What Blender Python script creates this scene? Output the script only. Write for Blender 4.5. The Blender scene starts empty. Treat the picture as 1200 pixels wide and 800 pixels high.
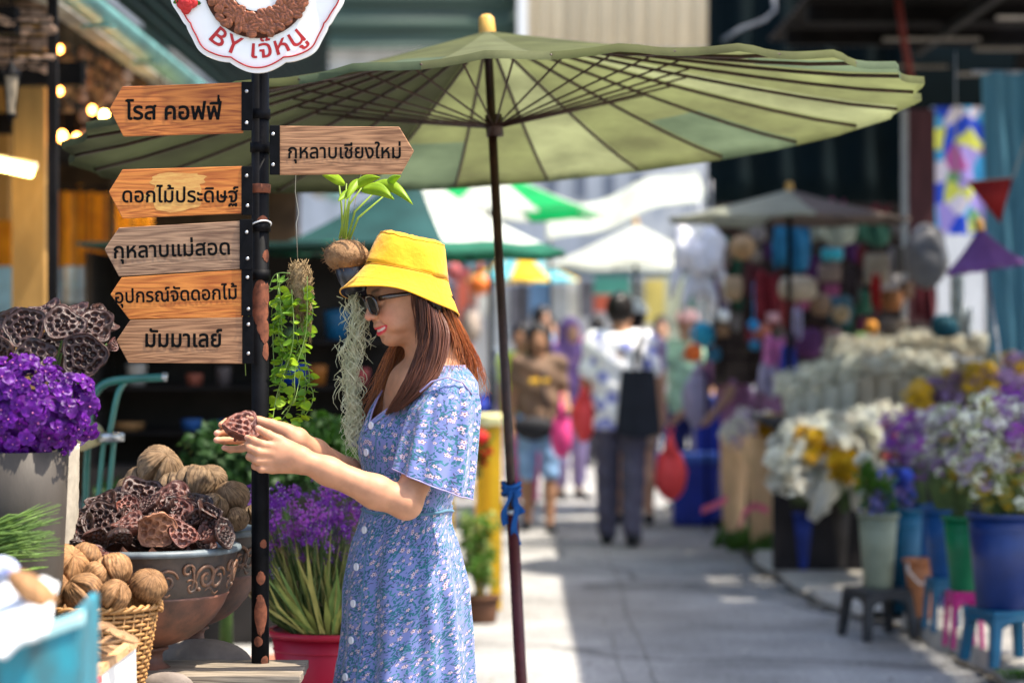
import bpy, math, random
import numpy as np
from mathutils import Vector as V, Matrix, Euler, noise as mnoise
R = math.radians; PI = math.pi; TAU = 2*PI
random.seed(7)
sc = bpy.context.scene
col = sc.collection

# ------------------------------------------------------------------ camera
F = 2833.0; H0 = 1.43; HY = 391.0
cam_d = bpy.data.cameras.new('camera'); cam = bpy.data.objects.new('camera', cam_d); col.objects.link(cam)
cam.location = (0, 0, H0); cam.rotation_euler = (R(90), 0, 0)
cam_d.sensor_width = 36; cam_d.lens = 36*F/1200; cam_d.shift_y = -9/1200
cam_d.clip_start = .1; cam_d.clip_end = 500
cam_d.dof.use_dof = True; cam_d.dof.focus_distance = 5.3; cam_d.dof.aperture_fstop = 2.5; cam_d.dof.aperture_blades = 8
sc.camera = cam

# ------------------------------------------------------------------ sky and sun
SUN_EL, SUN_AZ = 65.0, -12.0            # azimuth measured from +X towards +Y
sdir = V((math.cos(R(SUN_EL))*math.cos(R(SUN_AZ)), math.cos(R(SUN_EL))*math.sin(R(SUN_AZ)), math.sin(R(SUN_EL))))
w = bpy.data.worlds.new('World'); sc.world = w; w.use_nodes = True
wn = w.node_tree.nodes; wl = w.node_tree.links
sky = wn.new('ShaderNodeTexSky'); sky.sky_type = 'NISHITA'; sky.sun_disc = False
sky.sun_elevation = R(SUN_EL); sky.sun_rotation = math.atan2(sdir.x, sdir.y)
sky.air_density = 1.0; sky.dust_density = 2.5; sky.ozone_density = 1.0
wl.new(sky.outputs[0], wn['Background'].inputs[0]); wn['Background'].inputs[1].default_value = .15
sd = bpy.data.lights.new('sun', 'SUN'); sd.energy = 3.8; sd.angle = R(.53); sd.color = (1, .91, .77)
sun = bpy.data.objects.new('sun', sd); col.objects.link(sun)
sun.rotation_euler = sdir.to_track_quat('Z', 'Y').to_euler(); sun.location = (3, -2, 9)
sc.view_settings.view_transform = 'Standard'; sc.view_settings.look = 'None'
sc.view_settings.gamma = 1; sc.view_settings.exposure = 1.5
sc.render.engine = 'CYCLES'
sc.cycles.use_denoising = True
sc.cycles.max_bounces = 7; sc.cycles.diffuse_bounces = 4; sc.cycles.transparent_max_bounces = 8
sc.cycles.sample_clamp_indirect = 6
sc.cycles.caustics_reflective = False; sc.cycles.caustics_refractive = False

# ------------------------------------------------------------------ helpers
def P(x, y, d):
    return V(((x-600)*d/F, d, H0+(HY-y)*d/F))

def hexc(r, g, b):                      # sRGB 0..255 -> linear
    f = lambda c: (c/12.92 if c <= .04045 else ((c+.055)/1.055)**2.4)
    return (f(r/255), f(g/255), f(b/255))

MATS = {}
def mat(name, c, rough=.6, metal=0., var=.25, scale=8., bump=.15, bscale=60., trans=0., emit=0., spec=.28, c2=None,
        coat=0., stretch=None, dist=.003, alpha=1., tcol=None, vcol=False, sheen=0., objrand=0.):
    if name in MATS: return MATS[name]
    m = bpy.data.materials.new(name); m.use_nodes = True; MATS[name] = m
    nt = m.node_tree; n = nt.nodes; l = nt.links
    b = n['Principled BSDF']; out = n['Material Output']
    b.inputs['Roughness'].default_value = rough; b.inputs['Metallic'].default_value = metal
    b.inputs['Specular IOR Level'].default_value = spec
    b.inputs['Coat Weight'].default_value = coat
    if sheen: b.inputs['Sheen Weight'].default_value = sheen
    tc = n.new('ShaderNodeTexCoord'); src = tc.outputs['Object']
    if stretch:
        mp = n.new('ShaderNodeMapping'); mp.inputs['Scale'].default_value = stretch; l.new(src, mp.inputs[0]); src = mp.outputs[0]
    nz = n.new('ShaderNodeTexNoise'); nz.inputs['Scale'].default_value = scale; nz.inputs['Detail'].default_value = 6; nz.inputs['Roughness'].default_value = .6
    l.new(src, nz.inputs['Vector'])
    rp = n.new('ShaderNodeValToRGB'); l.new(nz.outputs[0], rp.inputs[0])
    if c2 is None:
        lo = tuple(max(0, x*(1-var)) for x in c); hi = tuple(min(1, x*(1+var)) for x in c)
    else: lo, hi = c2, c
    rp.color_ramp.elements[0].position = .34; rp.color_ramp.elements[1].position = .66
    rp.color_ramp.elements[0].color = (*lo, 1); rp.color_ramp.elements[1].color = (*hi, 1)
    colr = rp.outputs[0]
    if objrand:
        oi = n.new('ShaderNodeObjectInfo'); hs = n.new('ShaderNodeHueSaturation')
        mr = n.new('ShaderNodeMapRange'); mr.inputs[3].default_value = 1-objrand; mr.inputs[4].default_value = 1+objrand
        l.new(oi.outputs['Random'], mr.inputs[0]); l.new(mr.outputs[0], hs.inputs['Value']); l.new(colr, hs.inputs['Color']); colr = hs.outputs[0]
    if vcol:
        vc = n.new('ShaderNodeVertexColor'); vc.layer_name = 'Col'
        mx = n.new('ShaderNodeMix'); mx.data_type = 'RGBA'; mx.blend_type = 'MULTIPLY'; mx.inputs[0].default_value = 1
        l.new(colr, mx.inputs[6]); l.new(vc.outputs[0], mx.inputs[7]); colr = mx.outputs[2]
    l.new(colr, b.inputs['Base Color'])
    if bump:
        n2 = n.new('ShaderNodeTexNoise'); n2.inputs['Scale'].default_value = bscale; n2.inputs['Detail'].default_value = 5
        l.new(src, n2.inputs['Vector'])
        bp = n.new('ShaderNodeBump'); bp.inputs['Strength'].default_value = bump; bp.inputs['Distance'].default_value = dist
        l.new(n2.outputs[0], bp.inputs['Height']); l.new(bp.outputs[0], b.inputs['Normal'])
    if emit:
        l.new(colr, b.inputs['Emission Color']); b.inputs['Emission Strength'].default_value = emit
    if alpha < 1: b.inputs['Alpha'].default_value = alpha
    if trans:
        t = n.new('ShaderNodeBsdfTranslucent'); ms = n.new('ShaderNodeMixShader'); ms.inputs[0].default_value = trans
        if tcol: t.inputs[0].default_value = (*tcol, 1)
        else: l.new(colr, t.inputs[0])
        l.new(b.outputs[0], ms.inputs[1]); l.new(t.outputs[0], ms.inputs[2]); l.new(ms.outputs[0], out.inputs[0])
    return m

def setp(o, label=None, cat=None, group=None, kind=None):
    if label: o['label'] = label
    if cat: o['category'] = cat
    if group: o['group'] = group
    if kind: o['kind'] = kind
    return o

def empty(name, loc, label, cat, group=None, rz=0):
    o = bpy.data.objects.new(name, None); col.objects.link(o); o.location = loc; o.rotation_euler = (0, 0, rz)
    o.empty_display_size = .05
    return setp(o, label, cat, group)

def wloc(o):
    p = V((0, 0, 0))
    while o is not None: p += o.location; o = o.parent
    return p

def kids(o): return [c for c in o.children]
def copy_tree(o, parent=None):
    c = o.copy(); col.objects.link(c); c.parent = parent
    for ch in kids(o): copy_tree(ch, c)
    return c

def frame(d):
    d = V(d).normalized(); u = V((0, 0, 1)) if abs(d.z) < .95 else V((1, 0, 0))
    a = d.cross(u).normalized(); b = d.cross(a).normalized(); return a, b

class MB:
    def __init__(s): s.v = []; s.f = []; s.m = []; s.uv = {}; s.c = {}
    def add(s, vs, fs, mi=0, M=None, c=None):
        k = len(s.v)
        for q in vs: s.v.append(tuple(M @ V(q)) if M is not None else tuple(q))
        for q in fs: s.f.append([i+k for i in q]); s.m.append(mi)
        if c is not None:
            for i in range(k, len(s.v)): s.c[i] = c
        return k
    def box(s, c, size, M=None, mi=0, taper=1., col_=None):
        x, y, z = [q/2 for q in size]; t = taper
        vs = [(-x*t, -y*t, z), (x*t, -y*t, z), (x*t, y*t, z), (-x*t, y*t, z), (-x, -y, -z), (x, -y, -z), (x, y, -z), (-x, y, -z)]
        T = Matrix.Translation(V(c)) @ (M if M is not None else Matrix())
        return s.add(vs, [(0, 1, 2, 3), (7, 6, 5, 4), (0, 4, 5, 1), (1, 5, 6, 2), (2, 6, 7, 3), (3, 7, 4, 0)], mi, T, col_)
    def beam(s, a, b, w_, h, mi=0):
        a = V(a); b = V(b); d = b-a; x, y = frame(d); d.normalize()
        M = Matrix((x, y, d)).transposed().to_4x4(); 
        return s.box((a+b)/2, (w_, h, (V(b)-V(a)).length), M, mi)
    def tube(s, pts, r, n=8, mi=0, cap=True, flat=1., c=None, closed=False):
        pts = [V(q) for q in pts]; N = len(pts)
        rr = r if hasattr(r, '__len__') else [r]*N
        k = len(s.v); a = None
        for i, q in enumerate(pts):
            if closed: d = pts[(i+1) % N]-pts[i-1]
            else: d = pts[min(i+1, N-1)]-pts[max(i-1, 0)]
            if d.length < 1e-9: d = V((0, 0, 1))
            d.normalize()
            if a is None: a, b = frame(d)
            else:
                a = (a-d*a.dot(d))
                if a.length < 1e-6: a, b = frame(d)
                a.normalize(); b = d.cross(a)
            for j in range(n):
                t = TAU*j/n; s.v.append(tuple(q+(a*math.cos(t)+b*math.sin(t)*flat)*rr[i]))
                if c is not None: s.c[len(s.v)-1] = c
        for i in range(N if closed else N-1):
            for j in range(n):
                i2 = (i+1) % N
                s.f.append([k+i*n+j, k+i*n+(j+1) % n, k+i2*n+(j+1) % n, k+i2*n+j]); s.m.append(mi)
        if cap and not closed:
            s.f.append([k+j for j in range(n)][::-1]); s.m.append(mi)
            s.f.append([k+(N-1)*n+j for j in range(n)]); s.m.append(mi)
        return k
    def lathe(s, prof, n=32, M=None, mi=0, c=(0, 0, 0), fn=None):
        k = len(s.v); c = V(c)
        for r, z in prof:
            for j in range(n):
                t = TAU*j/n; q = V((r*math.cos(t), r*math.sin(t), z))
                if fn: q = fn(q, t)
                q = q + c
                s.v.append(tuple(M @ q) if M is not None else tuple(q))
        for i in range(len(prof)-1):
            for j in range(n):
                s.f.append([k+i*n+j, k+i*n+(j+1) % n, k+(i+1)*n+(j+1) % n, k+(i+1)*n+j]); s.m.append(mi)
        return k
    def sph(s, c, r, n=16, m=10, M=None, mi=0, fn=None):
        rr = r if hasattr(r, '__len__') else (r, r, r)
        vs = []; fs = []
        for i in range(m+1):
            ph = PI*i/m
            for j in range(n):
                t = TAU*j/n; q = V((rr[0]*math.sin(ph)*math.cos(t), rr[1]*math.sin(ph)*math.sin(t), rr[2]*math.cos(ph)))
                if fn: q = fn(q, ph, t)
                vs.append(q)
        for i in range(m):
            for j in range(n): fs.append((i*n+j, (i+1)*n+j, (i+1)*n+(j+1) % n, i*n+(j+1) % n))
        T = Matrix.Translation(V(c)) @ (M if M is not None else Matrix())
        return s.add(vs, fs, mi, T)
    def grid(s, fn, nu, nv, mi=0, uvf=None, closed=False):
        k = len(s.v)
        for i in range(nv+1):
            for j in range(nu+1):
                u = j/nu; v = i/nv; s.v.append(tuple(fn(u, v)))
                if uvf: s.uv[len(s.v)-1] = uvf(u, v)
        for i in range(nv):
            for j in range(nu):
                a = k+i*(nu+1)+j; s.f.append([a, a+1, a+nu+2, a+nu+1]); s.m.append(mi)
        return k
    def poly(s, pts, th, M=None, mi=0):          # prism of a polygon in xz, thickness along y
        n = len(pts); vs = [(x, -th/2, z) for x, z in pts]+[(x, th/2, z) for x, z in pts]
        fs = [tuple(range(n)), tuple(range(2*n-1, n-1, -1))]+[(i, i+n, (i+1) % n+n, (i+1) % n) for i in range(n)]
        return s.add(vs, fs, mi, M)
    def build(s, name, mats, parent=None, smooth=True, at=None, bevel=0., solid=0., sub=0, weld=False):
        me = bpy.data.meshes.new(name)
        vs = np.array(s.v, dtype=np.float64).reshape(-1, 3)
        if parent is not None: at = V((0, 0, 0)); off = wloc(parent)
        else:
            if at is None:
                lo = vs.min(0); hi = vs.max(0); at = V(((lo[0]+hi[0])/2, (lo[1]+hi[1])/2, lo[2]))
            off = V(at)
        vs = vs-np.array(off)
        me.from_pydata([tuple(q) for q in vs], [], s.f)
        if not isinstance(mats, (list, tuple)): mats = [mats]
        for m in mats: me.materials.append(m)
        if len(mats) > 1: me.polygons.foreach_set('material_index', s.m)
        if smooth: me.polygons.foreach_set('use_smooth', [True]*len(me.polygons))
        if s.uv:
            ul = me.uv_layers.new(name='UVMap'); li = np.zeros(len(me.loops), dtype=np.int32); me.loops.foreach_get('vertex_index', li)
            arr = np.zeros((len(s.v), 2)); 
            for i, q in s.uv.items(): arr[i] = q
            ul.data.foreach_set('uv', arr[li].ravel())
        if s.c:
            ca = me.color_attributes.new('Col', 'FLOAT_COLOR', 'POINT'); arr = np.ones((len(s.v), 4))
            for i, q in s.c.items(): arr[i, :3] = q
            ca.data.foreach_set('color', arr.ravel())
        me.validate(); me.update()
        o = bpy.data.objects.new(name, me); col.objects.link(o); o.location = at; o.parent = parent
        if weld: o.modifiers.new('weld', 'WELD')
        if solid: mo = o.modifiers.new('solid', 'SOLIDIFY'); mo.thickness = solid; mo.offset = 0
        if bevel: mo = o.modifiers.new('bevel', 'BEVEL'); mo.width = bevel; mo.segments = 2; mo.limit_method = 'ANGLE'
        if sub: mo = o.modifiers.new('sub', 'SUBSURF'); mo.levels = sub; mo.render_levels = sub
        return o

def N3(x, y, z, s=1.): return mnoise.noise(V((x*s, y*s, z*s)))
def rnd(a, b): return random.uniform(a, b)

# ---- signed distance meshing (surface nets on sparse blocks)
def cap(a, b, r1, r2=None): return ('c', np.array(a, float), np.array(b, float), r1, r1 if r2 is None else r2)
def ell(c, r, M=None): return ('e', np.array(c, float), np.array(r, float), None if M is None else np.array(M.to_3x3().transposed(), float))
def sd_prim(p, q):
    if q[0] == 'c':
        a, b, r1, r2 = q[1:]; ab = b-a; L = float(ab @ ab)+1e-12
        t = np.clip(((p-a) @ ab)/L, 0, 1); return np.linalg.norm(p-a-t[:, None]*ab, axis=1)-(r1+(r2-r1)*t)
    c, r, M = q[1:]; x = p-c
    if M is not None: x = x @ M.T
    k0 = np.linalg.norm(x/r, axis=1); k1 = np.linalg.norm(x/(r*r), axis=1)+1e-9
    return k0*(k0-1)/k1
def smin(a, b, k):
    if k <= 0: return np.minimum(a, b)
    h = np.clip(.5+.5*(b-a)/k, 0, 1); return b+(a-b)*h-k*h*(1-h)
def smax(a, b, k): return -smin(-a, -b, k)
def field(prims, k0=.01):
    """prims: list of (prim, k[, sign]); sign -1 carves"""
    def f(p):
        d = None
        for it in prims:
            q = it[0]; k = it[1] if len(it) > 1 else k0; s = it[2] if len(it) > 2 else 1
            e = sd_prim(p, q)
            if s < 0: d = smax(d, -e, k)
            else: d = e if d is None else smin(d, e, k)
        return d
    return f
def sdf_mesh(f, lo, hi, h, B=8):
    lo = np.array(lo, float); hi = np.array(hi, float); Hb = h*B
    nb = np.ceil((hi-lo)/Hb).astype(int)
    g = np.stack(np.meshgrid(*[np.arange(n) for n in nb], indexing='ij'), -1).reshape(-1, 3)
    cen = lo+(g+.5)*Hb; d = np.concatenate([f(cen[i:i+200000]) for i in range(0, len(cen), 200000)])
    g = g[np.abs(d) < Hb*1.35]
    ax = np.arange(B+1); loc = np.stack(np.meshgrid(ax, ax, ax, indexing='ij'), -1).reshape(-1, 3)
    n = B+1
    vals = np.empty((len(g), n**3), np.float32)
    for i in range(0, len(g), 400):
        idx = g[i:i+400, None, :]*B+loc[None]
        vals[i:i+400] = f((lo+idx.reshape(-1, 3)*h)).reshape(-1, n**3)
    vals = vals.reshape(-1, n, n, n)
    ins = vals < 0
    c = ins[:, :-1, :-1, :-1].astype(np.int8)
    for dx in (0, 1):
        for dy in (0, 1):
            for dz in (0, 1):
                if dx+dy+dz: c = c+ins[:, dx:dx+B, dy:dy+B, dz:dz+B]
    act = (c > 0) & (c < 8)
    bi, cx, cy, cz = np.nonzero(act)
    acc = np.zeros((len(bi), 3)); cnt = np.zeros(len(bi))
    corners = [(a, b, e) for a in (0, 1) for b in (0, 1) for e in (0, 1)]
    for a in corners:
        for ax_ in range(3):
            if a[ax_]: continue
            b = list(a); b[ax_] = 1
            va = vals[bi, cx+a[0], cy+a[1], cz+a[2]]; vb = vals[bi, cx+b[0], cy+b[1], cz+b[2]]
            s = (va < 0) != (vb < 0); t = np.where(s, va/np.where(s, va-vb, 1), 0)
            q = np.array(a, float)[None].repeat(len(bi), 0); q[:, ax_] += t
            acc += q*s[:, None]; cnt += s
    gc = g[bi]*B+np.stack([cx, cy, cz], 1)
    verts = lo+(gc+acc/np.maximum(cnt, 1)[:, None])*h
    S = nb*B+4
    key = lambda q: (q[:, 0].astype(np.int64)*S[1]+q[:, 1])*S[2]+q[:, 2]
    kk = key(gc); order = np.argsort(kk); ks = kk[order]
    faces = []
    for ax_ in range(3):
        o = [0, 0, 0]; o[ax_] = 1
        va = ins[:, :-1, :-1, :-1]; vb = ins[:, o[0]:o[0]+B, o[1]:o[1]+B, o[2]:o[2]+B]
        e = np.nonzero(va != vb); base = g[e[0]]*B+np.stack(e[1:], 1); sgn = va[e]
        u = (ax_+1) % 3; v = (ax_+2) % 3
        qs = []
        ok = np.ones(len(base), bool)
        for du, dv in ((0, 0), (-1, 0), (-1, -1), (0, -1)):
            q = base.copy(); q[:, u] += du; q[:, v] += dv
            kq = key(q); i = np.clip(np.searchsorted(ks, kq), 0, len(ks)-1); ok &= ks[i] == kq; qs.append(order[i])
        fq = np.stack(qs, 1); fq[~sgn] = fq[~sgn][:, ::-1]
        faces.append(fq[ok])
    return verts, np.concatenate(faces)
def np_obj(name, verts, faces, m, parent=None, color=None, at=None):
    me = bpy.data.meshes.new(name)
    if parent is not None: off = wloc(parent); at = V((0, 0, 0))
    else:
        if at is None:
            lo = verts.min(0); hi = verts.max(0); at = V(((lo[0]+hi[0])/2, (lo[1]+hi[1])/2, lo[2]))
        off = at
    v = verts-np.array(off)
    me.vertices.add(len(v)); me.vertices.foreach_set('co', v.ravel())
    me.loops.add(faces.size); me.loops.foreach_set('vertex_index', faces.astype(np.int32).ravel())
    me.polygons.add(len(faces)); me.polygons.foreach_set('loop_start', np.arange(len(faces), dtype=np.int32)*4)
    me.polygons.foreach_set('loop_total', np.full(len(faces), 4, np.int32))
    me.polygons.foreach_set('use_smooth', np.ones(len(faces), bool))
    me.materials.append(m)
    if color is not None:
        ca = me.color_attributes.new('Col', 'FLOAT_COLOR', 'POINT'); ca.data.foreach_set('color', np.concatenate([color, np.ones((len(v), 1))], 1).ravel())
    me.update(calc_edges=True); me.validate()
    o = bpy.data.objects.new(name, me); col.objects.link(o); o.parent = parent; o.location = at
    return o

def text_shape(txt, off):
    """glyph outlines in em units -> filled, evenly thickened polygons (marching squares on a distance field)"""
    cu = bpy.data.curves.new('t', 'FONT'); cu.body = txt; cu.size = 1; cu.resolution_u = 3; cu.fill_mode = 'NONE'
    o = bpy.data.objects.new('t', cu); col.objects.link(o); bpy.context.view_layer.update()
    me = bpy.data.meshes.new_from_object(o.evaluated_get(bpy.context.evaluated_depsgraph_get()))
    co = np.array([(q.co.x, q.co.y) for q in me.vertices], np.float32); ed = np.array([tuple(e.vertices) for e in me.edges])
    bpy.data.objects.remove(o); bpy.data.curves.remove(cu); bpy.data.meshes.remove(me)
    # orient the edges along their loops
    nxt = {}
    for a, b in ed: nxt.setdefault(a, []).append(b); nxt.setdefault(b, []).append(a)
    seen = set(); A = []; B = []
    for st in range(len(co)):
        if st in seen or st not in nxt: continue
        cur = st; prev = None; loop = [st]; seen.add(st)
        while True:
            c = [q for q in nxt[cur] if q != prev]
            if st + 1 < len(co) and cur == st: c = sorted(nxt[cur])      # follow the order in which the curve was made
            q = c[0]
            if q == st or q in seen: break
            loop.append(q); seen.add(q); prev, cur = cur, q
        A += loop; B += loop[1:]+[st]
    a = co[A]; b = co[B]
    lo = co.min(0)-.05; hi = co.max(0)+.05; h = .018
    nx, ny = np.ceil((hi-lo)/h).astype(int)+1
    X, Y = np.meshgrid(lo[0]+np.arange(nx)*h, lo[1]+np.arange(ny)*h, indexing='ij'); p = np.stack([X.ravel(), Y.ravel()], 1).astype(np.float32)
    D = np.empty(len(p))
    ab = b-a; L = (ab**2).sum(1)+1e-12
    for i in range(0, len(p), 2000):
        q = p[i:i+2000, None]-a[None]; t = np.clip((q*ab).sum(2)/L, 0, 1)
        r = q-t[..., None]*ab; d = np.sqrt((r**2).sum(2).min(1))
        cr = ab[None, :, 0]*q[..., 1]-ab[None, :, 1]*q[..., 0]
        up = (a[None, :, 1] <= p[i:i+2000, None, 1]) & (b[None, :, 1] > p[i:i+2000, None, 1]) & (cr > 0)
        dn = (a[None, :, 1] > p[i:i+2000, None, 1]) & (b[None, :, 1] <= p[i:i+2000, None, 1]) & (cr < 0)
        wn_ = up.sum(1)-dn.sum(1); D[i:i+2000] = np.where(wn_ != 0, -d, d)
    D = (D-off).reshape(nx, ny)
    vs = []; fs = []; vid = {}
    def vert(k, x, y):
        if k not in vid: vid[k] = len(vs); vs.append((x, y))
        return vid[k]
    ins = D < 0
    cells = np.argwhere(ins[:-1, :-1] | ins[1:, :-1] | ins[1:, 1:] | ins[:-1, 1:])
    for i, j in cells:
        cs = [(i, j), (i+1, j), (i+1, j+1), (i, j+1)]; poly = []
        for q in range(4):
            c0 = cs[q]; c1 = cs[(q+1) % 4]; d0 = D[c0]; d1 = D[c1]
            if d0 < 0: poly.append(vert(c0, lo[0]+c0[0]*h, lo[1]+c0[1]*h))
            if (d0 < 0) != (d1 < 0):
                t = d0/(d0-d1); k = (min(c0, c1), max(c0, c1))
                poly.append(vert(k, lo[0]+(c0[0]+(c1[0]-c0[0])*t)*h, lo[1]+(c0[1]+(c1[1]-c0[1])*t)*h))
        if len(poly) >= 3: fs.append(tuple(poly))
    return np.array(vs), fs

def text_obj(txt, size, mtl, parent, M, off=.0, width=None, name='lettering', warp=None):
    """flat lettering centred on M's origin in its xz plane; width fixes the overall width in metres"""
    v, fs = text_shape(txt, off)
    w0 = v[:, 0].max()-v[:, 0].min(); mid = (v[:, 0].max()+v[:, 0].min())/2
    kx = width/w0 if width else size
    mb = MB(); vs = [V(((x-mid)*kx, 0, (y-.3)*size)) for x, y in v]
    if warp: vs = [warp(q) for q in vs]
    mb.add(vs, fs, 0, M)
    return mb.build(name, mtl, parent, smooth=False)
# ------------------------------------------------------------------ materials
M_road = mat('road concrete', (.335, .33, .32), .85, scale=1.6, var=.16, bump=.5, bscale=70, dist=.004)
M_kerb = mat('kerb concrete', (.46, .43, .38), .85, scale=5, var=.3, bump=.6, bscale=50, dist=.006)
M_ground = mat('packed ground', (.2, .19, .17), .95, scale=2, var=.3, bump=.6)
M_dark = mat('dark painted wood', (.007, .006, .006), .8, spec=.12, scale=6, var=.5)
M_dkgreen = mat('dark green tarpaulin', (.012, .045, .035), .6, scale=3, var=.5, trans=.12)
M_blackm = mat('black painted steel', (.0022, .0022, .003), .6, metal=.0, spec=.10, scale=30, var=.6, bump=.25, bscale=120, dist=.0006)
M_rust = mat('rust primer', (.22, .07, .035), .85, c2=(.09, .03, .016), scale=60, bump=.5, bscale=200, dist=.0006)
M_steel = mat('zinc steel', (.5, .5, .5), .35, metal=.9, scale=40, var=.3)
M_black = mat('black paint lettering', (.003, .003, .003), .7, bump=0, spec=.08)
M_white = mat('white enamel', (.8, .8, .77), .35, var=.04, bump=0)
M_red = mat('red enamel', (.42, .02, .02), .4, var=.1, bump=0)
M_brown = mat('coffee brown', (.16, .05, .02), .5, var=.4, scale=50)
M_leafd = mat('dark leaf', (.03, .09, .015), .5, c2=(.015, .04, .01), trans=.3, scale=30, bump=0)
M_leaf = mat('green leaf', (.10, .24, .02), .45, c2=(.05, .14, .015), trans=.4, scale=25, bump=0)
M_leafy = mat('yellow green leaf', (.42, .60, .03), .4, c2=(.26, .44, .03), trans=.55, scale=20, bump=0)
M_stem = mat('green stem', (.09, .16, .03), .5, c2=(.05, .10, .025), trans=.2, scale=20, bump=0)

# ------------------------------------------------------------------ ground, road, kerb
b = MB(); b.box((0, 20, -.25), (90, 130, .2)); setp(b.build('ground', M_ground, smooth=False), kind='structure')
def road_fn(u, v):
    x = -6+8.1*u; y = 1+29*v
    return (x, y, .012*N3(x, y, 0, .35)+.006*N3(x, y, 3, 2.2))
b = MB(); b.grid(road_fn, 90, 220)
def crack(px, amp=.05):
    return px
ro = setp(b.build('road', M_road, at=(0, 0, 0)), kind='structure')
nt = M_road.node_tree; n = nt.nodes; l = nt.links      # large stains, hairline cracks and grit of the worn concrete
bs = n['Principled BSDF']; old = bs.inputs['Base Color'].links[0].from_socket
tc = n.new('ShaderNodeTexCoord'); vo = n.new('ShaderNodeTexVoronoi'); vo.feature = 'DISTANCE_TO_EDGE'; vo.inputs['Scale'].default_value = .55
ns = n.new('ShaderNodeTexNoise'); ns.inputs['Scale'].default_value = 1.3; ns.inputs['Detail'].default_value = 8
mixv = n.new('ShaderNodeMix'); mixv.data_type = 'VECTOR'; mixv.inputs[0].default_value = .35
l.new(tc.outputs['Object'], mixv.inputs[4]); l.new(ns.outputs['Color'], mixv.inputs[5]); l.new(tc.outputs['Object'], ns.inputs['Vector']); l.new(mixv.outputs[1], vo.inputs['Vector'])
mr = n.new('ShaderNodeMapRange'); mr.inputs[1].default_value = 0; mr.inputs[2].default_value = .012; mr.inputs[3].default_value = .45; mr.inputs[4].default_value = 1
l.new(vo.outputs[0], mr.inputs[0])
n3 = n.new('ShaderNodeTexNoise'); n3.inputs['Scale'].default_value = .9; n3.inputs['Detail'].default_value = 7; l.new(tc.outputs['Object'], n3.inputs['Vector'])
mr2 = n.new('ShaderNodeMapRange'); mr2.inputs[1].default_value = .35; mr2.inputs[2].default_value = .7; mr2.inputs[3].default_value = .58; mr2.inputs[4].default_value = 1.18; l.new(n3.outputs[0], mr2.inputs[0])
n4 = n.new('ShaderNodeTexNoise'); n4.inputs['Scale'].default_value = 45; n4.inputs['Detail'].default_value = 3; l.new(tc.outputs['Object'], n4.inputs['Vector'])
mr3 = n.new('ShaderNodeMapRange'); mr3.inputs[1].default_value = .3; mr3.inputs[2].default_value = .7; mr3.inputs[3].default_value = .62; mr3.inputs[4].default_value = 1.3; l.new(n4.outputs[0], mr3.inputs[0])
cur = old
for s_ in (mr, mr2, mr3):
    mx = n.new('ShaderNodeMix'); mx.data_type = 'RGBA'; mx.blend_type = 'MULTIPLY'; mx.inputs[0].default_value = 1
    l.new(cur, mx.inputs[6]); l.new(s_.outputs[0], mx.inputs[7]); cur = mx.outputs[2]
l.new(cur, bs.inputs['Base Color'])
for pts in ([(.60, 9.3), (.585, 10.1), (.60, 11.0), (.58, 12.2), (.62, 13.6), (.61, 15.5)], [(.47, 9.4), (.46, 10.6), (.47, 11.5)], [(1.2, 12.6), (1.5, 12.9)]):
    b = MB(); q = []
    for (x0_, y0_), (x1_, y1_) in zip(pts, pts[1:]):
        for i in range(24): t = i/24; q.append((x0_+(x1_-x0_)*t, y0_+(y1_-y0_)*t))
    for i, (x, y) in enumerate(q):
        x += .012*N3(x, y, 7, 5)+.008*N3(x, y, 1, 22); w_ = .0015+.004*abs(N3(x, y, 4, 9)); z = .012*N3(x, y, 0, .35)+.006*N3(x, y, 3, 2.2)+.005; b.v += [(x-w_, y, z), (x+w_, y+w_*.6, z)]
    for i in range(len(q)-1): b.f.append([2*i, 2*i+1, 2*i+3, 2*i+2]); b.m.append(0)
    setp(b.build('road_crack', mat('crack fill', (.16, .15, .13), .95)), kind='structure')
b = MB(); rl = random.Random(31)
for i in range(130):
    y = 9.2+13*rl.random()**1.5; x = rl.uniform(-.3, 1.6); z = .016+.012*N3(x, y, 0, .35)+.006*N3(x, y, 3, 2.2); a = rl.uniform(0, TAU); s = rl.uniform(.006, .022); c_, d_ = math.cos(a)*s, math.sin(a)*s
    b.add([(x-c_, y-d_, z), (x+d_*.5, y-c_*.5, z+.004), (x+c_, y+d_, z+.002), (x-d_*.5, y+c_*.5, z+.006)], [(0, 1, 2, 3)], mi=i % 3)
setp(b.build('litter', [mat('pale litter', (.55, .53, .48), .8), mat('leaf litter', (.12, .14, .05), .8), mat('dirt crumb', (.10, .08, .06), .9)], smooth=False), 'fallen petals and scraps scattered over the lane', 'litter', kind='stuff')
# kerb: broken raised slabs of concrete
b = MB()
edge = [(2.12, 4), (2.06, 8), (2.02, 9.6), (1.96, 10.8), (1.9, 11.7)]
far = [(1.74, 12.1), (1.62, 12.9), (1.55, 14), (1.5, 15), (1.62, 16.5), (1.75, 19), (1.8, 30)]
def slab(b, pts, h):
    n_ = len(pts); k = len(b.v)
    for x, y in pts:
        b.v += [(x-.04, y, -.05), (x, y, h-.015), (x+.025, y, h), (7, y, h+.01)]
    for i in range(n_-1):
        for j in range(3): b.f.append([k+4*i+j, k+4*i+j+1, k+4*i+j+5, k+4*i+j+4]); b.m.append(0)
def fine(pts, st=.12):
    out = []
    for (x0, y0), (x1, y1) in zip(pts, pts[1:]):
        n_ = max(1, int((y1-y0)/st))
        for i in range(n_): t = i/n_; x = x0+(x1-x0)*t; y = y0+(y1-y0)*t; out.append((x+.03*N3(x, y, 1, 2.5)+.012*N3(x, y, 5, 9), y))
    return out+[pts[-1]]
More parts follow.
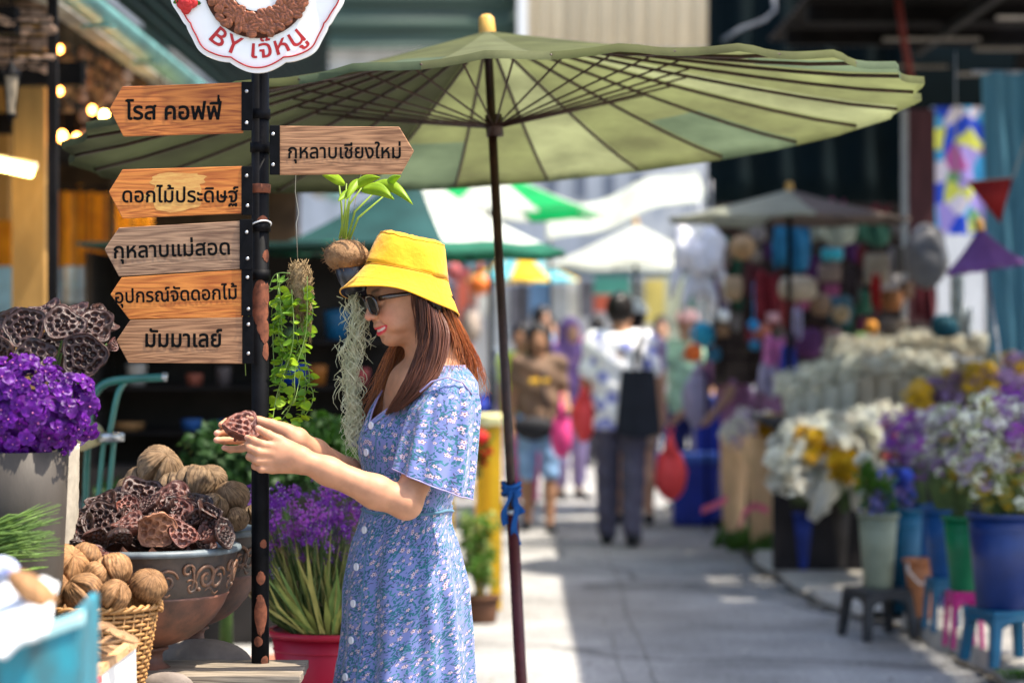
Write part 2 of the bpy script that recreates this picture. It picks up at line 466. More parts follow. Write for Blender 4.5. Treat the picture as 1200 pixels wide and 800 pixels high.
slab(b, fine(edge), .11); setp(b.build('kerb', M_kerb, at=(0, 0, 0), smooth=False), kind='structure')
b = MB(); slab(b, fine(far), .045); setp(b.build('pavement', M_kerb, at=(0, 0, 0), smooth=False), kind='structure')

b = MB(); ys_ = np.linspace(7.5, 18, 160); k = 0
for y in ys_:
    x = float(np.interp(y, [4, 8, 9.6, 10.8, 11.7, 12.1, 12.9, 14, 15, 16.5, 19], [2.12, 2.06, 2.02, 1.96, 1.9, 1.74, 1.62, 1.55, 1.5, 1.62, 1.75])); w_ = .05+.06*N3(y, 0, 0, 1.7)+.04*N3(y, 3, 0, 6)
    for q in (0, .5, 1): b.v.append((x+.05-(w_+.05)*q, y, .018-.003*q+.012*N3(x, y, 0, .35)+.006*N3(x, y, 3, 2.2)))
for i in range(len(ys_)-1):
    for j in (0, 1): b.f.append([3*i+j, 3*i+j+1, 3*i+j+4, 3*i+j+3]); b.m.append(0)
setp(b.build('gutter_dirt', mat('dark gutter dirt', (.11, .095, .075), .95, c2=(.045, .04, .03), scale=14, bump=.8, bscale=60, dist=.006)), kind='structure')
# ------------------------------------------------------------------ wooden sign post
M_woodA = None
def wood(name, c, c2, g=1.):
    m = bpy.data.materials.new(name); m.use_nodes = True; n = m.node_tree.nodes; l = m.node_tree.links; b = n['Principled BSDF']
    tc = n.new('ShaderNodeTexCoord'); mp = n.new('ShaderNodeMapping'); mp.inputs['Scale'].default_value = (.8, 8, 12*g); l.new(tc.outputs['Object'], mp.inputs[0])
    ns = n.new('ShaderNodeTexNoise'); ns.inputs['Scale'].default_value = 2.2; ns.inputs['Detail'].default_value = 3; ns.inputs['Distortion'].default_value = .5; l.new(mp.outputs[0], ns.inputs['Vector'])
    mu = n.new('ShaderNodeMath'); mu.operation = 'MULTIPLY'; mu.inputs[1].default_value = 9; l.new(ns.outputs[0], mu.inputs[0])
    fr = n.new('ShaderNodeMath'); fr.operation = 'PINGPONG'; fr.inputs[1].default_value = .5; l.new(mu.outputs[0], fr.inputs[0])
    mp2 = n.new('ShaderNodeMapping'); mp2.inputs['Scale'].default_value = (12, 60, 260); l.new(tc.outputs['Object'], mp2.inputs[0])
    n2 = n.new('ShaderNodeTexNoise'); n2.inputs['Scale'].default_value = 1.; n2.inputs['Detail'].default_value = 5; l.new(mp2.outputs[0], n2.inputs['Vector'])
    ad = n.new('ShaderNodeMath'); ad.operation = 'ADD'; l.new(fr.outputs[0], ad.inputs[0]); l.new(n2.outputs[0], ad.inputs[1])
    rp = n.new('ShaderNodeValToRGB'); l.new(ad.outputs[0], rp.inputs[0])
    rp.color_ramp.elements[0].position = .35; rp.color_ramp.elements[1].position = 1.05; rp.color_ramp.elements[0].color = (*c2, 1); rp.color_ramp.elements[1].color = (*c, 1)
    l.new(rp.outputs[0], b.inputs['Base Color']); b.inputs['Roughness'].default_value = .55; b.inputs['Specular IOR Level'].default_value = .3
    bp = n.new('ShaderNodeBump'); bp.inputs['Strength'].default_value = .4; bp.inputs['Distance'].default_value = .0012; l.new(ad.outputs[0], bp.inputs['Height']); l.new(bp.outputs[0], b.inputs['Normal'])
    return m
W_or = wood('varnished board', (.50, .165, .035), (.20, .045, .010)); W_or2 = wood('bright varnished board', (.60, .21, .04), (.30, .07, .012))
W_gr = wood('weathered board', (.42, .215, .105), (.15, .065, .03), 1.3); W_gr2 = wood('greyed board', (.36, .215, .125), (.12, .06, .035), 1.2)
W_patch = mat('stripped paint', (.62, .36, .10), .7, c2=(.5, .22, .06), scale=40, stretch=(1, 1, 6), bump=.1)
DP = 5.32; PX = (305-600)*DP/F
sp = empty('signpost', (PX, DP, 0), 'black steel post carrying wooden Thai arrow boards and a round white coffee sign', 'signpost')
b = MB(); b.tube([(PX, DP, .0), (PX, DP, 2.07)], .0195, 20); b.build('post', M_blackm, sp)
for zc in (134, 173, 266, 322): 
    b = MB(); z = P(0, zc, DP).z; b.lathe([(.0195, -.011), (.0225, -.011), (.0225, .011), (.0195, .011)], 20, c=(PX, DP, z)); b.build('collar', M_blackm, sp)
b = MB(); b.lathe([(.0197, -.010), (.0228, -.009), (.0228, .009), (.0197, .010)], 20, c=(PX, DP, P(0, 221, DP).z)); o = b.build('collar', M_rust, sp); o['label'] = 'rusty brown collar'
pts = [V((PX+.0235*math.cos(t), DP+.0235*math.sin(t), P(0, 262, DP).z+.006*math.sin(t*1.5))) for t in np.linspace(0, TAU*1.6, 40)]
b = MB(); b.tube(pts, .0018, 6); b.build('cable_tie', M_white, sp)
# worn patches of red primer showing through the black paint (thin shells of their own hugging the tube)
k = 0
def rust_patch(yc, hh, a0, a1, seed):
    b = MB(); z0 = P(0, yc, DP).z; nn = 18; rows = 14
    for i in range(rows+1):
        v = i/rows*2-1
        wdt = math.sqrt(max(0, 1-v*v))*(1+.3*N3(v*3, seed, 0, 1)); 
        for j in range(nn+1):
            u = j/nn*2-1; a = (a0+a1)/2+(a1-a0)/2*u*wdt
            rr_ = .0199
            b.v.append((PX+rr_*math.cos(a), DP+rr_*math.sin(a), z0+v*hh*(1+.25*N3(u*2, seed, 2, 1.5))))
    for i in range(rows):
        for j in range(nn): q = i*(nn+1)+j; b.f.append([q, q+1, q+nn+2, q+nn+1]); b.m.append(0)
    b.build('rust_patch', M_rust, sp)
for i, (yc, hpx, a0, a1) in enumerate([(700, 5, -1.9, -1.1), (676, 8, -1.9, -.9), (720, 24, -2.1, -.7), (750, 6, -2.2, -1.2), (774, 7, -1.4, -.4), (636, 5, -1.5, -.7),
                                       (355, 26, -2.6, -.3), (388, 14, -1.5, -.2), (345, 12, -1., -.1), (262, 9, -1.8, -.5), (300, 7, -1.2, -.2), (412, 10, -1.2, -.3), (372, 24, -1.9, -.8)]):
    rust_patch(yc, hpx*DP/F, a0, a1, i*3.7)

def board(pts_px, m, txt, tx, ty, tw, th, d=DP-.022, lean=0, marks=None, label=None, patch=None, bold=.012, slope=0):
    """pts in px: outline; text centre, width, em height in px"""
    s = d/F; cx = sum(p[0] for p in pts_px)/len(pts_px); cy = sum(p[1] for p in pts_px)/len(pts_px)
    c = P(cx, cy, d)
    e = MB(); M = Matrix.Translation(c)
    e.poly([((x-cx)*s, (cy-y)*s) for x, y in reversed(pts_px)], .016, M)
    o = e.build('board', m, sp, smooth=False, bevel=.0016)
    # shift origin to the board so that the grain differs
    o.data.transform(Matrix.Translation(-(c-wloc(sp)))); o.location = c-wloc(sp)
    if label: o['label'] = label
    t = P(tx, ty, d); Mt = Matrix.Translation((t.x, d-.0092, t.z)) @ Matrix.Rotation(R(slope), 4, 'Y')
    text_obj(txt, th*s, M_black, o, Mt, off=bold+.010, width=tw*s)
    if patch:
        pb = MB()
        for q, (x0, y0, x1, y1) in enumerate(patch):
            nn = 26; k0 = len(pb.v)
            ring = []
            for a in range(nn):
                t_ = TAU*a/nn; r_ = 1+.28*N3(math.cos(t_)*2+q*3, math.sin(t_)*2, q, 1.3)
                sx_ = math.copysign(abs(math.cos(t_))**.6, math.cos(t_)); sy_ = math.copysign(abs(math.sin(t_))**.6, math.sin(t_))
                x = (x0+x1)/2+(x1-x0)/2*sx_*r_; y = (y0+y1)/2+(y1-y0)/2*sy_*r_
                ring.append(P(x, y, d)-V((0, .0083+.0001*q, 0)))
            pb.add(ring, [tuple(range(nn))])
        pb.build('stripped_patch', W_patch, o, smooth=False)
    return o
def bracket(x0, x1, y0, y1, bolts, d=DP-.030):
    s = d/F; c = P((x0+x1)/2, (y0+y1)/2, d)
    e = MB(); e.box(c, ((x1-x0)*s, .004, (y1-y0)*s)); o = e.build('bracket', M_blackm, sp, smooth=False, bevel=.001)
    for bx, by in bolts:
        e = MB(); q = P(bx, by, d-.003); e.sph(q, (.0042, .003, .0042), 10, 6); e.build('bolt', M_steel, o)
o_ = board([(129, 128), (144, 102), (284, 97), (285, 156), (145, 160)], W_or, 'โรส คอฟฟี่', 204, 132, 113, 28, label='orange varnished arrow board reading rose coffee in Thai')
b = MB(); q = P(256.5, 115, DP-.022); b.add([q+V((-.0022, -.0093, -.0075)), q+V((.0022, -.0093, -.0075)), q+V((.0026, -.0093, .006)), q+V((-.0018, -.0093, .006))], [(0, 1, 2, 3)]); b.build('tone_mark', M_black, o_, smooth=False)
board([(327, 148), (331, 148), (468, 149), (485, 177), (470, 204), (327, 205)], W_gr, 'กุหลาบเชียงใหม่', 404, 179, 132, 23, label='weathered arrow board pointing to the far side', bold=.006)
board([(128, 225), (144, 199), (285, 195), (286, 250), (144, 256)], W_or2, 'ดอกไม้ประดิษฐ์', 212, 230, 136, 24, patch=[(176, 203, 240, 218), (180, 212, 236, 250), (170, 226, 215, 238)], label='orange arrow board with a pale stripped patch', bold=.008)
board([(123, 292), (140, 267), (282, 259), (285, 315), (140, 324)], W_gr2, 'กุหลาบแม่สอด', 202, 293, 136, 25, label='grey brown arrow board', slope=-2, bold=.008)
board([(130, 345), (143, 325), (284, 316), (284, 372), (152, 374)], W_or2, 'อุปกรณ์จัดดอกไม้', 207, 346, 143, 22, label='orange arrow board', slope=-2, bold=.008)
board([(137, 399), (153, 375), (287, 371), (287, 426), (151, 425)], W_gr, 'มัมมาเลย์', 216, 398, 90, 27, label='lowest weathered arrow board', bold=.012)
bracket(283, 296, 96, 153, [(289, 107), (289, 144)]); bracket(316, 328, 147, 205, [(320, 157), (320, 193)], DP-.033)
bracket(283, 296, 195, 252, [(289, 206), (290, 241)], DP-.030); bracket(281, 296, 257, 316, [(289, 272), (290, 303)], DP-.032)
bracket(283, 296, 316, 370, [(290, 325), (291, 362)], DP-.031); bracket(284, 297, 371, 426, [(291, 380), (291, 414)], DP-.030)
# round scalloped sign (its top is cut by the frame): centre about (301,-16), radius 101 px
dS = DP-.03; s_ = dS/F; cS = P(302, -17, dS)
def scal(r, amp, n=9, m=180, ph=0.): return [((r+amp*abs(math.cos(n*(t+ph)/2))**1.0-amp*.4*abs(math.sin(n*(t+ph)))**2)*math.cos(t)*s_, (r+amp*abs(math.cos(n*(t+ph)/2)))*math.sin(t)*s_) for t in [TAU*i/m for i in range(m)]]
sg = MB(); sg.poly(scal(96, 7, ph=PI/2), .014, Matrix.Translation(cS)); so = sg.build('round_board', M_white, sp, smooth=False)
tb = MB()
for r0 in (91,):
    tb.tube([cS+V((x, -.0095, z)) for x, z in scal(90, 7, ph=PI/2)], .0055, 4, closed=True, flat=.3)
tb.build('red_border', M_red, so)
tb = MB(); tb.lathe([(.117*.5, 0), (.117, 0), (.117, .002), (.058, .002)], 48, M=Matrix.Translation((cS.x, cS.y-.0105, cS.z)) @ Matrix.Rotation(R(90), 4, 'X'))
ring = tb.build('coffee_ring', mat('coffee ring print', (.045, .012, .005), .5, bump=0), so)
Mb = mat('coffee bean', (.28, .085, .03), .35, c2=(.10, .03, .012), scale=90, bump=.2, coat=.3)
bm = MB(); bm.sph((0, 0, 0), (.0125, .0095, .004), 14, 8, fn=lambda q, ph, t: q-V((0, 0, 0)) if abs(q.y) > .0016 else V((q.x, q.y, q.z*.55)))
rs = random.Random(3); first = None
for i in range(150):
    a = rs.uniform(PI*1.0, TAU); r_ = rs.uniform(.064, .110)
    if first is None:
        first = bm.build('coffee_bean', Mb, at=(0, 0, 0)); c = first
    else: c = first.copy(); col.objects.link(c)
    c.parent = ring
    c.location = V((cS.x+r_*math.cos(a), cS.y-.014-rs.random()*.002, cS.z+r_*math.sin(a)))-wloc(ring); c.rotation_euler = (R(90)+rs.uniform(-.3, .3), rs.uniform(0, TAU), rs.uniform(-.2, .2)); c.rotation_euler = Euler((R(90), 0, 0)).to_matrix().to_4x4().to_euler()
    c.rotation_euler = (Matrix.Rotation(rs.uniform(0, TAU), 3, 'Y') @ Matrix.Rotation(R(90), 3, 'X')).to_euler()
    c.scale = (1, 1, 1)
rose = MB()
for i in range(16):
    a = i*2.4; r_ = .0018*i**.75
    rose.sph(P(219, 3, dS-.012)+V((r_*math.cos(a), -.006+.0003*i, r_*math.sin(a))), (.0075+.0004*i, .003, .006+.0004*i), 8, 5, Matrix.Rotation(a, 4, 'Y'))
rose.build('rose_emblem', M_red, so)
lf = MB()
for x, y, a in ((208, 1, 2.6), (212, 8, 3.6), (230, 3, .3)):
    lf.sph(P(x, y, dS-.010), (.011, .0015, .005), 8, 4, Matrix.Rotation(a, 4, 'Y'))
lf.build('leaf_emblem', M_leaf, so)
# curved lettering on the lower rim
Rt = 76.5*s_
def warp(q):
    a = -PI/2+q.x/Rt; r_ = Rt+.000-q.z
    return V((r_*math.cos(a), 0, r_*math.sin(a)))
text_obj('BY เจ๊หนู', 30*s_, M_red, so, Matrix.Translation((cS.x, cS.y-.0085, cS.z)), off=.010, width=112*s_, warp=warp)
# ------------------------------------------------------------------ foreground: display table, bowls, pods, nuts
def proto_mesh(mb, name, mats, **k):
    o = mb.build(name, mats, at=(0, 0, 0), **k); me = o.data; mods = len(o.modifiers); bpy.data.objects.remove(o); return me
def inst(me, name, loc, rot=(0, 0, 0), s=1., parent=None, mats=None):
    o = bpy.data.objects.new(name, me); col.objects.link(o); o.parent = parent
    o.matrix_local = Matrix.LocRotScale(V(loc)-(wloc(parent) if parent else V((0, 0, 0))), rot if not isinstance(rot, tuple) else Euler(rot), V((s, s, s)) if not hasattr(s, '__len__') else V(s))
    return o
def face_to(nrm, spin=0.):
    q = V(nrm).normalized().to_track_quat('Z', 'Y'); return (q.to_matrix() @ Matrix.Rotation(spin, 3, 'Z')).to_quaternion()

# dried lotus seed pod: honeycomb face, curling rim, wrinkled cone
def pod_mesh(seed, holes=19, curl=.1, dark=1., asp=1.):
    rs = random.Random(seed); ctr = []
    n1 = {19: (1, 6, 12), 14: (4, 10), 24: (2, 8, 14)}[holes]
    for q, m in enumerate(n1):
        r = [.0, .38, .74][q] if m == 1 or len(n1) == 3 else [.30, .70][q]
        if len(n1) == 3 and q == 0 and m > 1: r = .13
        for i in range(m): a = TAU*i/m+q*.4+rs.uniform(-.1, .1); ctr.append((r*math.cos(a)*(1+rs.uniform(-.05, .05)), r*math.sin(a)))
    C = np.array(ctr); hr = .165 if holes == 19 else (.19 if holes == 14 else .14)
    mb = MB(); NR = 26; NA = 72
    ph = rs.uniform(0, 9)
    def warp(x, y, z, r, a):
        wob = 1+.07*math.sin(3*a+ph)+.05*math.sin(5*a+ph*2)
        z2 = z+curl*r*r*(math.sin(2*a+ph)*.8+.4*math.sin(3*a+1.3*ph))
        return (x*wob*asp, y*wob, z2)
    for i in range(NR+1):
        r = i/NR
        for j in range(NA):
            a = TAU*j/NA; x = r*math.cos(a); y = r*math.sin(a)
            d = np.sqrt(((C-(x, y))**2).sum(1)); dm = d.min()
            t = min(1, max(0, (hr-dm)/.055)); t = t*t*(3-2*t)
            rim = max(0, 1-abs(dm-hr-.02)/.04)
            z = -.17*t+.035*rim+.02*N3(x, y, seed, 5)
            if r > .93: z += .05*(r-.93)/.07
            mb.v.append(warp(x, y, z, r, a)); mb.c[len(mb.v)-1] = (1, 1, 1)
    for i in range(NR):
        for j in range(NA): mb.f.append([i*NA+j, (i+1)*NA+j, (i+1)*NA+(j+1) % NA, i*NA+(j+1) % NA]); mb.m.append(0)
    k = len(mb.v); prof = [(1.0, .05), (1.04, -.02), (1.0, -.12), (.86, -.32), (.66, -.52), (.42, -.68), (.2, -.78), (.1, -.88), (.07, -1.05)]
    for q, (r, z) in enumerate(prof):
        for j in range(NA):
            a = TAU*j/NA; wr = 1+.045*math.sin(14*a+ph)*min(1, q/3)*(r > .15)+.05*N3(math.cos(a)*2, math.sin(a)*2, z*3+seed, 2)
            x, y, zz = warp(r*wr*math.cos(a), r*wr*math.sin(a), z, min(r, 1), a); mb.v.append((x, y, zz))
    for q in range(len(prof)-1):
        for j in range(NA): mb.f.append([k+q*NA+j, k+(q+1)*NA+j, k+(q+1)*NA+(j+1) % NA, k+q*NA+(j+1) % NA]); mb.m.append(0)
    for j in range(NA): mb.f.append([NR*NA+j, k+j, k+(j+1) % NA, NR*NA+(j+1) % NA]); mb.m.append(0)
    return mb
M_pod = mat('dried lotus pod', (.060, .022, .015), .5, c2=(.014, .005, .004), scale=1.6, bump=.6, bscale=9, dist=.002, spec=.45, objrand=.35)
M_podr = mat('reddish dried pod', (.16, .048, .030), .5, c2=(.035, .010, .008), scale=1.6, bump=.6, bscale=9, dist=.002, spec=.45, objrand=.3)
M_podt = mat('tan dried pod', (.34, .16, .09), .6, c2=(.13, .05, .03), scale=1.6, bump=.6, bscale=9, dist=.002, objrand=.2)
PODS = [proto_mesh(pod_mesh(i, [19, 14, 24, 19, 24, 14][i], [.12, .2, .06, .26, .16, .3][i], asp=[1, .85, 1, .8, .92, 1][i]), 'lotus_pod', M_pod) for i in range(6)]
PODSr = [p.copy() for p in PODS]; [p.materials.__setitem__(0, M_podr) for p in PODSr]
PODSt = [p.copy() for p in PODS]; [p.materials.__setitem__(0, M_podt) for p in PODSt]

# fibrous round nuts with a split seam
def nut_mesh(seed, crack=True, el=1.0, n=176, m=48):
    rs = random.Random(seed); ph = rs.uniform(0, 9); fr = rs.choice([26, 30, 34])
    mb = MB()
    def fn(q, p_, t):
        x, y, z = q; r = 1.; s = math.sin(p_)
        g = .013*math.sin(fr*(t+.12*math.sin(3*p_+ph)+.1*N3(s*3, p_*2, ph, 1)))*s**.6
        g += .07*N3(x, y, z+seed, 1.6)+.02*N3(x, y, z+seed, 6)
        if crack:
            dt = abs((t-2.0+PI) % TAU-PI); wv = .06+.06*s; dd = dt+.06*abs(N3(p_*3, seed, 0, 1)); g -= .26*math.exp(-(dd/wv)**2)*s
            g += .06*math.exp(-((dt-.30)/.14)**2)*s
        g -= .06*math.exp(-(p_/.25)**2)
        return q*(1+g)
    mb.sph((0, 0, 0), (1, 1, el), n, m, fn=fn)
    return mb
def nut_mat(name, c, c2):
    m = mat(name, c, .7, c2=c2, scale=2.4, bump=0, objrand=.25)
    n = m.node_tree.nodes; l = m.node_tree.links
    tc = n.new('ShaderNodeTexCoord'); sx = n.new('ShaderNodeSeparateXYZ'); l.new(tc.outputs['Object'], sx.inputs[0])
    at = n.new('ShaderNodeMath'); at.operation = 'ARCTAN2'; l.new(sx.outputs[1], at.inputs[0]); l.new(sx.outputs[0], at.inputs[1])
    cb = n.new('ShaderNodeCombineXYZ'); l.new(at.outputs[0], cb.inputs[0]); l.new(sx.outputs[2], cb.inputs[1])
    mp = n.new('ShaderNodeMapping'); mp.inputs['Scale'].default_value = (9, 1.5, 1); l.new(cb.outputs[0], mp.inputs[0])
    ns = n.new('ShaderNodeTexNoise'); ns.inputs['Scale'].default_value = 1.; ns.inputs['Detail'].default_value = 5; ns.inputs['Distortion'].default_value = .6; l.new(mp.outputs[0], ns.inputs['Vector'])
    bp = n.new('ShaderNodeBump'); bp.inputs['Strength'].default_value = .9; bp.inputs['Distance'].default_value = .0014; l.new(ns.outputs[0], bp.inputs['Height']); l.new(bp.outputs[0], n['Principled BSDF'].inputs['Normal'])
    mr = n.new('ShaderNodeMapRange'); mr.inputs[1].default_value = .35; mr.inputs[2].default_value = .62; mr.inputs[3].default_value = .45; mr.inputs[4].default_value = 1.12; l.new(ns.outputs[0], mr.inputs[0])
    mx = n.new('ShaderNodeMix'); mx.data_type = 'RGBA'; mx.blend_type = 'MULTIPLY'; mx.inputs[0].default_value = 1
    old = n['Principled BSDF'].inputs['Base Color'].links[0].from_socket; l.new(old, mx.inputs[6]); l.new(mr.outputs[0], mx.inputs[7]); l.new(mx.outputs[2], n['Principled BSDF'].inputs['Base Color'])
    return m
M_nut = nut_mat('fibrous nut', (.24, .155, .085), (.12, .07, .035)); M_nutw = nut_mat('warm fibrous nut', (.38, .20, .085), (.20, .095, .035))
NUT = [proto_mesh(nut_mesh(i, i != 3, [1.0, .88, 1.12, .95][i]), 'nut', M_nut) for i in range(4)]
NUTw = [p.copy() for p in NUT]; [p.materials.__setitem__(0, M_nutw) for p in NUTw]
rs = random.Random(11)
def nut(px, py, rpx, d, label, grp, warm=False, v=0, rot=None, spin=2.2, el=1.):
    rpx *= 1.1; o = inst((NUTw if warm else NUT)[v], 'nut', P(px, py, d), Euler((rs.uniform(-.5, .5), rs.uniform(-.9, .9), (-3.57 if v != 3 else spin)+rs.uniform(-.6, .6))) if rot is None else Euler(rot), (rpx*d/F*el, rpx*d/F, rpx*d/F*.94))
    return setp(o, label, 'nut', grp)
def pod(px, py, rpx, d, nrm, label, grp, v=0, m='d', spin=0):
    rpx *= .84 if grp == GP else 1; o = inst({'d': PODS, 'r': PODSr, 't': PODSt}[m][v], 'lotus_pod', P(px, py, d), face_to(nrm, spin), rpx*d/F)
    return setp(o, label, 'seed pod', grp)

# table
M_tab = wood('greyed table wood', (.30, .25, .19), (.10, .08, .06)); M_tabd = mat('dark table cloth', (.03, .028, .025), .9)
t_ = empty('display_table', (-.85, 5.0, 0), 'low weathered table carrying the pedestal bowls and the basket', 'table')
x0, x1 = -1.55, -.62
for i in range(6):
    b = MB(); y = 4.42+i*.205; b.box(((x0+x1)/2, y, .672), (x1-x0, .199, .026)); b.build('plank', M_tab, t_, smooth=False, bevel=.003)
for x in (x0+.05, x1-.05):
    for y in (4.4, 5.4): b = MB(); b.box((x, y, .3295), (.05, .05, .659)); b.build('leg', M_tab, t_, smooth=False, bevel=.003)
bz = empty('wooden_box', (-.63, 5.22, 0), 'weathered grey wooden crate top beside the signpost', 'crate')
for i, (ya, yb) in enumerate([(5.115, 5.2), (5.205, 5.29), (5.295, 5.37)]):
    b = MB(); xr = (352-600)*ya/F+.006*i; b.box(((-.81+xr)/2, (ya+yb)/2, .698), (xr+.81, yb-ya-.002, .018)); b.build('plank', M_tab, bz, smooth=False, bevel=.002)
b = MB(); b.box((-.635, 5.25, .67), (.33, .22, .037)); b.box((-.635, 5.25, .325), (.28, .2, .65)); b.build('side', M_tabd, bz, smooth=False)

# pedestal bowls
M_terra = mat('antiqued terracotta', (.21, .085, .052), .6, c2=(.06, .032, .024), scale=11, bump=.5, bscale=150, dist=.0008, spec=.4)
M_band = mat('dark bronze glaze', (.060, .038, .026), .55, c2=(.022, .017, .014), scale=30, bump=.3, spec=.5)
M_rim = mat('blue grey rim paint', (.12, .15, .165), .5, c2=(.07, .085, .095), scale=30, bump=.4, bscale=200, dist=.0006, spec=.5)
M_scroll = mat('rubbed copper relief', (.20, .095, .05), .45, c2=(.06, .045, .038), scale=70, bump=.2)
def scroll_pts(cx, cz, r, turns, start, sgn):
    out = []
    for i in range(26):
        t = i/25; a = start+sgn*t*turns*TAU; q = r*(1-.72*t); out.append((cx+q*math.cos(a), cz+q*math.sin(a)))
    return out
def bowl(c, Rr, Hh, label):
    """c: centre of the foot on the table; Rr rim radius; Hh rim height"""
    e = empty('pedestal_bowl', c, label, 'bowl'); cx, cy, cz = c
    def L(prof, name, m, n=64):
        b = MB(); b.lathe([(r*Rr, z*Hh) for r, z in prof], n, c=c); return b.build(name, m, e)
    L([(1.0, .965), (1.035, .972), (1.042, .99), (1.03, 1.012), (.985, 1.02), (.95, 1.012), (.93, .99), (.92, .95)], 'rim', M_rim)
    L([(1.0, .966), (.985, .93), (.975, .90), (.955, .80), (.925, .70), (.895, .655)], 'band', M_band)
    L([(.895, .655), (.905, .645), (.89, .63), (.84, .55), (.75, .46), (.62, .37), (.47, .30), (.30, .255), (.2, .24)], 'body', M_terra)
    L([(.92, .95), (.89, .8), (.8, .62), (.6, .45), (.3, .33), (.001, .32)], 'inner_wall', M_terra, 32)
    L([(.2, .24), (.235, .232), (.24, .215), (.19, .2), (.17, .17), (.18, .12), (.26, .075), (.33, .06), (.36, .03), (.36, 0), (.0, 0)], 'foot', M_terra, 48)
    # scrolls in relief
    first = None
    nrep = 9
    for q in range(nrep):
        a0 = TAU*q/nrep
        mb = MB()
        def put(pts, r=.0032):
            out = []
            for u, v in pts:         # u along the band (m), v height 0..1 of the band
                z = .67+.26*v; rr = (.895+.09*min(1, (z-.655)/.24))*Rr+.0006
                a = u/Rr; out.append(V((rr*math.cos(a), rr*math.sin(a), z*Hh)))
            mb.tube(out, [r*(.7+.5*math.sin(PI*i/(len(out)-1))) for i in range(len(out))], 6)
        w = TAU*Rr/nrep; hB = .26*Hh
        f = lambda pts: [(x, z/hB) for x, z in pts]
        put(f(scroll_pts(w*.13, hB*.75, hB*.22, 1.1, -.5, 1)))
        put(f([(w*.2+.25*w*math.sin(t*PI)*.2, hB*(.85-.75*t)) for t in np.linspace(0, 1, 12)]))
        put(f(scroll_pts(w*.22, hB*.27, hB*.24, 1.1, 2.4, -1)))
        put(f(scroll_pts(w*.50, hB*.52, hB*.40, 1.35, 3.4, -1)), .0042)
        put(f(scroll_pts(w*.78, hB*.46, hB*.36, 1.3, .2, 1)), .004)
        put(f([(w*(.5+.35*t), hB*(.12+.10*math.sin(t*6))) for t in np.linspace(0, 1, 12)]), .003)
        for u, v in ((.36, .2), (.64, .45), (.68, .75), (.93, .8), (.5, .5)): mb.sph(V(((.93*Rr+.002)*math.cos(w*u/Rr), (.93*Rr+.002)*math.sin(w*u/Rr), (.67+.26*v)*Hh)), .005, 8, 5)
        if first is None:
            first = mb.build('scroll', M_scroll, at=(0, 0, 0)); o = first
        else: o = first.copy(); col.objects.link(o)
        o.parent = e; o.location = (0, 0, 0); o.rotation_euler = (0, 0, a0+.35)
    return e
TZ = .686
B1 = P(172, 0, 5.25); B1 = V((B1.x, 5.25, TZ)); b1 = bowl(B1, .197, P(0, 640, 5.25).z-TZ, 'dark pedestal bowl in front, heaped with dried lotus pods')
B2 = V((P(224, 0, 5.6).x, 5.6, TZ)); b2 = bowl(B2, .172, P(0, 620, 5.6).z-TZ, 'second pedestal bowl behind the first, filled with round ribbed nuts')
# domed stone bases below the bowls
M_stone = mat('grey brown clay', (.20, .165, .14), .8, scale=14, bump=.5, bscale=90)
for (x, d, y, r, lab) in ((236, 5.45, 828, 60, 'round grey clay dome lying under the rear bowl'), (196, 5.12, 862, 32, 'round grey clay dome at the foot of the front bowl')):
    b = MB(); c = P(x, y, d); c.z = TZ; b.sph(c, (r*d/F, r*d/F*.4, r*.5*d/F), 40, 20); 
    setp(b.build('clay_dome', M_stone), lab, 'clay dome')

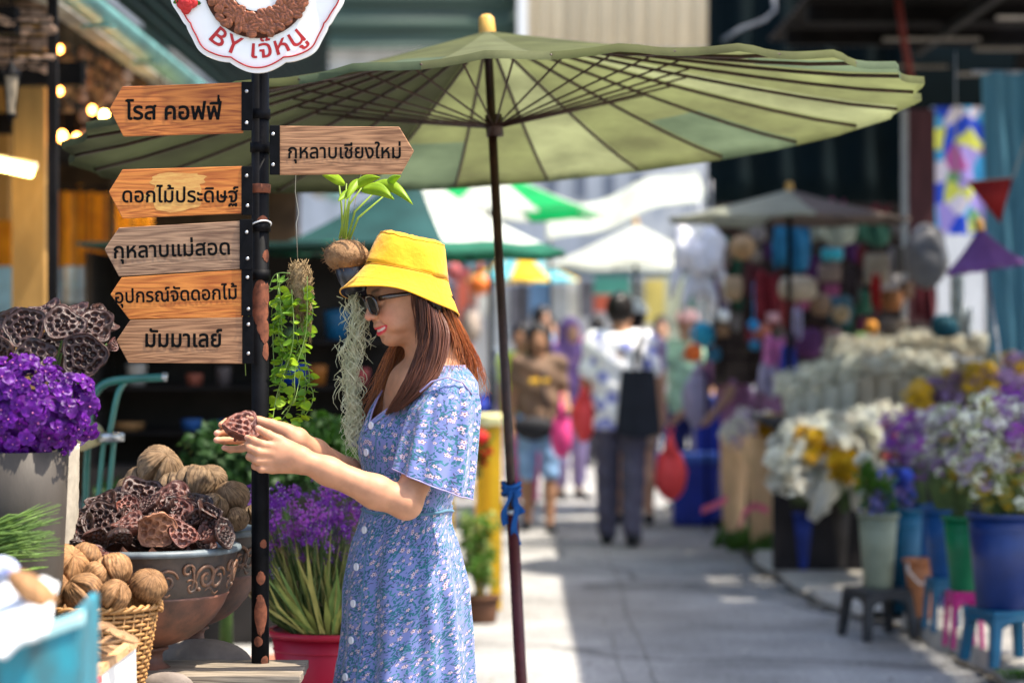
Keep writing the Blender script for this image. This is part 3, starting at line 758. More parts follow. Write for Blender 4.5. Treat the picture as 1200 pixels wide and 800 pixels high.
GP = 'dried lotus pods heaped in the front bowl'
podl = [  # px, py, r, d, normal, variant, mat, spin, label
 (108, 598, 26, 5.22, (-.35, -.45, .8), 3, 'd', .2, 'blackish curled pod at the outer edge of the heap in the front bowl'),
 (92, 618, 24, 5.14, (-.3, -.7, .6), 5, 'd', 1., 'dark folded pod resting above the basket nuts'),
 (135, 582, 28, 5.3, (-.2, -.3, .9), 1, 'd', .5, 'dark pod with a torn rim near the top of the heap'),
 (166, 577, 30, 5.3, (.15, -.75, .65), 4, 'd', 2., 'topmost dark pod of the heap with small crowded holes'),
 (120, 608, 30, 5.14, (-.1, -.8, .6), 2, 'd', .8, 'brown pod showing a full honeycomb of holes in the front bowl'),
 (140, 590, 26, 5.22, (.1, -.6, .8), 0, 'd', .3, 'dark pod half covered in the middle of the heap'),
 (205, 580, 32, 5.26, (.1, -.35, .95), 3, 'r', 1.2, 'reddish brown pod seen edge-on below the ribbed nuts'),
 (202, 600, 28, 5.16, (.15, -.75, .65), 4, 'r', 0., 'reddish pod with a pale honeycomb in the middle of the heap'),
 (152, 612, 26, 5.1, (.05, -.35, .95), 1, 'r', 2.4, 'flat reddish pod tipped towards the front rim'),
 (184, 620, 27, 5.08, (.3, -.85, -.35), 5, 't', 1.9, 'light tan pod lying upside down with its wrinkled back outwards'),
 (214, 624, 22, 5.1, (.3, -.8, .5), 1, 'r', .7, 'small reddish pod with large holes by the bowl rim'),
 (238, 612, 24, 5.16, (.2, -.7, -.5), 3, 'd', .7, 'dark pod with its smooth back turned outwards'),
 (256, 616, 23, 5.2, (.65, -.6, .45), 4, 'd', 1.7, 'dark pod at the rim below the small pale nut'),
 (112, 632, 22, 5.08, (-.2, -.6, -.6), 3, 'd', 2.2, 'dark wrinkled pod turned over near the rim'),
 (140, 630, 20, 5.06, (.1, -.4, -.8), 1, 'd', .4, 'small dark pod wedged under the tan one'),
 (232, 590, 24, 5.26, (.4, -.5, .75), 0, 'd', 2.9, 'dark red pod leaning on the nuts of the rear bowl'),
 (80, 632, 20, 5.14, (-.5, -.4, .7), 5, 'd', 2.1, 'dark pod overhanging the bowl beside the grass stems'),
 (168, 600, 22, 5.16, (-.2, -.5, .8), 2, 'd', 2.1, 'dark pod filling the gap behind the flat reddish one'),
 (118, 646, 18, 5.03, (.2, -.3, .9), 1, 'r', .2, 'flat reddish pod balanced on the rim over the basket'),
]
for (x, y, r, d, nr, v, m, sp_, lab) in podl: pod(x, y, r, d, nr, lab, GP, v, m, sp_)
for i in range(17):
    x = [98, 118, 130, 150, 172, 190, 208, 226, 244, 104, 126, 148, 176, 196, 222, 246, 264][i]; y = [604, 588, 600, 596, 590, 592, 596, 600, 606, 622, 622, 602, 608, 612, 604, 622, 624][i]
    pod(x, y, 21, 5.19-.0012*(y-580), (rs.uniform(-.6, .6), -.5+rs.uniform(-.3, .3), rs.uniform(.2, .9)), ['small dark pod %s' % q for q in ('at the outer slope', 'high on the outer slope', 'beside the full honeycomb pod', 'under the topmost pod', 'right below the topmost pod', 'against the edge-on red pod', 'under the edge-on red pod', 'above the smooth backed pod', 'near the grey smooth nut', 'low on the outer slope', 'over the basket side rim', 'in the centre of the heap', 'above the tan pod', 'touching the tan pod', 'between two reddish pods', 'at the rim near the scrolls', 'at the very end of the rim')][i]+' in the front bowl', GP, (i*5) % 6, 'dddrdd'[i % 6], i)
# hidden layer that fills the bowl
for i, (x, y, lb) in enumerate([(125, 634, 'buried dark pod behind the brown honeycomb pod'), (160, 632, 'buried dark pod behind the flat reddish pod'), (200, 634, 'buried dark pod behind the tan pod'), (235, 632, 'buried dark pod beside the small rim pod'), (180, 618, 'buried dark pod in the very middle of the heap')]):
    pod(x, y, 26, 5.27, (rs.uniform(-.3, .3), -.3, .9), lb, GP, i % 6, 'd', i)
GN = 'ribbed nuts in the rear bowl'
for x, y, r, d, lab, v, spn, el in [
 (163, 561, 16, 5.62, 'grey brown nut low behind the top of the pod heap', 1, .2, 1.), (188, 551, 24, 5.6, 'large long ribbed nut on top of the rear bowl', 2, 1.0, 1.15),
 (230, 568, 23, 5.5, 'pale split nut with an open dark seam in the rear bowl', 0, -3.2, 1.), (246, 562, 19, 5.58, 'dark seamed nut behind the pale split one', 1, 1., .9),
 (271, 583, 20, 5.5, 'round heavily fibrous nut on the far side of the rear bowl', 3, .4, 1.), (251, 593, 16, 5.44, 'smooth grey nut below the fibrous one', 1, .9, 1.),
 (298, 602, 13, 5.55, 'small nut at the rim nearest the signpost', 1, .3, 1.), (277, 608, 14, 5.46, 'half sunk pale nut at the rim of the rear bowl', 3, 0, 1.),
 (204, 573, 18, 5.5, 'ribbed nut between the long nut and the pods', 2, 1., 1.), (150, 574, 14, 5.6, 'lowest grey nut beside the pod heap', 0, .8, 1.), (262, 612, 14, 5.5, 'nut tucked under the smooth grey one', 3, 1., 1.)]:
    nut(x, y, r, d, lab, GN, False, v, None, spn, el)

# basket with nuts and loop handle
M_wick = mat('golden wicker', (.42, .22, .07), .55, c2=(.24, .11, .035), scale=60, bump=.3, spec=.4)
BK = V((P(112, 0, 4.98).x, 4.98, TZ)); bk = empty('wicker_basket', BK, 'golden woven wicker basket holding big split nuts', 'basket')
hB = P(0, 705, 4.98).z-TZ-.005; r0, r1 = .094, .128; NS = 34; rows = 19
b = MB()
for i in range(rows):
    z = (i+.5)/rows*hB; rr = r0+(r1-r0)*(i/rows)**.9; pts = []
    for j in range(NS*4):
        a = TAU*j/(NS*4); q = rr+.0022*math.cos(NS/2*a+PI*(i % 2)); pts.append(BK+V((q*math.cos(a), q*math.sin(a), z)))
    b.tube(pts, .0036, 5, closed=True)
b.build('woven_wall', M_wick, bk)
b = MB()
for j in range(NS):
    a = TAU*j/NS; b.tube([BK+V(((r0)*math.cos(a), r0*math.sin(a), 0)), BK+V(((r0+r1)/2*1.01*math.cos(a), (r0+r1)/2*1.01*math.sin(a), hB*.5)), BK+V((r1*math.cos(a), r1*math.sin(a), hB))], .0026, 5)
b.build('stakes', M_wick, bk)
b = MB()
for q in (0, PI):
    pts = [BK+V(((r1+.001+.004*math.cos(18*a+q))*math.cos(a), (r1+.001+.004*math.cos(18*a+q))*math.sin(a), hB+.004*math.sin(18*a+q))) for a in np.linspace(0, TAU, 200, endpoint=False)]
    b.tube(pts, .0042, 6, closed=True)
b.build('braided_rim', M_wick, bk)
b = MB(); c = P(168, 711, 4.96)
for q in range(3):
    pts = []
    for i in range(60):
        a = PI*1.08*i/59-.04; w = .0045; ph = 9*a+q*TAU/3
        pts.append(c+V((-(.0335+w*math.cos(ph))*math.cos(a), w*math.sin(ph), (.0335+w*math.cos(ph))*math.sin(a))))
    b.tube(pts, .0045, 6)
b.build('handle', M_wick, bk)
b = MB(); b.lathe([(.001, .012), (.09, .012)], 24, c=BK); b.build('bottom', M_wick, bk)
GB = 'split nuts in the wicker basket'
for x, y, r, d, lab, v, spn, el in [
 (50, 652, 17, 5.05, 'nut in the basket below the tips of the grass stems', 1, 1.4, 1.), (28, 661, 16, 4.98, 'dark nut farthest from the basket handle', 1, .5, 1.), (76, 669, 27, 4.98, 'largest basket nut with long curved ribs', 2, 1.2, 1.05),
 (101, 652, 17, 5.02, 'oval warm nut touching the rim of the front bowl', 3, .1, 1.), (112, 672, 14, 4.94, 'nut half hidden between the two split ones', 3, .1, 1.), (133, 668, 20, 4.97, 'shiny brown nut with one dark split seam', 0, -2.9, 1.),
 (98, 695, 22, 4.9, 'broad nut with a gaping seam above the basket front', 0, -3.3, 1.02), (134, 697, 18, 4.88, 'upright nut with a vertical split beside the handle', 0, -3.65, .95), (174, 686, 20, 4.95, 'round pale nut above the handle loop', 3, .9, 1.),
 (160, 697, 15, 4.98, 'brown nut behind the handle loop', 1, .9, 1.), (62, 690, 18, 4.92, 'nut seen above the blue box edge', 2, .7, 1.), (176, 706, 11, 5.0, 'dark small nut seen through the handle loop', 1, .7, 1.), (45, 690, 16, 4.9, 'nut behind the white cloth', 0, .7, 1.)]:
    nut(x, y, r, d, lab, GB, True, v, None, spn, el)
nut(118, 715, 22, 5., 'nut at the bottom of the basket', GB, True, 1); nut(80, 722, 24, 4.98, 'nut deep in the basket', GB, True, 2); nut(150, 722, 22, 5.0, 'nut under the handle', GB, True, 3)

# carton of shells and nuts
M_card = mat('printed card', (.62, .60, .56), .7, scale=10, var=.1); M_cardr = mat('red print', (.5, .05, .04), .6)
cb = empty('shell_carton', P(105, 790, 4.55), 'small white and red card box filled with broken nut shells', 'box')
dC = 4.5
a0 = P(115, 800, dC-.05); a1 = P(158, 757, dC+.12)
b = MB()
q = [P(104, 800, dC-.1), P(158, 759, dC+.12), P(160, 860, dC+.12), P(104, 900, dC-.1)]
b.add(q, [(0, 1, 2, 3)]); b.build('side', M_card, cb, smooth=False, solid=.004)
b = MB(); q = [P(100, 800, dC-.1)+V((0, 0, .0)), P(157, 757, dC+.12)]
b.beam(q[0]+V((0, -.006, .006)), q[1]+V((0, -.006, .008)), .016, .016); b.build('edge', wood('pale box edge', (.6, .36, .18), (.4, .2, .08)), cb, smooth=False)
b = MB(); b.beam(P(103, 806, dC-.11), P(118, 795, dC-.06), .006, .012); b.build('red_stripe', M_cardr, cb, smooth=False)
M_shell = mat('nut shell', (.40, .24, .12), .6, c2=(.24, .12, .05), scale=12, bump=.4)
sh = MB(); sh.sph((0, 0, 0), (1, .55, .35), 16, 8, fn=lambda q, p_, t: V((q.x, q.y, q.z if q.z < 0 else -q.z*.55+.05*N3(q.x*3, q.y*3, 0)))); shm = proto_mesh(sh, 'shell', M_shell)
for x, y, r, lab in [(112, 740, 15, 'curved empty shell at the top of the carton'), (128, 752, 17, 'shell with its hollow side outwards'), (146, 748, 17, 'long boat shaped shell at the carton corner'), (122, 768, 16, 'shell lying across the carton edge'), (108, 762, 18, 'pale shell next to the blue box'), (140, 762, 13, 'small dark shell in the carton'),
                     (105, 783, 18, 'shell low in the carton'), (126, 738, 11, 'small shell between the larger ones'), (118, 782, 14, 'shell touching the card side')]:
    o = inst(shm, 'nut_shell', P(x, y-4, dC+rs.uniform(-.02, .08)), (rs.uniform(.1, .9), rs.uniform(-.5, .5), rs.uniform(-.4, .4)), r*1.15*dC/F); setp(o, lab, 'shell', 'broken shells in the carton')

# very near, out of focus: teal crate with a white cloth and a bottle
M_teal = mat('teal paint', (.02, .24, .32), .5, c2=(.05, .09, .10), scale=22, stretch=(1, 1, .35), var=.3); M_tealp = mat('pale teal edge', (.35, .58, .60), .6, scale=20)
dT = 3.05
tcz = empty('teal_crate', P(20, 900, dT+.15), 'out of focus teal painted crate close to the viewer', 'crate')
A = P(-60, 800, dT-.15); Bq = P(100, 725, dT+.12)
def quadbox(name, m, pts, th, up):
    b = MB(); b.add(pts+[p+V(up) for p in pts], [(0, 1, 2, 3), (7, 6, 5, 4), (0, 4, 5, 1), (1, 5, 6, 2), (2, 6, 7, 3), (3, 7, 4, 0)]); return b.build(name, m, tcz, smooth=False, bevel=.003)
TL, TR = P(-70, 775, dT), P(94, 716, dT+.08)
quadbox('front_board', M_teal, [TL, TR, TR-V((0, 0, .40)), TL-V((0, 0, .40))], 0, (-.002, .012, 0))
for i in range(4):
    x = TL.x+(TR.x-TL.x)*(.25+.22*i)
quadbox('top_rail', M_tealp, [TL+V((0, -.006, .0)), TR+V((.004, -.006, .0)), TR+V((.004, -.006, -.018)), TL+V((0, -.006, -.018))], 0, (-.002, .03, 0))
quadbox('side_board', M_teal, [TR+V((.001, .013, -.002)), TR+V((-.02, .26, -.002)), TR+V((-.02, .26, -.4)), TR+V((.001, .013, -.4))], 0, (-.012, 0, 0))
M_cloth = mat('white cotton', (.80, .79, .78), .9, var=.05, bump=.2, sheen=.2)
b = MB()
def clo(u, v):
    p = P(-40+108*u-14*v*u, 730-46*u+56*v-26*math.sin(PI*u)*(1-v), dT+.05-.12*v+.2*(1-v)); p.z += .012*N3(u*5, v*4, 1, 1); return p
b.grid(clo, 24, 16); setp(b.build('white_cloth', M_cloth, solid=.006), 'crumpled white cloth lying over the teal crate', 'cloth')
b = MB(); c = P(38, 690, dT+.12); b.sph(c, (.038, .032, .017), 20, 12, Matrix.Rotation(.6, 4, 'Y'))
setp(b.build('nut', M_nutw), 'blurred peeled nut lying on the white cloth', 'nut')
M_bw = mat('blue and white print', (.75, .78, .85), .5, c2=(.03, .06, .35), scale=70, bump=0)
b = MB(); c = P(-2, 668, dT+.35); b.sph(c, (.03, .03, .02), 20, 10); setp(b.build('porcelain_cup', M_bw), 'blue and white patterned cup at the frame edge', 'cup')

# bundle of grass stems
b = MB()
for i in range(70):
    y0 = rs.uniform(618, 662); d0 = 4.66+rs.uniform(-.05, .05); y1 = 632+(y0-640)*.9+rs.uniform(-20, 10); x1 = rs.uniform(40, 76)
    pts = [P(-40, y0+6, d0), P(10, (y0+y1)/2+rs.uniform(-3, 3), d0), P(x1, y1-(1 if y1 > 620 else 8), d0+rs.uniform(-.03, .03))]
    b.tube(pts, [.0022, .002, .0005], 4)
for i in range(6):
    y0 = 640-i*3; b.tube([P(-30, y0, 4.65), P(10, y0-22, 4.66), P(rs.uniform(30, 52), y0-42+i*4, 4.68)], [.002, .0018, .0004], 4)
for i in range(16): b.tube([P(-40, 664+rs.uniform(-3, 3), 4.64), P(30, 668, 4.64), P(rs.uniform(40, 58), 664, 4.66)], [.003, .003, .001], 4)
setp(b.build('grass_bundle', mat('grass stems', (.16, .26, .05), .5, c2=(.07, .14, .03), trans=.25, scale=20)), 'bundle of thin green grass stems pointing at the bowl', 'grass bundle')

# buckets, vases, orchids and standing pods (upper part of the heap)
M_zinc = mat('grey brown ceramic', (.048, .040, .032), .6, scale=3, var=.2, stretch=(6, 6, 1)); M_cream = mat('carved cream ceramic', (.42, .37, .29), .6, scale=20, var=.2)
va = MB(); c = P(20, 0, 4.85); c.z = P(0, 680, 4.85).z-.03; Ht = P(0, 528, 4.85).z-c.z
va.lathe([(.0, 0), (.085, 0), (.09, .02), (.098, Ht*.6), (.103, Ht), (.099, Ht), (.09, .03)], 48, c=c)
setp(va.build('vase', M_zinc), 'smooth grey brown vase under the purple orchids', 'vase')
c2_ = V((P(58, 0, 5.15).x, 5.15, TZ)); H2 = P(0, 520, 5.15).z-TZ
va = MB()
def carve(q, t):
    k = math.cos(t*14+4*math.sin(q.z*90)); return V((q.x*(1+.012*k), q.y*(1+.012*k), q.z))
va.lathe([(.0, 0), (.055, 0)]+[(.055+.008*i/40, H2*i/40) for i in range(1, 41)]+[(.058, H2), (.052, .03)], 112, c=c2_, fn=carve)
setp(va.build('carved_vase', M_cream), 'cream vase with a carved rippled surface behind the grey one', 'vase')
# filler block so that the table height vases stand on something: a small crate
b = MB(); b.box((c.x-.02, 4.85, (c.z)/2+.0), (.17, .17, c.z-.004)); setp(b.build('crate', M_tabd, smooth=False), 'dark crate under the grey brown vase', 'crate')
M_orch = mat('purple orchid petal', (.14, .009, .27), .45, c2=(.06, .003, .13), trans=.35, scale=50, bump=0, objrand=.35); M_orc2 = mat('orchid throat', (.45, .12, .30), .5, bump=0)
M_orch3 = mat('pale lilac petal', (.48, .30, .68), .5, c2=(.35, .16, .55), trans=.35, scale=50, bump=0)
def orchid(seed):
    rs2 = random.Random(seed); mb = MB()
    for p_ in range(5):
        a = TAU*p_/5+rs2.uniform(-.15, .15); L_ = rs2.uniform(.019, .024); W_ = L_*.50; up = rs2.uniform(-.15, .35)
        def pf(u, v, a=a, L_=L_, W_=W_, up=up):
            s = math.sin(PI*min(1, v*.9+.06))**.6; x = v*L_; y = (u-.5)*2*W_*s
            z = x*up+.3*y*y/W_-.25*x*x/L_+.0012*math.sin(v*9+u*5)
            return (x*math.cos(a)-y*math.sin(a), x*math.sin(a)+y*math.cos(a), z+.002)
        mb.grid(pf, 5, 6)
    mb.sph((0, 0, .003), (.0022, .0022, .0035), 8, 6, mi=1); mb.sph((.003, 0, .003), (.0035, .0022, .0015), 8, 5, mi=0)
    return mb
OR = [proto_mesh(orchid(i), 'orchid', [M_orch, M_orc2]) for i in range(5)]
ORp = OR[0].copy(); ORp.materials[0] = M_orch3
ob = empty('orchid_bunch', P(30, 540, 4.85), 'bunch of deep purple orchids in the grey brown vase', 'flowers')
cb_ = P(28, 488, 4.85)
for i in range(210):
    t = i/209; ph = math.acos(1-1.8*t); th = i*2.39996
    n_ = V((math.sin(ph)*math.cos(th), math.sin(ph)*math.sin(th), math.cos(ph)))
    rr = V((84*4.85/F, .11, 62*4.85/F)); p_ = cb_+V((n_.x*rr.x, n_.y*rr.y, n_.z*rr.z))*rs.uniform(.82, 1.05)
    if n_.y > .5: continue
    p_ = p_+V((rs.gauss(0, .007), rs.gauss(0, .007), abs(rs.gauss(0, .010)))); nn = (n_+V((rs.uniform(-.7, .7), rs.uniform(-1., .2), rs.uniform(-.4, .5)))).normalized()
    inst(ORp if i % 17 == 3 else OR[i % 5], 'orchid', p_, face_to(nn, rs.uniform(0, 6)), rs.uniform(.55, 1.15), ob)
b = MB(); b.sph(cb_-V((0, 0, .01)), (62*4.85/F, .08, 38*4.85/F), 24, 16, fn=lambda q, p_, t: q*(1+.1*N3(q.x*40, q.y*40, q.z*40)))
b.build('inner_petals', M_orch, ob)
b = MB()
for i in range(14): a = i*2.4; b.tube([V((cb_.x+.03*math.cos(a), 4.85+.03*math.sin(a), P(0, 600, 4.85).z)), cb_+V((.05*math.cos(a), .05*math.sin(a), 0))], .003, 5)
b.build('stems', M_stem, ob)
GT = 'dried lotus pods standing on stems in the carved vase'
for x, y, r, d, nr, v, m, lab in [
 (29, 383, 25, 5.1, (-.1, -.9, .35), 2, 'd', 'round standing pod with many small holes above the orchids'), (5, 385, 26, 5.15, (-.7, -.6, .4), 0, 'd', 'standing pod cut by the frame edge'),
 (76, 379, 25, 5.05, (.2, -.8, .6), 4, 'd', 'wide standing pod in the middle of the vase bunch'), (80, 362, 23, 5.15, (.1, -.3, .95), 1, 'd', 'standing pod seen edge-on at the top'), (52, 362, 22, 5.2, (-.1, -.4, .9), 3, 'd', 'small standing pod behind the round one'),
 (111, 381, 24, 5.12, (.55, -.75, .35), 1, 'd', 'standing pod with large deep holes beside the lowest board'), (121, 372, 20, 5.2, (.7, -.4, .6), 5, 'd', 'standing pod turned away behind the one with large holes'),
 (98, 416, 26, 5.0, (.1, -.97, .05), 2, 'd', 'biggest standing pod hanging over the orchids'), (39, 418, 25, 5.02, (-.1, -.8, .55), 0, 'd', 'standing pod partly hidden by orchids'), (133, 404, 9, 5.1, (.9, -.4, -.1), 3, 'r', 'small curled pod touching the arrow board'), (0, 415, 22, 5.1, (-.4, -.9, 0), 4, 'd', 'dark standing pod low at the frame edge'), (62, 400, 20, 5.12, (0, -.8, .6), 1, 'd', 'standing pod deep between the others')]:
    n_ = V(nr).normalized(); c = P(x, y, d); r_ = r*d/F
    e = empty('standing_lotus_pod', c2_+V((0, 0, H2-.05)), lab, 'seed pod', GT)
    inst({'d': PODS, 'r': PODSr}[m][v], 'pod', c, face_to(n_, rs.uniform(0, 6)), r_, e)
    b = MB(); q0 = c-n_*r_*.95; q2 = c2_+V((rs.uniform(-.03, .03), rs.uniform(-.03, .03), H2-.05)); q1 = (q0+q2)/2-n_*.03; q1.z += .03
    pts = [(1-t)**2*q0+2*t*(1-t)*(q1+V((0, 0, .04)))+t*t*q2 for t in np.linspace(0, 1, 10)]
    b.tube(pts, .0028, 6); b.build('stem', M_stem, e)
# ------------------------------------------------------------------ umbrellas
def umbrella(name, base, apex, Rr, rise, nr, mats, pick, label, group=None, sag=.03, pole_m=None, ribs=True, struts=True, roll=0, pole_r=.014, canopy_ax=None, rib_r=.006, valance=0.02, phase=0.):
    base = V(base); apex = V(apex)
    e = empty(name, base, label, 'umbrella', group)
    ax = (apex-base).normalized() if canopy_ax is None else V(canopy_ax).normalized()
    x_, y_ = frame(ax); 
    if x_.cross(y_).dot(ax) < 0: y_ = -y_
    def W(r, a, z): return apex+x_*(r*math.cos(a))+y_*(r*math.sin(a))+ax*z
    NA = nr*6; NR = 14
    b = MB()
    def surf(r, a):
        u = (a/TAU*nr) % 1; s = math.sin(PI*u)
        cur = rise*(1-(1-r)**1.25)
        rr = Rr*r*(1-.035*s*r)
        return W(rr, a, -cur-sag*s*r*r*.6)
    for i in range(NR+1):
        for j in range(NA): b.v.append(tuple(surf(.03+.97*i/NR, TAU*j/NA+phase)))
    for i in range(NR):
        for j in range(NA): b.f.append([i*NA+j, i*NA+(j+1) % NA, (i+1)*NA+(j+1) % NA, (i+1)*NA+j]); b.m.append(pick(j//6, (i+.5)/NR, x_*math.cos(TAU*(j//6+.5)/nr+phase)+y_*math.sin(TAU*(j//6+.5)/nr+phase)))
    # short hanging hem
    k = len(b.v)
    for j in range(NA): q = V(b.v[NR*NA+j]); b.v.append(tuple(q-ax*valance))
    for j in range(NA): b.f.append([NR*NA+j, NR*NA+(j+1) % NA, k+(j+1) % NA, k+j]); b.m.append(pick(j//6, 1, x_*math.cos(TAU*(j//6+.5)/nr+phase)+y_*math.sin(TAU*(j//6+.5)/nr+phase)))
    b.build('canopy', mats, e)
    pole_m = pole_m or M_blackm
    b = MB(); b.tube([base, apex+ax*.02], pole_r, 12); b.build('pole', pole_m, e)
    if ribs:
        for q in range(nr):
            a = TAU*q/nr+phase; pts = [surf(r, a)-ax*.010 for r in np.linspace(.03, 1, 9)]
            b = MB(); b.tube(pts, rib_r, 5); rb = b.build('rib', pole_m, e)
            if struts:
                b = MB(); b.tube([apex-ax*.27+(surf(.02, a)-apex)*.6, surf(.47, a)-ax*.014], rib_r*.6, 5); b.build('strut', pole_m, rb)
    b = MB(); b.lathe([(.0, .03), (.012, .045), (.022, .035), (.024, .0), (.026, -.02)], 16, M=Matrix.Translation(apex) @ ax.to_track_quat('Z', 'Y').to_matrix().to_4x4()); 
    fm = b.build('finial', mat('brass wood', (.5, .28, .06), .4), e)
    if struts:
        b = MB(); b.lathe([(pole_r+.001, -.03), (pole_r+.012, -.03), (pole_r+.012, .03), (pole_r+.001, .03)], 16, M=Matrix.Translation(apex-ax*.27) @ ax.to_track_quat('Z', 'Y').to_matrix().to_4x4()); b.build('runner', pole_m, e)
    return e
def canopy_mat(name, c, tr=.4, tc=None, c2=None, v=.25): return mat(name, c, .75, var=v, c2=c2, scale=3.5, trans=tr, bump=.12, bscale=25, tcol=tc, spec=.2, stretch=(1, 1, 1))
C_ol = canopy_mat('olive canvas', (.15, .168, .068), .6, c2=(.08, .085, .038)); C_ol2 = canopy_mat('faded olive canvas', (.22, .242, .12), .6, c2=(.12, .13, .065)); C_ol3 = canopy_mat('grey green canvas', (.115, .155, .09), .5, c2=(.06, .085, .05))
M_bamb = mat('dark lacquered bamboo', (.03, .012, .008), .4, scale=30, var=.5)
base = V((.050, 6.66, 0)); apex = P(571, 36, 6.80); cax = (apex-base).normalized()
cax = (V((cax.x-.022, cax.y-.0, cax.z))).normalized()
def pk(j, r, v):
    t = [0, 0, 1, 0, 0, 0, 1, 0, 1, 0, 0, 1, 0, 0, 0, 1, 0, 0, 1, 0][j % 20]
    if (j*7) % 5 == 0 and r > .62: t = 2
    if v.x < -.45: t = 3 if (j % 3 or v.x < -.8) else t  # left panels take a darker, denser cloth that paints in their shade
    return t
um = umbrella('market_umbrella', base, apex, 1.205, .27, 24, [C_ol, C_ol2, C_ol3, canopy_mat('shade tinted canvas', (.06, .07, .03), .25, c2=(.03, .032, .016))], pk, 'large olive green market umbrella on a dark bamboo pole shading the alley', sag=.012, pole_m=M_bamb, canopy_ax=cax, rib_r=.0052, pole_r=.0125, phase=.12)
ax_ = (apex-base).normalized()
b = MB(); b.tube([base+ax_*0, base+ax_*.93], .0165, 12); b.build('lower_tube', mat('oxblood steel', (.07, .012, .014), .4, scale=20), um)
b = MB(); b.tube([base+ax_*.93, base+ax_*.945], .018, 12); b.build('joint', M_steel, um)
b = MB(); b.lathe([(0, 0), (.24, 0), (.24, .06), (.2, .09), (.03, .1)], 32, c=base); b.build('foot', M_kerb, um)
M_bcl = mat('blue cloth strip', (.01, .09, .32), .8, trans=.2, scale=30)
cb_ = base+ax_*((P(605, 575, 6.68).z)/ax_.z)
e = empty('cloth_strip', cb_, 'blue rag knotted around the pole of the olive umbrella', 'rag')
b = MB()
for i, (dx, l_, tw) in enumerate([(-.012, .10, .3), (.010, .16, -.4), (.014, .07, .9)]):
    def g(u, v, dx=dx, l_=l_, tw=tw): return cb_+V((dx*(.6+v)+.011*(u-.5)*(1+v)+.006*math.sin(v*7+tw), -.026-.012*math.sin(v*5+tw), -l_*v+.01*u))
    b.grid(g, 4, 12)
b.build('tails', M_bcl, e, solid=.001)
b = MB()
for q in range(3): b.tube([cb_+V((.024*math.cos(a), .024*math.sin(a), .012*q-.01+.006*math.sin(2*a+q))) for a in np.linspace(0, TAU, 24, endpoint=False)], .006, 6, closed=True)
b.build('knot', M_bcl, e)

C_teal = canopy_mat('teal canvas', (.012, .055, .055), .2); C_dg = canopy_mat('deep green canvas', (.01, .10, .06), .12); C_tl2 = canopy_mat('pale teal canvas', (.06, .17, .155), .3); C_w = canopy_mat('white canvas', (.62, .66, .60), .45); C_g = canopy_mat('bright green canvas', (.005, .34, .09), .4)
C_ye = canopy_mat('yellow canvas', (.75, .48, .03), .35); C_lb = canopy_mat('light blue canvas', (.15, .50, .60), .35); C_cr = canopy_mat('cream canvas', (.26, .27, .21), .3); C_br = canopy_mat('brown grey canvas', (.13, .10, .085), .1)
def simple_umb(px, py, d, wpx, rpx, nr, mats, pick, label, ground=None, ph=0, tilt=(0, 0)):
    a = P(px, py, d); return umbrella('market_umbrella', V((a.x-tilt[0]*a.z, a.y-tilt[1]*a.z, .0)), a, wpx*d/F, rpx*d/F, nr, mats, pick, label, 'umbrellas over the stalls farther down the alley', struts=False, rib_r=.006, phase=ph, sag=.03, pole_m=M_blackm, pole_r=.016)
simple_umb(486, 200, 12.2, 182, 94, 10, [C_teal, C_dg, C_w, C_tl2], lambda j, r, v: 1 if r > .86 else (2 if v.x > .3 and v.y < .45 else (0 if v.x < .2 or v.y > 0 else 3)), 'teal market umbrella with white panels directly behind the hanging plants', ph=.25)
simple_umb(575, 196, 15.8, 140, 52, 8, [C_w, C_g], lambda j, r, v: 1 if j % 8 in (0, 2, 4, 6) else 0, 'green and white striped umbrella beyond the teal one', ph=.42)
simple_umb(745, 262, 19.5, 112, 48, 8, [C_w, C_cr], lambda j, r, v: 0, 'plain white umbrella over the middle of the alley', ph=.2)
simple_umb(612, 288, 22.5, 66, 38, 8, [C_ye, C_lb], lambda j, r, v: (j+1) % 2, 'small yellow and light blue umbrella far down the alley', ph=.55)
simple_umb(925, 222, 14.6, 142, 32, 8, [C_cr, C_br], lambda j, r, v: 1 if v.x > -.1 else 0, 'cream and brown umbrella over the clothing stall', ph=.1)
# white sloping awning between the umbrellas
b = MB()
def aw(u, v):
    p = P(640+190*u, 283-50*u+8*math.sin(u*6)*.5, 17.6); p.y += 1.1*v; p.z += .28*v+.02*math.sin(u*12); return p
b.grid(aw, 30, 8); o = b.build('awning_cloth', C_w, solid=.004)
aw_root = empty('tarp_awning', V((P(735, 0, 17.6).x, 18.2, 0)), 'long pale tarp awning slung across the alley', 'awning')
o.parent = aw_root; o.location = o.location-aw_root.location
for px in (645, 828):
    b = MB(); q = P(px, 283 if px < 700 else 235, 17.7); b.tube([V((q.x, q.y, 0)), q], .009, 8); b.build('pole', M_blackm, aw_root)
    
# ------------------------------------------------------------------ hanging plants
M_moss = mat('dry moss fibre', (.40, .29, .15), .8, c2=(.20, .13, .06), scale=60, trans=.2); M_wire = mat('thin wire', (.35, .33, .28), .4, metal=.6)
hp = empty('hanging_plant', P(350, 305, 5.36), 'hanging ball of brown moss with trailing round green leaves beside the post', 'hanging plant')
b = MB(); b.tube([P(348, 150, 5.34), P(346, 225, 5.36), P(350, 250, 5.37), P(347, 262, 5.36), P(349, 306, 5.36)], .0009, 5); b.build('wire', M_wire, hp)
b = MB(); cm = P(351, 340, 5.36)
for i in range(420):
    a = rnd(0, TAU); z = rnd(-1, 1); w_ = (1-z*z)**.5*.8+.25; p = cm+V((math.cos(a)*.024*w_, math.sin(a)*.024*w_, z*.062)); dd = V((rnd(-1, 1), rnd(-1, 1), rnd(-1.6, 1)))*.010
    b.tube([p-dd, p+V((math.cos(a), math.sin(a), 0))*.004, p+dd], .0008, 3)
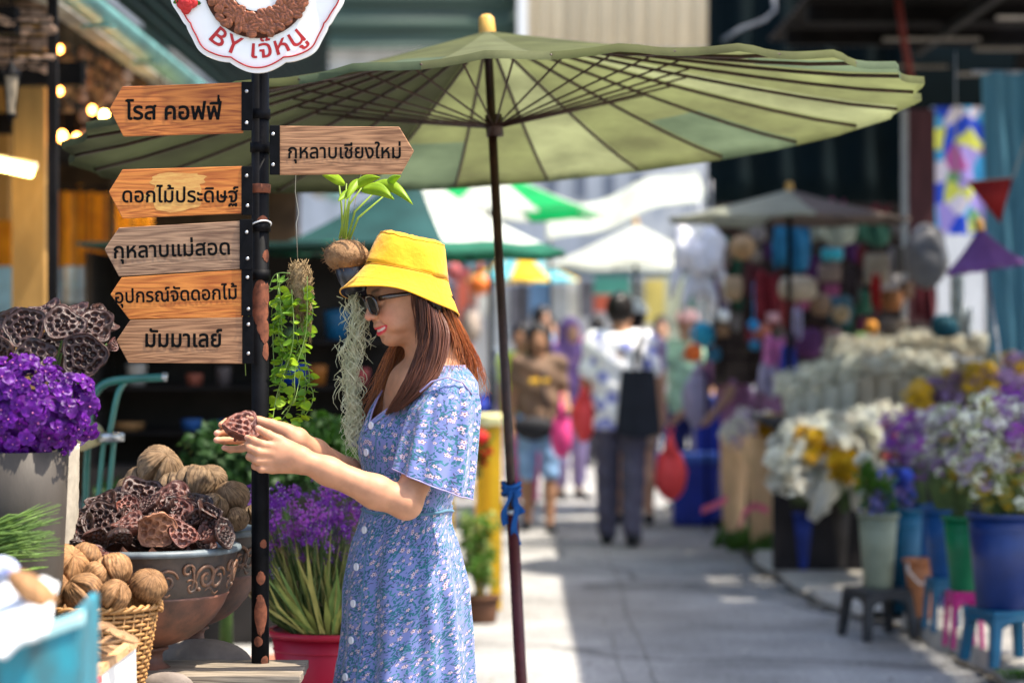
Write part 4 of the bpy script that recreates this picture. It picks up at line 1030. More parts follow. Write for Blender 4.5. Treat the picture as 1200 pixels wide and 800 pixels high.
b.sph(cm, (.022, .022, .06), 14, 10, fn=lambda q, p_, t: q*(1+.15*N3(q.x*90, q.y*90, q.z*60)))
for i in range(60): 
    p = cm+V((rnd(.0, .02), rnd(-.02, .02), rnd(-.05, .0))); b.tube([p, p+V((rnd(-.006, .01), rnd(-.01, .01), -.03)), p+V((rnd(-.006, .012), rnd(-.01, .01), -rnd(.05, .09)))], .0007, 3)
b.build('moss_ball', M_moss, hp)
def leafq(L_, W_, fold=.15, n=3):
    mb = MB()
    def g(u, v): s = math.sin(PI*(v**.75))**.75; y = (u-.5)*2; return (v*L_, y*W_*s, abs(y)*fold*W_-.12*L_*v*v)
    mb.grid(g, 4, 6); return mb
LF = proto_mesh(leafq(.020, .0080), 'leaf', M_leafy); LFg = LF.copy(); LFg.materials[0] = mat('mid leaf', (.22, .42, .05), .4, c2=(.13, .28, .03), trans=.45, scale=30, bump=0)
st = MB(); rs = random.Random(5)
cnt = 0
vines = [(338, 300, [(330, 345), (322, 352), (300, 360), (292, 366)]), (340, 330, [(318, 350), (304, 368), (296, 400), (289, 414), (288, 438)])]
tr = []
for i in range(18):
    x0 = 338+rs.uniform(-14, 24); xe = 344+rs.uniform(-26, 24); L_ = rs.uniform(60, 150) if i > 3 else 165
    tr.append([(x0, 335+rs.uniform(-15, 20)), (x0+rs.uniform(-10, 10), 335+L_*.4), (xe+rs.uniform(-5, 5), 335+L_*.75), (xe+rs.uniform(-8, 4)-6, 330+L_)])
tr.append([(340, 320), (322, 322), (312, 345), (296, 366), (290, 372)]); tr.append([(338, 326), (318, 340), (300, 352), (291, 366)]); tr.append([(330, 350), (312, 362), (296, 385), (288, 412), (288, 440)]); tr.append([(352, 440), (345, 470), (338, 476), (330, 485)])
for q, t_ in enumerate(tr):
    dd = 5.36+rs.uniform(-.035, .02) if q < 18 else 5.33
    pts = [P(x, y, dd+rs.uniform(-.012, .012)) for x, y in t_]
    # smooth
    sm = []
    for i in range(len(pts)-1):
        for s_2 in range(6):
            t = s_2/6; p0 = pts[max(i-1, 0)]; p1 = pts[i]; p2 = pts[i+1]; p3 = pts[min(i+2, len(pts)-1)]
            sm.append(.5*((2*p1)+(p2-p0)*t+(2*p0-5*p1+4*p2-p3)*t*t+(3*p1-p0-3*p2+p3)*t**3))
    sm.append(pts[-1]); st.tube(sm, .0011, 4)
    thin = q >= 18
    for i, p in enumerate(sm[1:]):
        if thin and i % 4: continue
        for s_2 in (0, 1):
            if cnt > 290 or rs.random() < .12: continue
            a = rs.uniform(0, TAU); dr = V((math.cos(a), math.sin(a)*.8-.3, rs.uniform(-.5, .4))).normalized()
            qn = dr.to_track_quat('X', 'Z').to_matrix() @ Matrix.Rotation(rs.uniform(-1.2, 1.2), 3, 'X')
            inst(LF if rs.random() < .55+.3*(p.z < 1.3) else LFg, 'leaf', p, qn.to_quaternion(), rs.uniform(.6, 1.45)*(.6 if thin else 1), hp); cnt += 1
st.build('vines', mat('vine stem', (.22, .33, .08), .5, bump=0), hp)

hn = empty('hanging_plant', P(405, 300, 5.42), 'hanging brown bulb in a black band with upright leaves and curly pale air plant below', 'hanging plant')
M_bulb = mat('hairy brown bulb', (.30, .17, .08), .85, c2=(.14, .075, .035), scale=30, bump=.9, bscale=120, dist=.004)
cB = P(406, 300, 5.42)
b = MB(); b.sph(cB, (.050, .048, .037), 28, 18, fn=lambda q, p_, t: q*(1+.07*N3(q.x*40, q.y*40, q.z*40)))
for i in range(260):
    a = rnd(0, TAU); z = rnd(-.9, 1); w_ = (1-z*z)**.5; p = cB+V((math.cos(a)*.05*w_, math.sin(a)*.048*w_, z*.037)); o_ = V((math.cos(a)*w_, math.sin(a)*w_, z))*.006+V((rnd(-1, 1), rnd(-1, 1), rnd(-1, 1)))*.006
    b.tube([p-o_*.3, p+o_], .0005, 3)
b.build('bulb', M_bulb, hn)
b = MB(); Mt = Matrix.Translation(P(411, 320, 5.42)) @ Matrix.Rotation(R(-14), 4, 'Y')
b.lathe([(.033, .02), (.0345, .02), (.030, -.015), (.022, -.045), (.0, -.046)], 28, M=Mt); b.build('plastic_band', mat('black plastic', (.02, .022, .03), .35, spec=.6), hn)
M_air = mat('pale curly air plant', (.82, .80, .58), .7, c2=(.56, .56, .34), trans=.3, scale=40, bump=0)
b = MB()
for i in range(680):
    t = rs.random()**.9; y = 342+165*t; cx = 416+(-6*t)+3*math.sin(t*9); hw = 15*(1-.55*t)*(1+.3*math.sin(t*23))
    p = P(cx+rs.gauss(0, hw*.5), y, 5.42+rs.uniform(-.03, .03)*(1-.5*t)); a = rs.uniform(0, TAU); r_ = rs.uniform(.004, .012); tw = rs.choice((-1, 1)); dz = rs.uniform(.4, 2.6)
    pts = [p+V((r_*math.cos(a+tw*s_2*.75)*(1+s_2*.10), r_*.7*math.sin(a+tw*s_2*.75), -r_*dz*s_2*.55)) for s_2 in range(6)]
    b.tube(pts, [.0011, .0010, .0010, .0008, .0006, .0003], 4, cap=False)
b.tube([P(414, 345, 5.42), P(417, 420, 5.42), P(411, 500, 5.42)], [.006, .004, .002], 8)
b.build('air_plant', M_air, hn)
b = MB()
stems = [((398, 280), (404, 250), (406, 215)), ((402, 280), (400, 240), (397, 212)), ((405, 281), (409, 240), (424, 220)), ((407, 281), (416, 248), (438, 226)), ((409, 282), (420, 255), (452, 228)), ((403, 279), (406, 250), (412, 222))]
for s_2 in stems: b.tube([P(x, y, 5.42-.0*i) for i, (x, y) in enumerate(s_2)], [.0032, .0026, .0016], 6)
b.build('leaf_stalks', mat('yellow green stalk', (.30, .42, .06), .4, trans=.3, bump=0), hn)
def bigleaf(a, bp_, w_, droop, nrm=V((0, -1, .25))):
    a = P(*a, 5.40); bb = P(*bp_, 5.36); L_ = bb-a; sd_ = L_.cross(nrm).normalized()
    mb = MB()
    def g(u, v):
        s = math.sin(PI*(.04+.96*v)**.8)**.9; y = (u-.5)*2
        return a+L_*v+sd_*(y*w_*s)+V((0, 0, 1))*(droop*math.sin(PI*v))+V((0, 1, 0))*(abs(y)*w_*.35)
    mb.grid(g, 6, 14); mb.build('leaf', M_leafy, hn, solid=.0006)
bigleaf((404, 216), (376, 204), .012, .004); bigleaf((410, 222), (396, 236), .008, 0); bigleaf((424, 222), (462, 234), .016, .012); bigleaf((436, 216), (484, 240), .014, .018); bigleaf((412, 222), (446, 208), .012, .008); bigleaf((420, 210), (406, 234), .010, .004); bigleaf((450, 222), (470, 206), .010, .006); bigleaf((398, 212), (384, 206), .007, .004)
b = MB(); b.tube([P(440, 150, 5.36), P(420, 215, 5.42), P(408, 285, 5.42)], .0007, 4); b.build('wire', M_wire, hn)

# ------------------------------------------------------------------ flowers: general bunch builder
def blossom_mesh(kind, m, seed=0):
    rs2 = random.Random(seed); mb = MB()
    if kind == 'statice':            # spray of tiny papery florets
        for i in range(26):
            a = rs2.uniform(0, TAU); r = rs2.random()**.5; p = V((r*math.cos(a), r*math.sin(a), rs2.uniform(-.5, .5)*(1.2-r)))
            for q in range(4):
                a2 = a+q*TAU/4+rs2.uniform(-.4, .4); d1 = V((math.cos(a2), math.sin(a2), rs2.uniform(.2, .9))).normalized()*.24; d2 = d1.cross(V((rs2.uniform(-1, 1), rs2.uniform(-1, 1), 1))).normalized()*.10
                mb.add([p, p+d1*.6+d2, p+d1, p+d1*.6-d2], [(0, 1, 2, 3)], mi=1 if q == 0 and i % 3 == 0 else 0)
    elif kind == 'daisy':
        for q in range(14):
            a = TAU*q/14; c_, s_3 = math.cos(a), math.sin(a)
            mb.add([(0, 0, 0), (c_*.6-s_3*.16, s_3*.6+c_*.16, .12), (c_, s_3, .05), (c_*.6+s_3*.16, s_3*.6-c_*.16, .12)], [(0, 1, 2, 3)])
        mb.sph((0, 0, .08), (.25, .25, .14), 8, 5, mi=1)
    elif kind == 'fluff':            # dense round head of papery bits
        for i in range(44):
            z = rs2.uniform(-.6, 1); a = rs2.uniform(0, TAU); w_ = (1-min(1, z*z))**.5; n_ = V((math.cos(a)*w_, math.sin(a)*w_, z)); t1 = n_.cross(V((.3, .5, .8))).normalized()*.27; t2 = n_.cross(t1).normalized()*.20
            c_ = n_*rs2.uniform(.55, .9); mb.add([c_-t1*.4, c_+t2+n_*.12, c_+t1+n_*.22, c_-t2+n_*.12], [(0, 1, 2, 3)], mi=i % 2)
    elif kind == 'carn':
        for i in range(30):
            a = i*2.4; r = (i/30)**.6*.8; z = .55-r*.6; c_ = V((r*math.cos(a), r*math.sin(a), z)); t1 = V((-math.sin(a), math.cos(a), .3))*.28; n_ = V((math.cos(a), math.sin(a), .8))*.26
            mb.add([c_-t1-n_*.3, c_+t1-n_*.3, c_+t1*.8+n_, c_-t1*.8+n_], [(0, 1, 2, 3)])
    elif kind == 'leaf':
        for i in range(18):
            a = rs2.uniform(0, TAU); p = V((rs2.uniform(-.5, .5), rs2.uniform(-.5, .5), rs2.uniform(-.35, .35))); d1 = V((math.cos(a), math.sin(a), rs2.uniform(-.3, .8))).normalized()*.75; d2 = d1.cross(V((rs2.uniform(-.5, .5), rs2.uniform(-.5, .5), 1))).normalized()*.2
            mb.add([p, p+d1*.5+d2, p+d1, p+d1*.5-d2], [(0, 1, 2, 3)])
    return proto_mesh(mb, kind, m, smooth=False)
def fm(name, c, c2=None, tr=.35): return mat(name, c, .7, c2=c2, scale=14, trans=tr, bump=0, objrand=.3)
F_pur = fm('purple floret', (.30, .055, .48), (.16, .02, .30)); F_pur2 = fm('magenta floret', (.38, .08, .46)); F_wh = fm('white floret', (.88, .88, .80), (.74, .74, .62)); F_cr = fm('cream floret', (.80, .74, .60), (.60, .54, .42)); F_ye = fm('yellow floret', (.75, .50, .02), (.5, .3, .01)); F_lil = fm('lilac floret', (.48, .34, .60), (.3, .2, .42)); F_yg = fm('yellow green floret', (.45, .50, .18), (.25, .32, .08)); F_red = fm('red floret', (.62, .03, .03)); F_blu = fm('blue floret', (.08, .14, .55)); F_pk = fm('pink floret', (.75, .3, .38)); F_br = fm('dusky floret', (.18, .10, .16), (.08, .05, .07))
BL = {}
def bl(kind, a, b_, seed=0):
    k = (kind, a.name, b_.name, seed)
    if k not in BL: BL[k] = blossom_mesh(kind, [a, b_], seed)
    return BL[k]
STM = mat('flower stem', (.13, .20, .06), .6, c2=(.07, .11, .035), trans=.2, scale=20, bump=0)
STMg = mat('dry flower stem', (.30, .26, .15), .7, c2=(.16, .14, .08), scale=20, bump=0)
def bunch(name, foot, top, spread, n, heads, hs, label, group=None, stem_m=None, zj=.06, foot_r=.03, cat='flowers', leafy=0, extra_lo=0, seed=1, flat=1., parent_parts=None):
    """foot, top: world points; heads: list of blossom meshes; hs: head radius"""
    r_ = random.Random(seed*77+5); foot = V(foot); top = V(top)
    e = empty(name, foot, label, cat, group); sb = MB(); ax = (top-foot)
    for i in range(n):
        a = r_.uniform(0, TAU); q = math.sqrt(r_.random()); off = V((math.cos(a)*q*spread, math.sin(a)*q*spread*flat, r_.uniform(-zj, zj)-.25*q*q*spread))
        f0 = foot+V((math.cos(a)*foot_r*r_.random(), math.sin(a)*foot_r*r_.random(), 0)); t_ = top+off; mid = f0*.55+t_*.45-V((off.x*.12, off.y*.12, 0))
        sb.tube([f0, mid, t_], [.0022, .0018, .0012], 3, cap=False)
        for k_ in range(1+extra_lo):
            p = t_ if k_ == 0 else mid*(.5-.25*r_.random()*k_)+t_*(.5+.25*r_.random()*k_); p = p if k_ == 0 else mid.lerp(t_, r_.uniform(.35, .95))+V((r_.uniform(-.02, .02), r_.uniform(-.02, .02), 0))
            inst(r_.choice(heads), 'blossom', p, face_to((off.x*1.3/max(spread, .01)+r_.uniform(-.4, .4), off.y/max(spread, .01)-.5+r_.uniform(-.4, .4), .9), r_.uniform(0, 6)), hs*1.12*r_.uniform(.7, 1.25)*(1 if k_ == 0 else .7), e)
        for k_ in range(leafy):
            inst(bl('leaf', M_leaf, M_leafd), 'leaf_cluster', f0.lerp(t_, r_.uniform(.45, .9)), face_to((r_.uniform(-1, 1), r_.uniform(-1, 1), 1)), hs*1.1, e)
    sb.build('stems', stem_m or STM, e)
    return e
def bucket(c, r0, r1, h, m, label, group=None, cat='bucket', name='bucket', ribs=0, lip=.008, water=True, rim_m=None):
    e = empty(name, c, label, cat, group); c = V(c)
    b = MB(); fn = (lambda q, t: V((q.x*(1+.012*math.cos(ribs*t)), q.y*(1+.012*math.cos(ribs*t)), q.z))) if ribs else None
    N_ = max(40, ribs*5) if ribs else 48
    b.lathe([(0, 0), (r0*.96, 0), (r0, .006), (r0+(r1-r0)*.5, h*.5), (r1, h-.002), (r1-.004, h-.002), (r0, h*.1), (0, h*.08)], N_, c=c, fn=fn); b.build('body', m, e)
    b = MB(); b.lathe([(r1-.003, h-.004), (r1+lip, h-.014), (r1+lip+.001, h-.004), (r1+lip-.001, h+.003), (r1-.004, h+.003)], 48, c=c); b.build('rim', rim_m or m, e)
    b = MB(); b.lathe([(r0+(r1-r0)*.82+.001, h*.82), (r0+(r1-r0)*.82+.0035, h*.83), (r0+(r1-r0)*.84+.001, h*.84)], 48, c=c); b.build('ridge', m, e)
    return e
# red bucket with purple statice behind the post
M_redpl = mat('crimson plastic', (.36, .007, .028), .45, var=.2, scale=3, bump=.05, spec=.3)
c = V((P(386, 0, 6.35).x, 6.35, .37)); hr = P(0, 737, 6.35).z-.37
bucket(c, .115, .152, hr, M_redpl, 'crimson plastic bucket holding purple statice behind the post')
b = MB(); b.box((c.x, c.y, .184), (.36, .36, .366)); setp(b.build('crate', M_dark, smooth=False, bevel=.01), 'dark crate under the crimson bucket', 'crate')
for i, (x, y, x0, n, sp_) in enumerate([(352, 592, 365, 26, .13), (325, 600, 372, 20, .10), (392, 588, 385, 26, .12), (300, 598, 360, 12, .07), (420, 600, 392, 16, .10)]):
    d = 6.32+.05*(i % 3)
    bunch('statice_bunch', P(x0, 745, d), P(x, y, d-.04), sp_, n, [bl('statice', F_pur, F_wh, 0), bl('statice', F_pur2, F_lil, 1), bl('statice', F_pur, F_lil, 2)], .021,
          ['purple statice nearest the post in the crimson bucket', 'purple statice seen on the near side of the post', 'purple statice next to the blue dress', 'sparse statice beyond the post above the bowls', 'statice half hidden by the dress'][i], 'statice in the crimson bucket', zj=.07, foot_r=.04, extra_lo=1, seed=i+3)
b = MB(); rs = random.Random(8)
for i in range(330):          # straggling green stalks below the blossoms
    x1 = rs.uniform(288, 432); y1 = rs.uniform(610, 700); x0 = 386+(x1-386)*rs.uniform(.25, .45); d = 6.33+rs.uniform(-.1, .1)
    b.tube([P(x0, 745, d), P((x0+x1)/2+rs.uniform(-9, 9), (y1+745)/2+8, d), P(x1, y1, d-.02)], [.003, .0025, .0008], 4, cap=False, c=rs.choice([(1, 1, 1), (.6, .7, .5), (2.6, 1.7, 1.6), (1.5, 1.3, 1), (.4, .5, .4)]))
for i in range(70):
    x1 = rs.uniform(292, 425); y1 = rs.uniform(630, 715); x0 = 386+(x1-386)*rs.uniform(.2, .5); d = 6.26+rs.uniform(-.06, .06); p0 = P(x0, 742, d); p1 = P(x1, y1, d-.02); m_ = (p0+p1)/2+V((rs.uniform(-.02, .02), 0, 0)); s_2 = V((rs.uniform(.004, .009), rs.uniform(-.004, .004), 0)); c_ = rs.choice([(3.2, 2.0, 1.6), (2.4, 1.8, 1.2), (1.4, 1.5, 1)])
    k0 = len(b.v); b.add([p0-s_2*.5, p0+s_2*.5, m_+s_2, p1, m_-s_2], [(0, 1, 2, 4), (4, 2, 3)], c=c_)
setp(b.build('stalks', mat('mixed stalks', (.15, .20, .07), .6, c2=(.08, .12, .035), trans=.2, scale=20, bump=0, vcol=True)), 'mass of green stalks rising out of the crimson bucket', 'stalks', None)
M_kraft = mat('kraft paper', (.46, .33, .19), .8, var=.12, trans=.25, bump=.1)
for i, (x, y, w_, h_) in enumerate([(345, 655, 12, 30), (366, 694, 9, 30), (322, 704, 9, 26), (302, 690, 7, 22), (384, 715, 6, 22), (342, 718, 7, 16)]):
    b = MB(); d = 6.24
    def g(u, v): q = P(x+w_*(u-.5)*2*(1-.75*v)-v*14+3*math.sin(v*5+i), y-h_*(v-.5), d+.05*math.sin(u*3)); q.y += .02*math.sin(u*5+v*3+i); return q
    b.grid(g, 6, 6); setp(b.build('paper_scrap', M_kraft), ['kraft paper corner among the statice below the blossoms', 'kraft paper corner low above the red bucket rim', 'paper corner beside the post', 'paper corner beyond the post', 'paper corner beside the dress', 'small paper scrap above the bucket rim'][i], 'paper', 'paper scraps around the statice')

# leafy plants behind the woman's hands, dark shrubs behind the signs
def shrub(cx, cy, d, wpx, hpx, m, n, hs, label, seed=0, pale=None, kind='leaf'):
    r_ = random.Random(seed); c = P(cx, cy, d); e = empty('potted_plant', V((c.x, c.y, 0)), label, 'plant', 'plants along the shaded shop front')
    b = MB(); b.tube([V((c.x, c.y, .2)), c], [.03, .01], 6); b.build('stem', M_stem, e)
    b = MB(); b.lathe([(0, 0), (.12, 0), (.15, .25), (.14, .25), (.11, .04)], 24, c=(c.x, c.y, 0)); b.build('pot', mat('plain clay pot', (.25, .10, .06), .8), e)
    for i in range(n):
        th = r_.uniform(0, TAU); q = r_.random()**.5; z = r_.uniform(-1, 1); w_ = (1-z*z)**.5
        p = c+V((q*w_*math.cos(th)*wpx*d/F, q*w_*math.sin(th)*wpx*d/F*.7, z*hpx*d/F*.9))
        inst(bl('leaf', m, m, i % 3) if not (pale and i % 3 == 0) else bl('fluff', pale, m, 1), 'leaf_cluster', p, face_to((w_*math.cos(th), w_*math.sin(th)-.5, z+.6), r_.uniform(0, 6)), hs*r_.uniform(.7, 1.3), e)
F_palg = fm('pale green bloom', (.40, .52, .22), (.22, .36, .10))
shrub(385, 520, 7.8, 55, 26, M_leaf, 90, .045, 'leafy plant with pale green blooms behind the outstretched hands', 1, F_palg)
shrub(265, 540, 8.4, 48, 38, M_leafd, 90, .05, 'dark leafy shrub behind the rear bowl', 2)
shrub(335, 548, 8.8, 44, 28, M_leafd, 60, .05, 'dark low shrub between the post and the hands', 3)
shrub(180, 588, 9.2, 75, 22, M_leafd, 90, .055, 'low mossy shrub behind the heap of pods', 4)
shrub(430, 545, 7.6, 30, 30, M_leaf, 40, .04, 'green plant hidden partly by the dress', 5, F_palg)

# ------------------------------------------------------------------ left: shop front, gutter, curtain, lamps
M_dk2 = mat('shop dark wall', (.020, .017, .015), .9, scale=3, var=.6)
M_brownw = mat('brown shop wall', (.10, .06, .03), .8, scale=3, var=.5); M_tanw = mat('ochre plaster', (.40, .23, .07), .8, scale=2, var=.25, stretch=(4, 4, 1))
sh = empty('shop_building', V((-3.1, 14, 0)), 'dark open shop front along the far side with a green corrugated upper wall', 'shop')
def bx(parent, name, m, lo, hi, bevel=0.):
    b = MB(); b.box(((lo[0]+hi[0])/2, (lo[1]+hi[1])/2, (lo[2]+hi[2])/2), (hi[0]-lo[0], hi[1]-lo[1], hi[2]-lo[2])); return b.build(name, m, parent, smooth=False, bevel=bevel)
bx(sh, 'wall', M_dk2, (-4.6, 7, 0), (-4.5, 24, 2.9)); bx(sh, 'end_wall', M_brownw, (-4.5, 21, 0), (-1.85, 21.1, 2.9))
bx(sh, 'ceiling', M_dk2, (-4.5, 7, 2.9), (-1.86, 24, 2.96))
M_corr = mat('green corrugated sheet', (.005, .015, .012), .8, spec=.1, c2=(.0025, .007, .006), scale=2, stretch=(1, .3, 3), bump=.2)
b = MB()
def cg(u, v): return (-1.82-.015*math.cos(v*60*PI), 7+17*u, 2.97+2.4*v)
b.grid(cg, 30, 240); b.build('corrugated_wall', M_corr, sh)
M_gut = mat('turquoise gutter', (.14, .34, .32), .45, c2=(.08, .20, .19), scale=4, bump=.2)
b = MB()
def gt(u, v): a = PI+PI*v; return (-1.75+.065*math.cos(a), 7+17*u, 2.80+.065*math.sin(a))
b.grid(gt, 20, 10); b.build('gutter', M_gut, sh, solid=.006)
for i in range(12): bx(sh, 'gutter_strap', M_gut, (-1.82, 7.5+i*1.35, 2.72), (-1.68, 7.54+i*1.35, 2.735))
bx(sh, 'fascia', mat('weathered cement', (.30, .29, .27), .85, scale=6, var=.4), (-1.93, 7, 2.77), (-1.84, 24, 2.895))
pp = lambda x, y, d: P(x, y, d)
bx(sh, 'post', M_dark, (P(57, 0, 9.3).x, 9.27, 0), (P(68, 0, 9.3).x, 9.31, 2.72))
bx(sh, 'post', M_dark, (P(128, 0, 12.4).x, 12.4, 0), (P(134, 0, 12.4).x, 12.45, 2.72))
wl_ = bx(sh, 'pillar', M_tanw, (P(14, 0, 11).x, 11, 0), (P(52, 0, 11).x, 11.25, 2.9))
bx(sh, 'pillar', M_tanw, (P(-60, 0, 12.5).x, 12.5, P(0, 345, 12.5).z), (P(10, 0, 12.5).x, 12.6, 2.9))
M_yel = mat('yellow plastic sheet', (.90, .48, .02), .5, c2=(.65, .28, .01), scale=6, trans=.6, bump=0); M_whs = mat('pale blue glass', (.45, .60, .70), .3, scale=4, var=.3, trans=.3, bump=0)
bx(sh, 'yellow_panel', M_yel, (P(-20, 0, 12.3).x, 12.3, P(0, 312, 12.3).z), (P(13, 0, 12.3).x, 12.33, P(0, 258, 12.3).z))
bx(sh, 'window_panel', mat('pale blue panel', (.35, .60, .70), .4, scale=4, var=.3, trans=.3, bump=0), (P(-20, 0, 12.3).x, 12.3, P(0, 368, 12.3).z), (P(16, 0, 12.3).x, 12.33, P(0, 312, 12.3).z))
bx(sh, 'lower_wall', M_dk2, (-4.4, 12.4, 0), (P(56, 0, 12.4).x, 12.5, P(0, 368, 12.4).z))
cu = empty('strip_curtain', V((P(110, 0, 12.6).x, 12.6, P(0, 352, 12.6).z)), 'curtain of yellow and white strips hanging in the shop entrance', 'curtain')
rs = random.Random(21); x = 68
M_dkor = mat('amber strip', (.50, .22, .02), .5, trans=.3, bump=0); M_whst = mat('white strip', (.6, .62, .6), .5, trans=.3, bump=0)
while x < 176:
    w_ = rs.uniform(3.5, 7); yt = 222+rs.uniform(-6, 6); ym = 312+rs.uniform(-2, 2); d = 12.6+rs.uniform(-.05, .05)
    s_o = bx(cu, 'strip', M_yel if rs.random() < .75 else M_dkor, (P(x, 0, d).x, d, P(0, ym, d).z), (P(x+w_, 0, d).x, d+.006, P(0, yt, d).z))
    bx(cu, 'strip', M_whst if rs.random() < .7 else M_whs, (P(x, 0, d).x, d, P(0, 356, d).z), (P(x+w_, 0, d).x, d+.006, P(0, ym+1, d).z))
    x += w_+rs.uniform(1.2, 3.4)
bx(cu, 'rail', M_dark, (P(64, 0, 12.5).x, 12.5, P(0, 224, 12.5).z), (P(180, 0, 12.5).x, 12.54, P(0, 218, 12.5).z)); bx(cu, 'rail', M_gut, (P(64, 0, 12.7).x, 12.7, P(0, 336, 12.7).z), (P(180, 0, 12.7).x, 12.74, P(0, 330, 12.7).z))
# lit lamps of the shop, plus one unseen tube added to light the curtain
def emis(name, c, s): 
    m = bpy.data.materials.new(name); m.use_nodes = True; bb = m.node_tree.nodes['Principled BSDF']; bb.inputs['Base Color'].default_value = (*c, 1); bb.inputs['Emission Color'].default_value = (*c, 1); bb.inputs['Emission Strength'].default_value = s; return m
E_tube = emis('lit tube', (1, .66, .16), 12); E_bulb = emis('lit bulb', (1, .55, .10), 28); E_bulb2 = emis('dim bulb', (1, .36, .06), 14)
tl = empty('tube_lamp', P(15, 196, 10.6), 'lit yellow fluorescent tube under the shop ceiling', 'lamp')
b = MB(); b.tube([P(-30, 186, 10.6), P(38, 201, 10.6)], .026, 12); b.build('tube', E_tube, tl); b = MB(); b.beam(P(-34, 180, 10.62), P(42, 195, 10.62), .05, .03); b.build('batten', M_white, tl, smooth=False)
b = MB(); b.tube([P(15, 190, 10.6), V((P(15, 0, 10.6).x, 10.6, 2.9))], .003, 5); b.build('cord', M_dark, tl)
for i, (x, y, r, mm, lab) in enumerate([(36, 91, 6.5, E_bulb, 'bright round bulb nearest the black lantern'), (54, 103, 6, E_bulb, 'bright bulb just beside the black shop post'), (48, 91, 4.5, E_bulb2, 'dim orange bulb between two bright ones'), (108, 129, 4.5, E_bulb2, 'warm bulb a little away from the top arrow board'), (122, 135, 5, E_bulb, 'bright bulb touching the tip of the top arrow board'), (70, 107, 4, E_bulb2, 'dim bulb on the other side of the shop post'), (70, 58, 4, E_bulb2, 'small orange bulb highest under the eave'), (73, 160, 6, E_bulb2, 'orange bulb low above the curtain'), (90, 162, 5, E_bulb2, 'orange bulb above the middle of the curtain')]):
    d = 11.2; e = empty('hanging_bulb', P(x, y, d), lab, 'light bulb', 'bulbs hanging in the shop front')
    b = MB(); b.sph(P(x, y, d), (r*d/F*.9, r*d/F*.9, r*d/F*1.1), 14, 10); b.build('globe', mm, e)
    b = MB(); q = P(x, y-r, d); b.tube([q, V((q.x, q.y, 2.9))], .0025, 5); b.build('cord', M_dark, e)
ln = empty('hanging_lantern', P(13, 140, 8.7), 'black metal lantern hanging at the frame edge', 'lantern')
b = MB(); d = 8.7
for x in (3, 10, 16, 24): b.tube([P(x, 80, d+(.03 if x in (10, 16) else -.03)), P(8+(x-3)*.5, 132, d)], .003, 5)
b.lathe([(.0, .22), (.01, .2), (.035, .165), (.036, .16)], 6, c=P(13, 140, d)); b.lathe([(.02, .02), (.025, .012), (.008, -.0), (.004, -.02), (0, -.02)], 6, c=P(13, 140, d)); b.tube([P(13, 72, d), V((P(13, 0, d).x, d, 2.9))], .003, 5)
b.build('cage', M_blackm, ln); b = MB(); b.lathe([(.026, .155), (.017, .02)], 6, c=P(13, 140, d)); b.build('glass', mat('dull lantern glass', (.25, .2, .14), .2), ln)
t2l = empty('tube_lamp', P(190, 226, 12.1), 'unseen tube lamp added behind the arrow boards to light the strip curtain', 'lamp'); b = MB(); b.tube([P(158, 226, 12.1), P(224, 226, 12.1)], .024, 12); b.build('tube', emis('added tube glow', (1, .66, .25), 45), t2l); b = MB(); q = P(190, 224, 12.1); b.tube([q, V((q.x, q.y, 2.9))], .004, 5); b.build('cord', M_dark, t2l)  # added tube, hidden from view, that brightens the curtain strips
# strands of shells and beads
M_sh = mat('capiz shell', (.50, .34, .24), .45, c2=(.32, .19, .12), trans=.35, scale=20, bump=0, objrand=.5)
sm_ = MB(); sm_.sph((0, 0, 0), (.026, .006, .034), 10, 6); SHM = proto_mesh(sm_, 'shell', M_sh); sm_ = MB(); sm_.sph((0, 0, 0), (.045, .006, .02), 10, 6); SHW = proto_mesh(sm_, 'shell', M_sh)
for i in range(20):
    x = 68+i*6.2+rs.uniform(-1.5, 1.5); d = 12.0+rs.uniform(-1, 1.6); yt = 40+max(0, (x-80))*.55; n_ = rs.randint(3, 6)
    e = empty('shell_strand', P(x, yt, d), 'strand of pale shells hung %s' % ['beside the black shop post', 'just past the shop post', 'over the first curtain strips', 'above the curtain edge', 'over the yellow curtain', 'above the low orange bulb', 'near the low bulbs', 'above the second low bulb', 'over the curtain middle', 'past the curtain middle', 'near the warm bulb', 'by the top board tip', 'above the top board tip', 'just over the top board', 'behind the top board edge', 'behind the top board grain', 'over the word rose', 'behind the top board middle', 'behind the word coffee', 'nearest the signpost'][i], 'shell mobile', 'shell strands under the eave')
    for k_ in range(n_): inst(SHM, 'shell', P(x+rs.uniform(-1, 1), yt+12+k_*rs.uniform(16, 20), d), (0, 0, rs.uniform(-.5, .5)), rs.uniform(.7, 1.1), e)
    b = MB(); q = P(x, yt+n_*18, d); b.tube([q, V((q.x, q.y, 2.9))], .0015, 4); b.build('thread', M_dark, e)
for i in range(9):
    y = 8+i*8.5; d = 9.2+rs.uniform(-.3, .5)
    e = empty('shell_strand', P(20, y, d), '%s row of pale shells at the corner above the lantern' % ['topmost', 'second highest', 'third highest', 'fourth highest', 'middle', 'fourth lowest', 'third lowest', 'second lowest', 'lowest'][i], 'shell mobile', 'shell rows at the top corner')
    for k_ in range(5): inst(SHW, 'shell', P(-2+k_*14+rs.uniform(-3, 3), y+rs.uniform(-3, 3)+k_*.8, d), (0, rs.uniform(-.3, .3), 0), rs.uniform(.5, 1.), e)
    b = MB(); b.tube([P(-20, y, d), P(60, y+3, d)], .006, 5); b.build('rod', M_dark, e)
bx(sh, 'beam', M_dark, (-2.6, 9.0, 2.55), (-1.85, 9.1, 2.65)); bx(sh, 'beam', M_dark, (-3.4, 10.4, 2.5), (-1.85, 10.5, 2.6)); bx(sh, 'beam', M_dark, (-3.4, 11.7, 2.4), (-1.85, 11.8, 2.5))

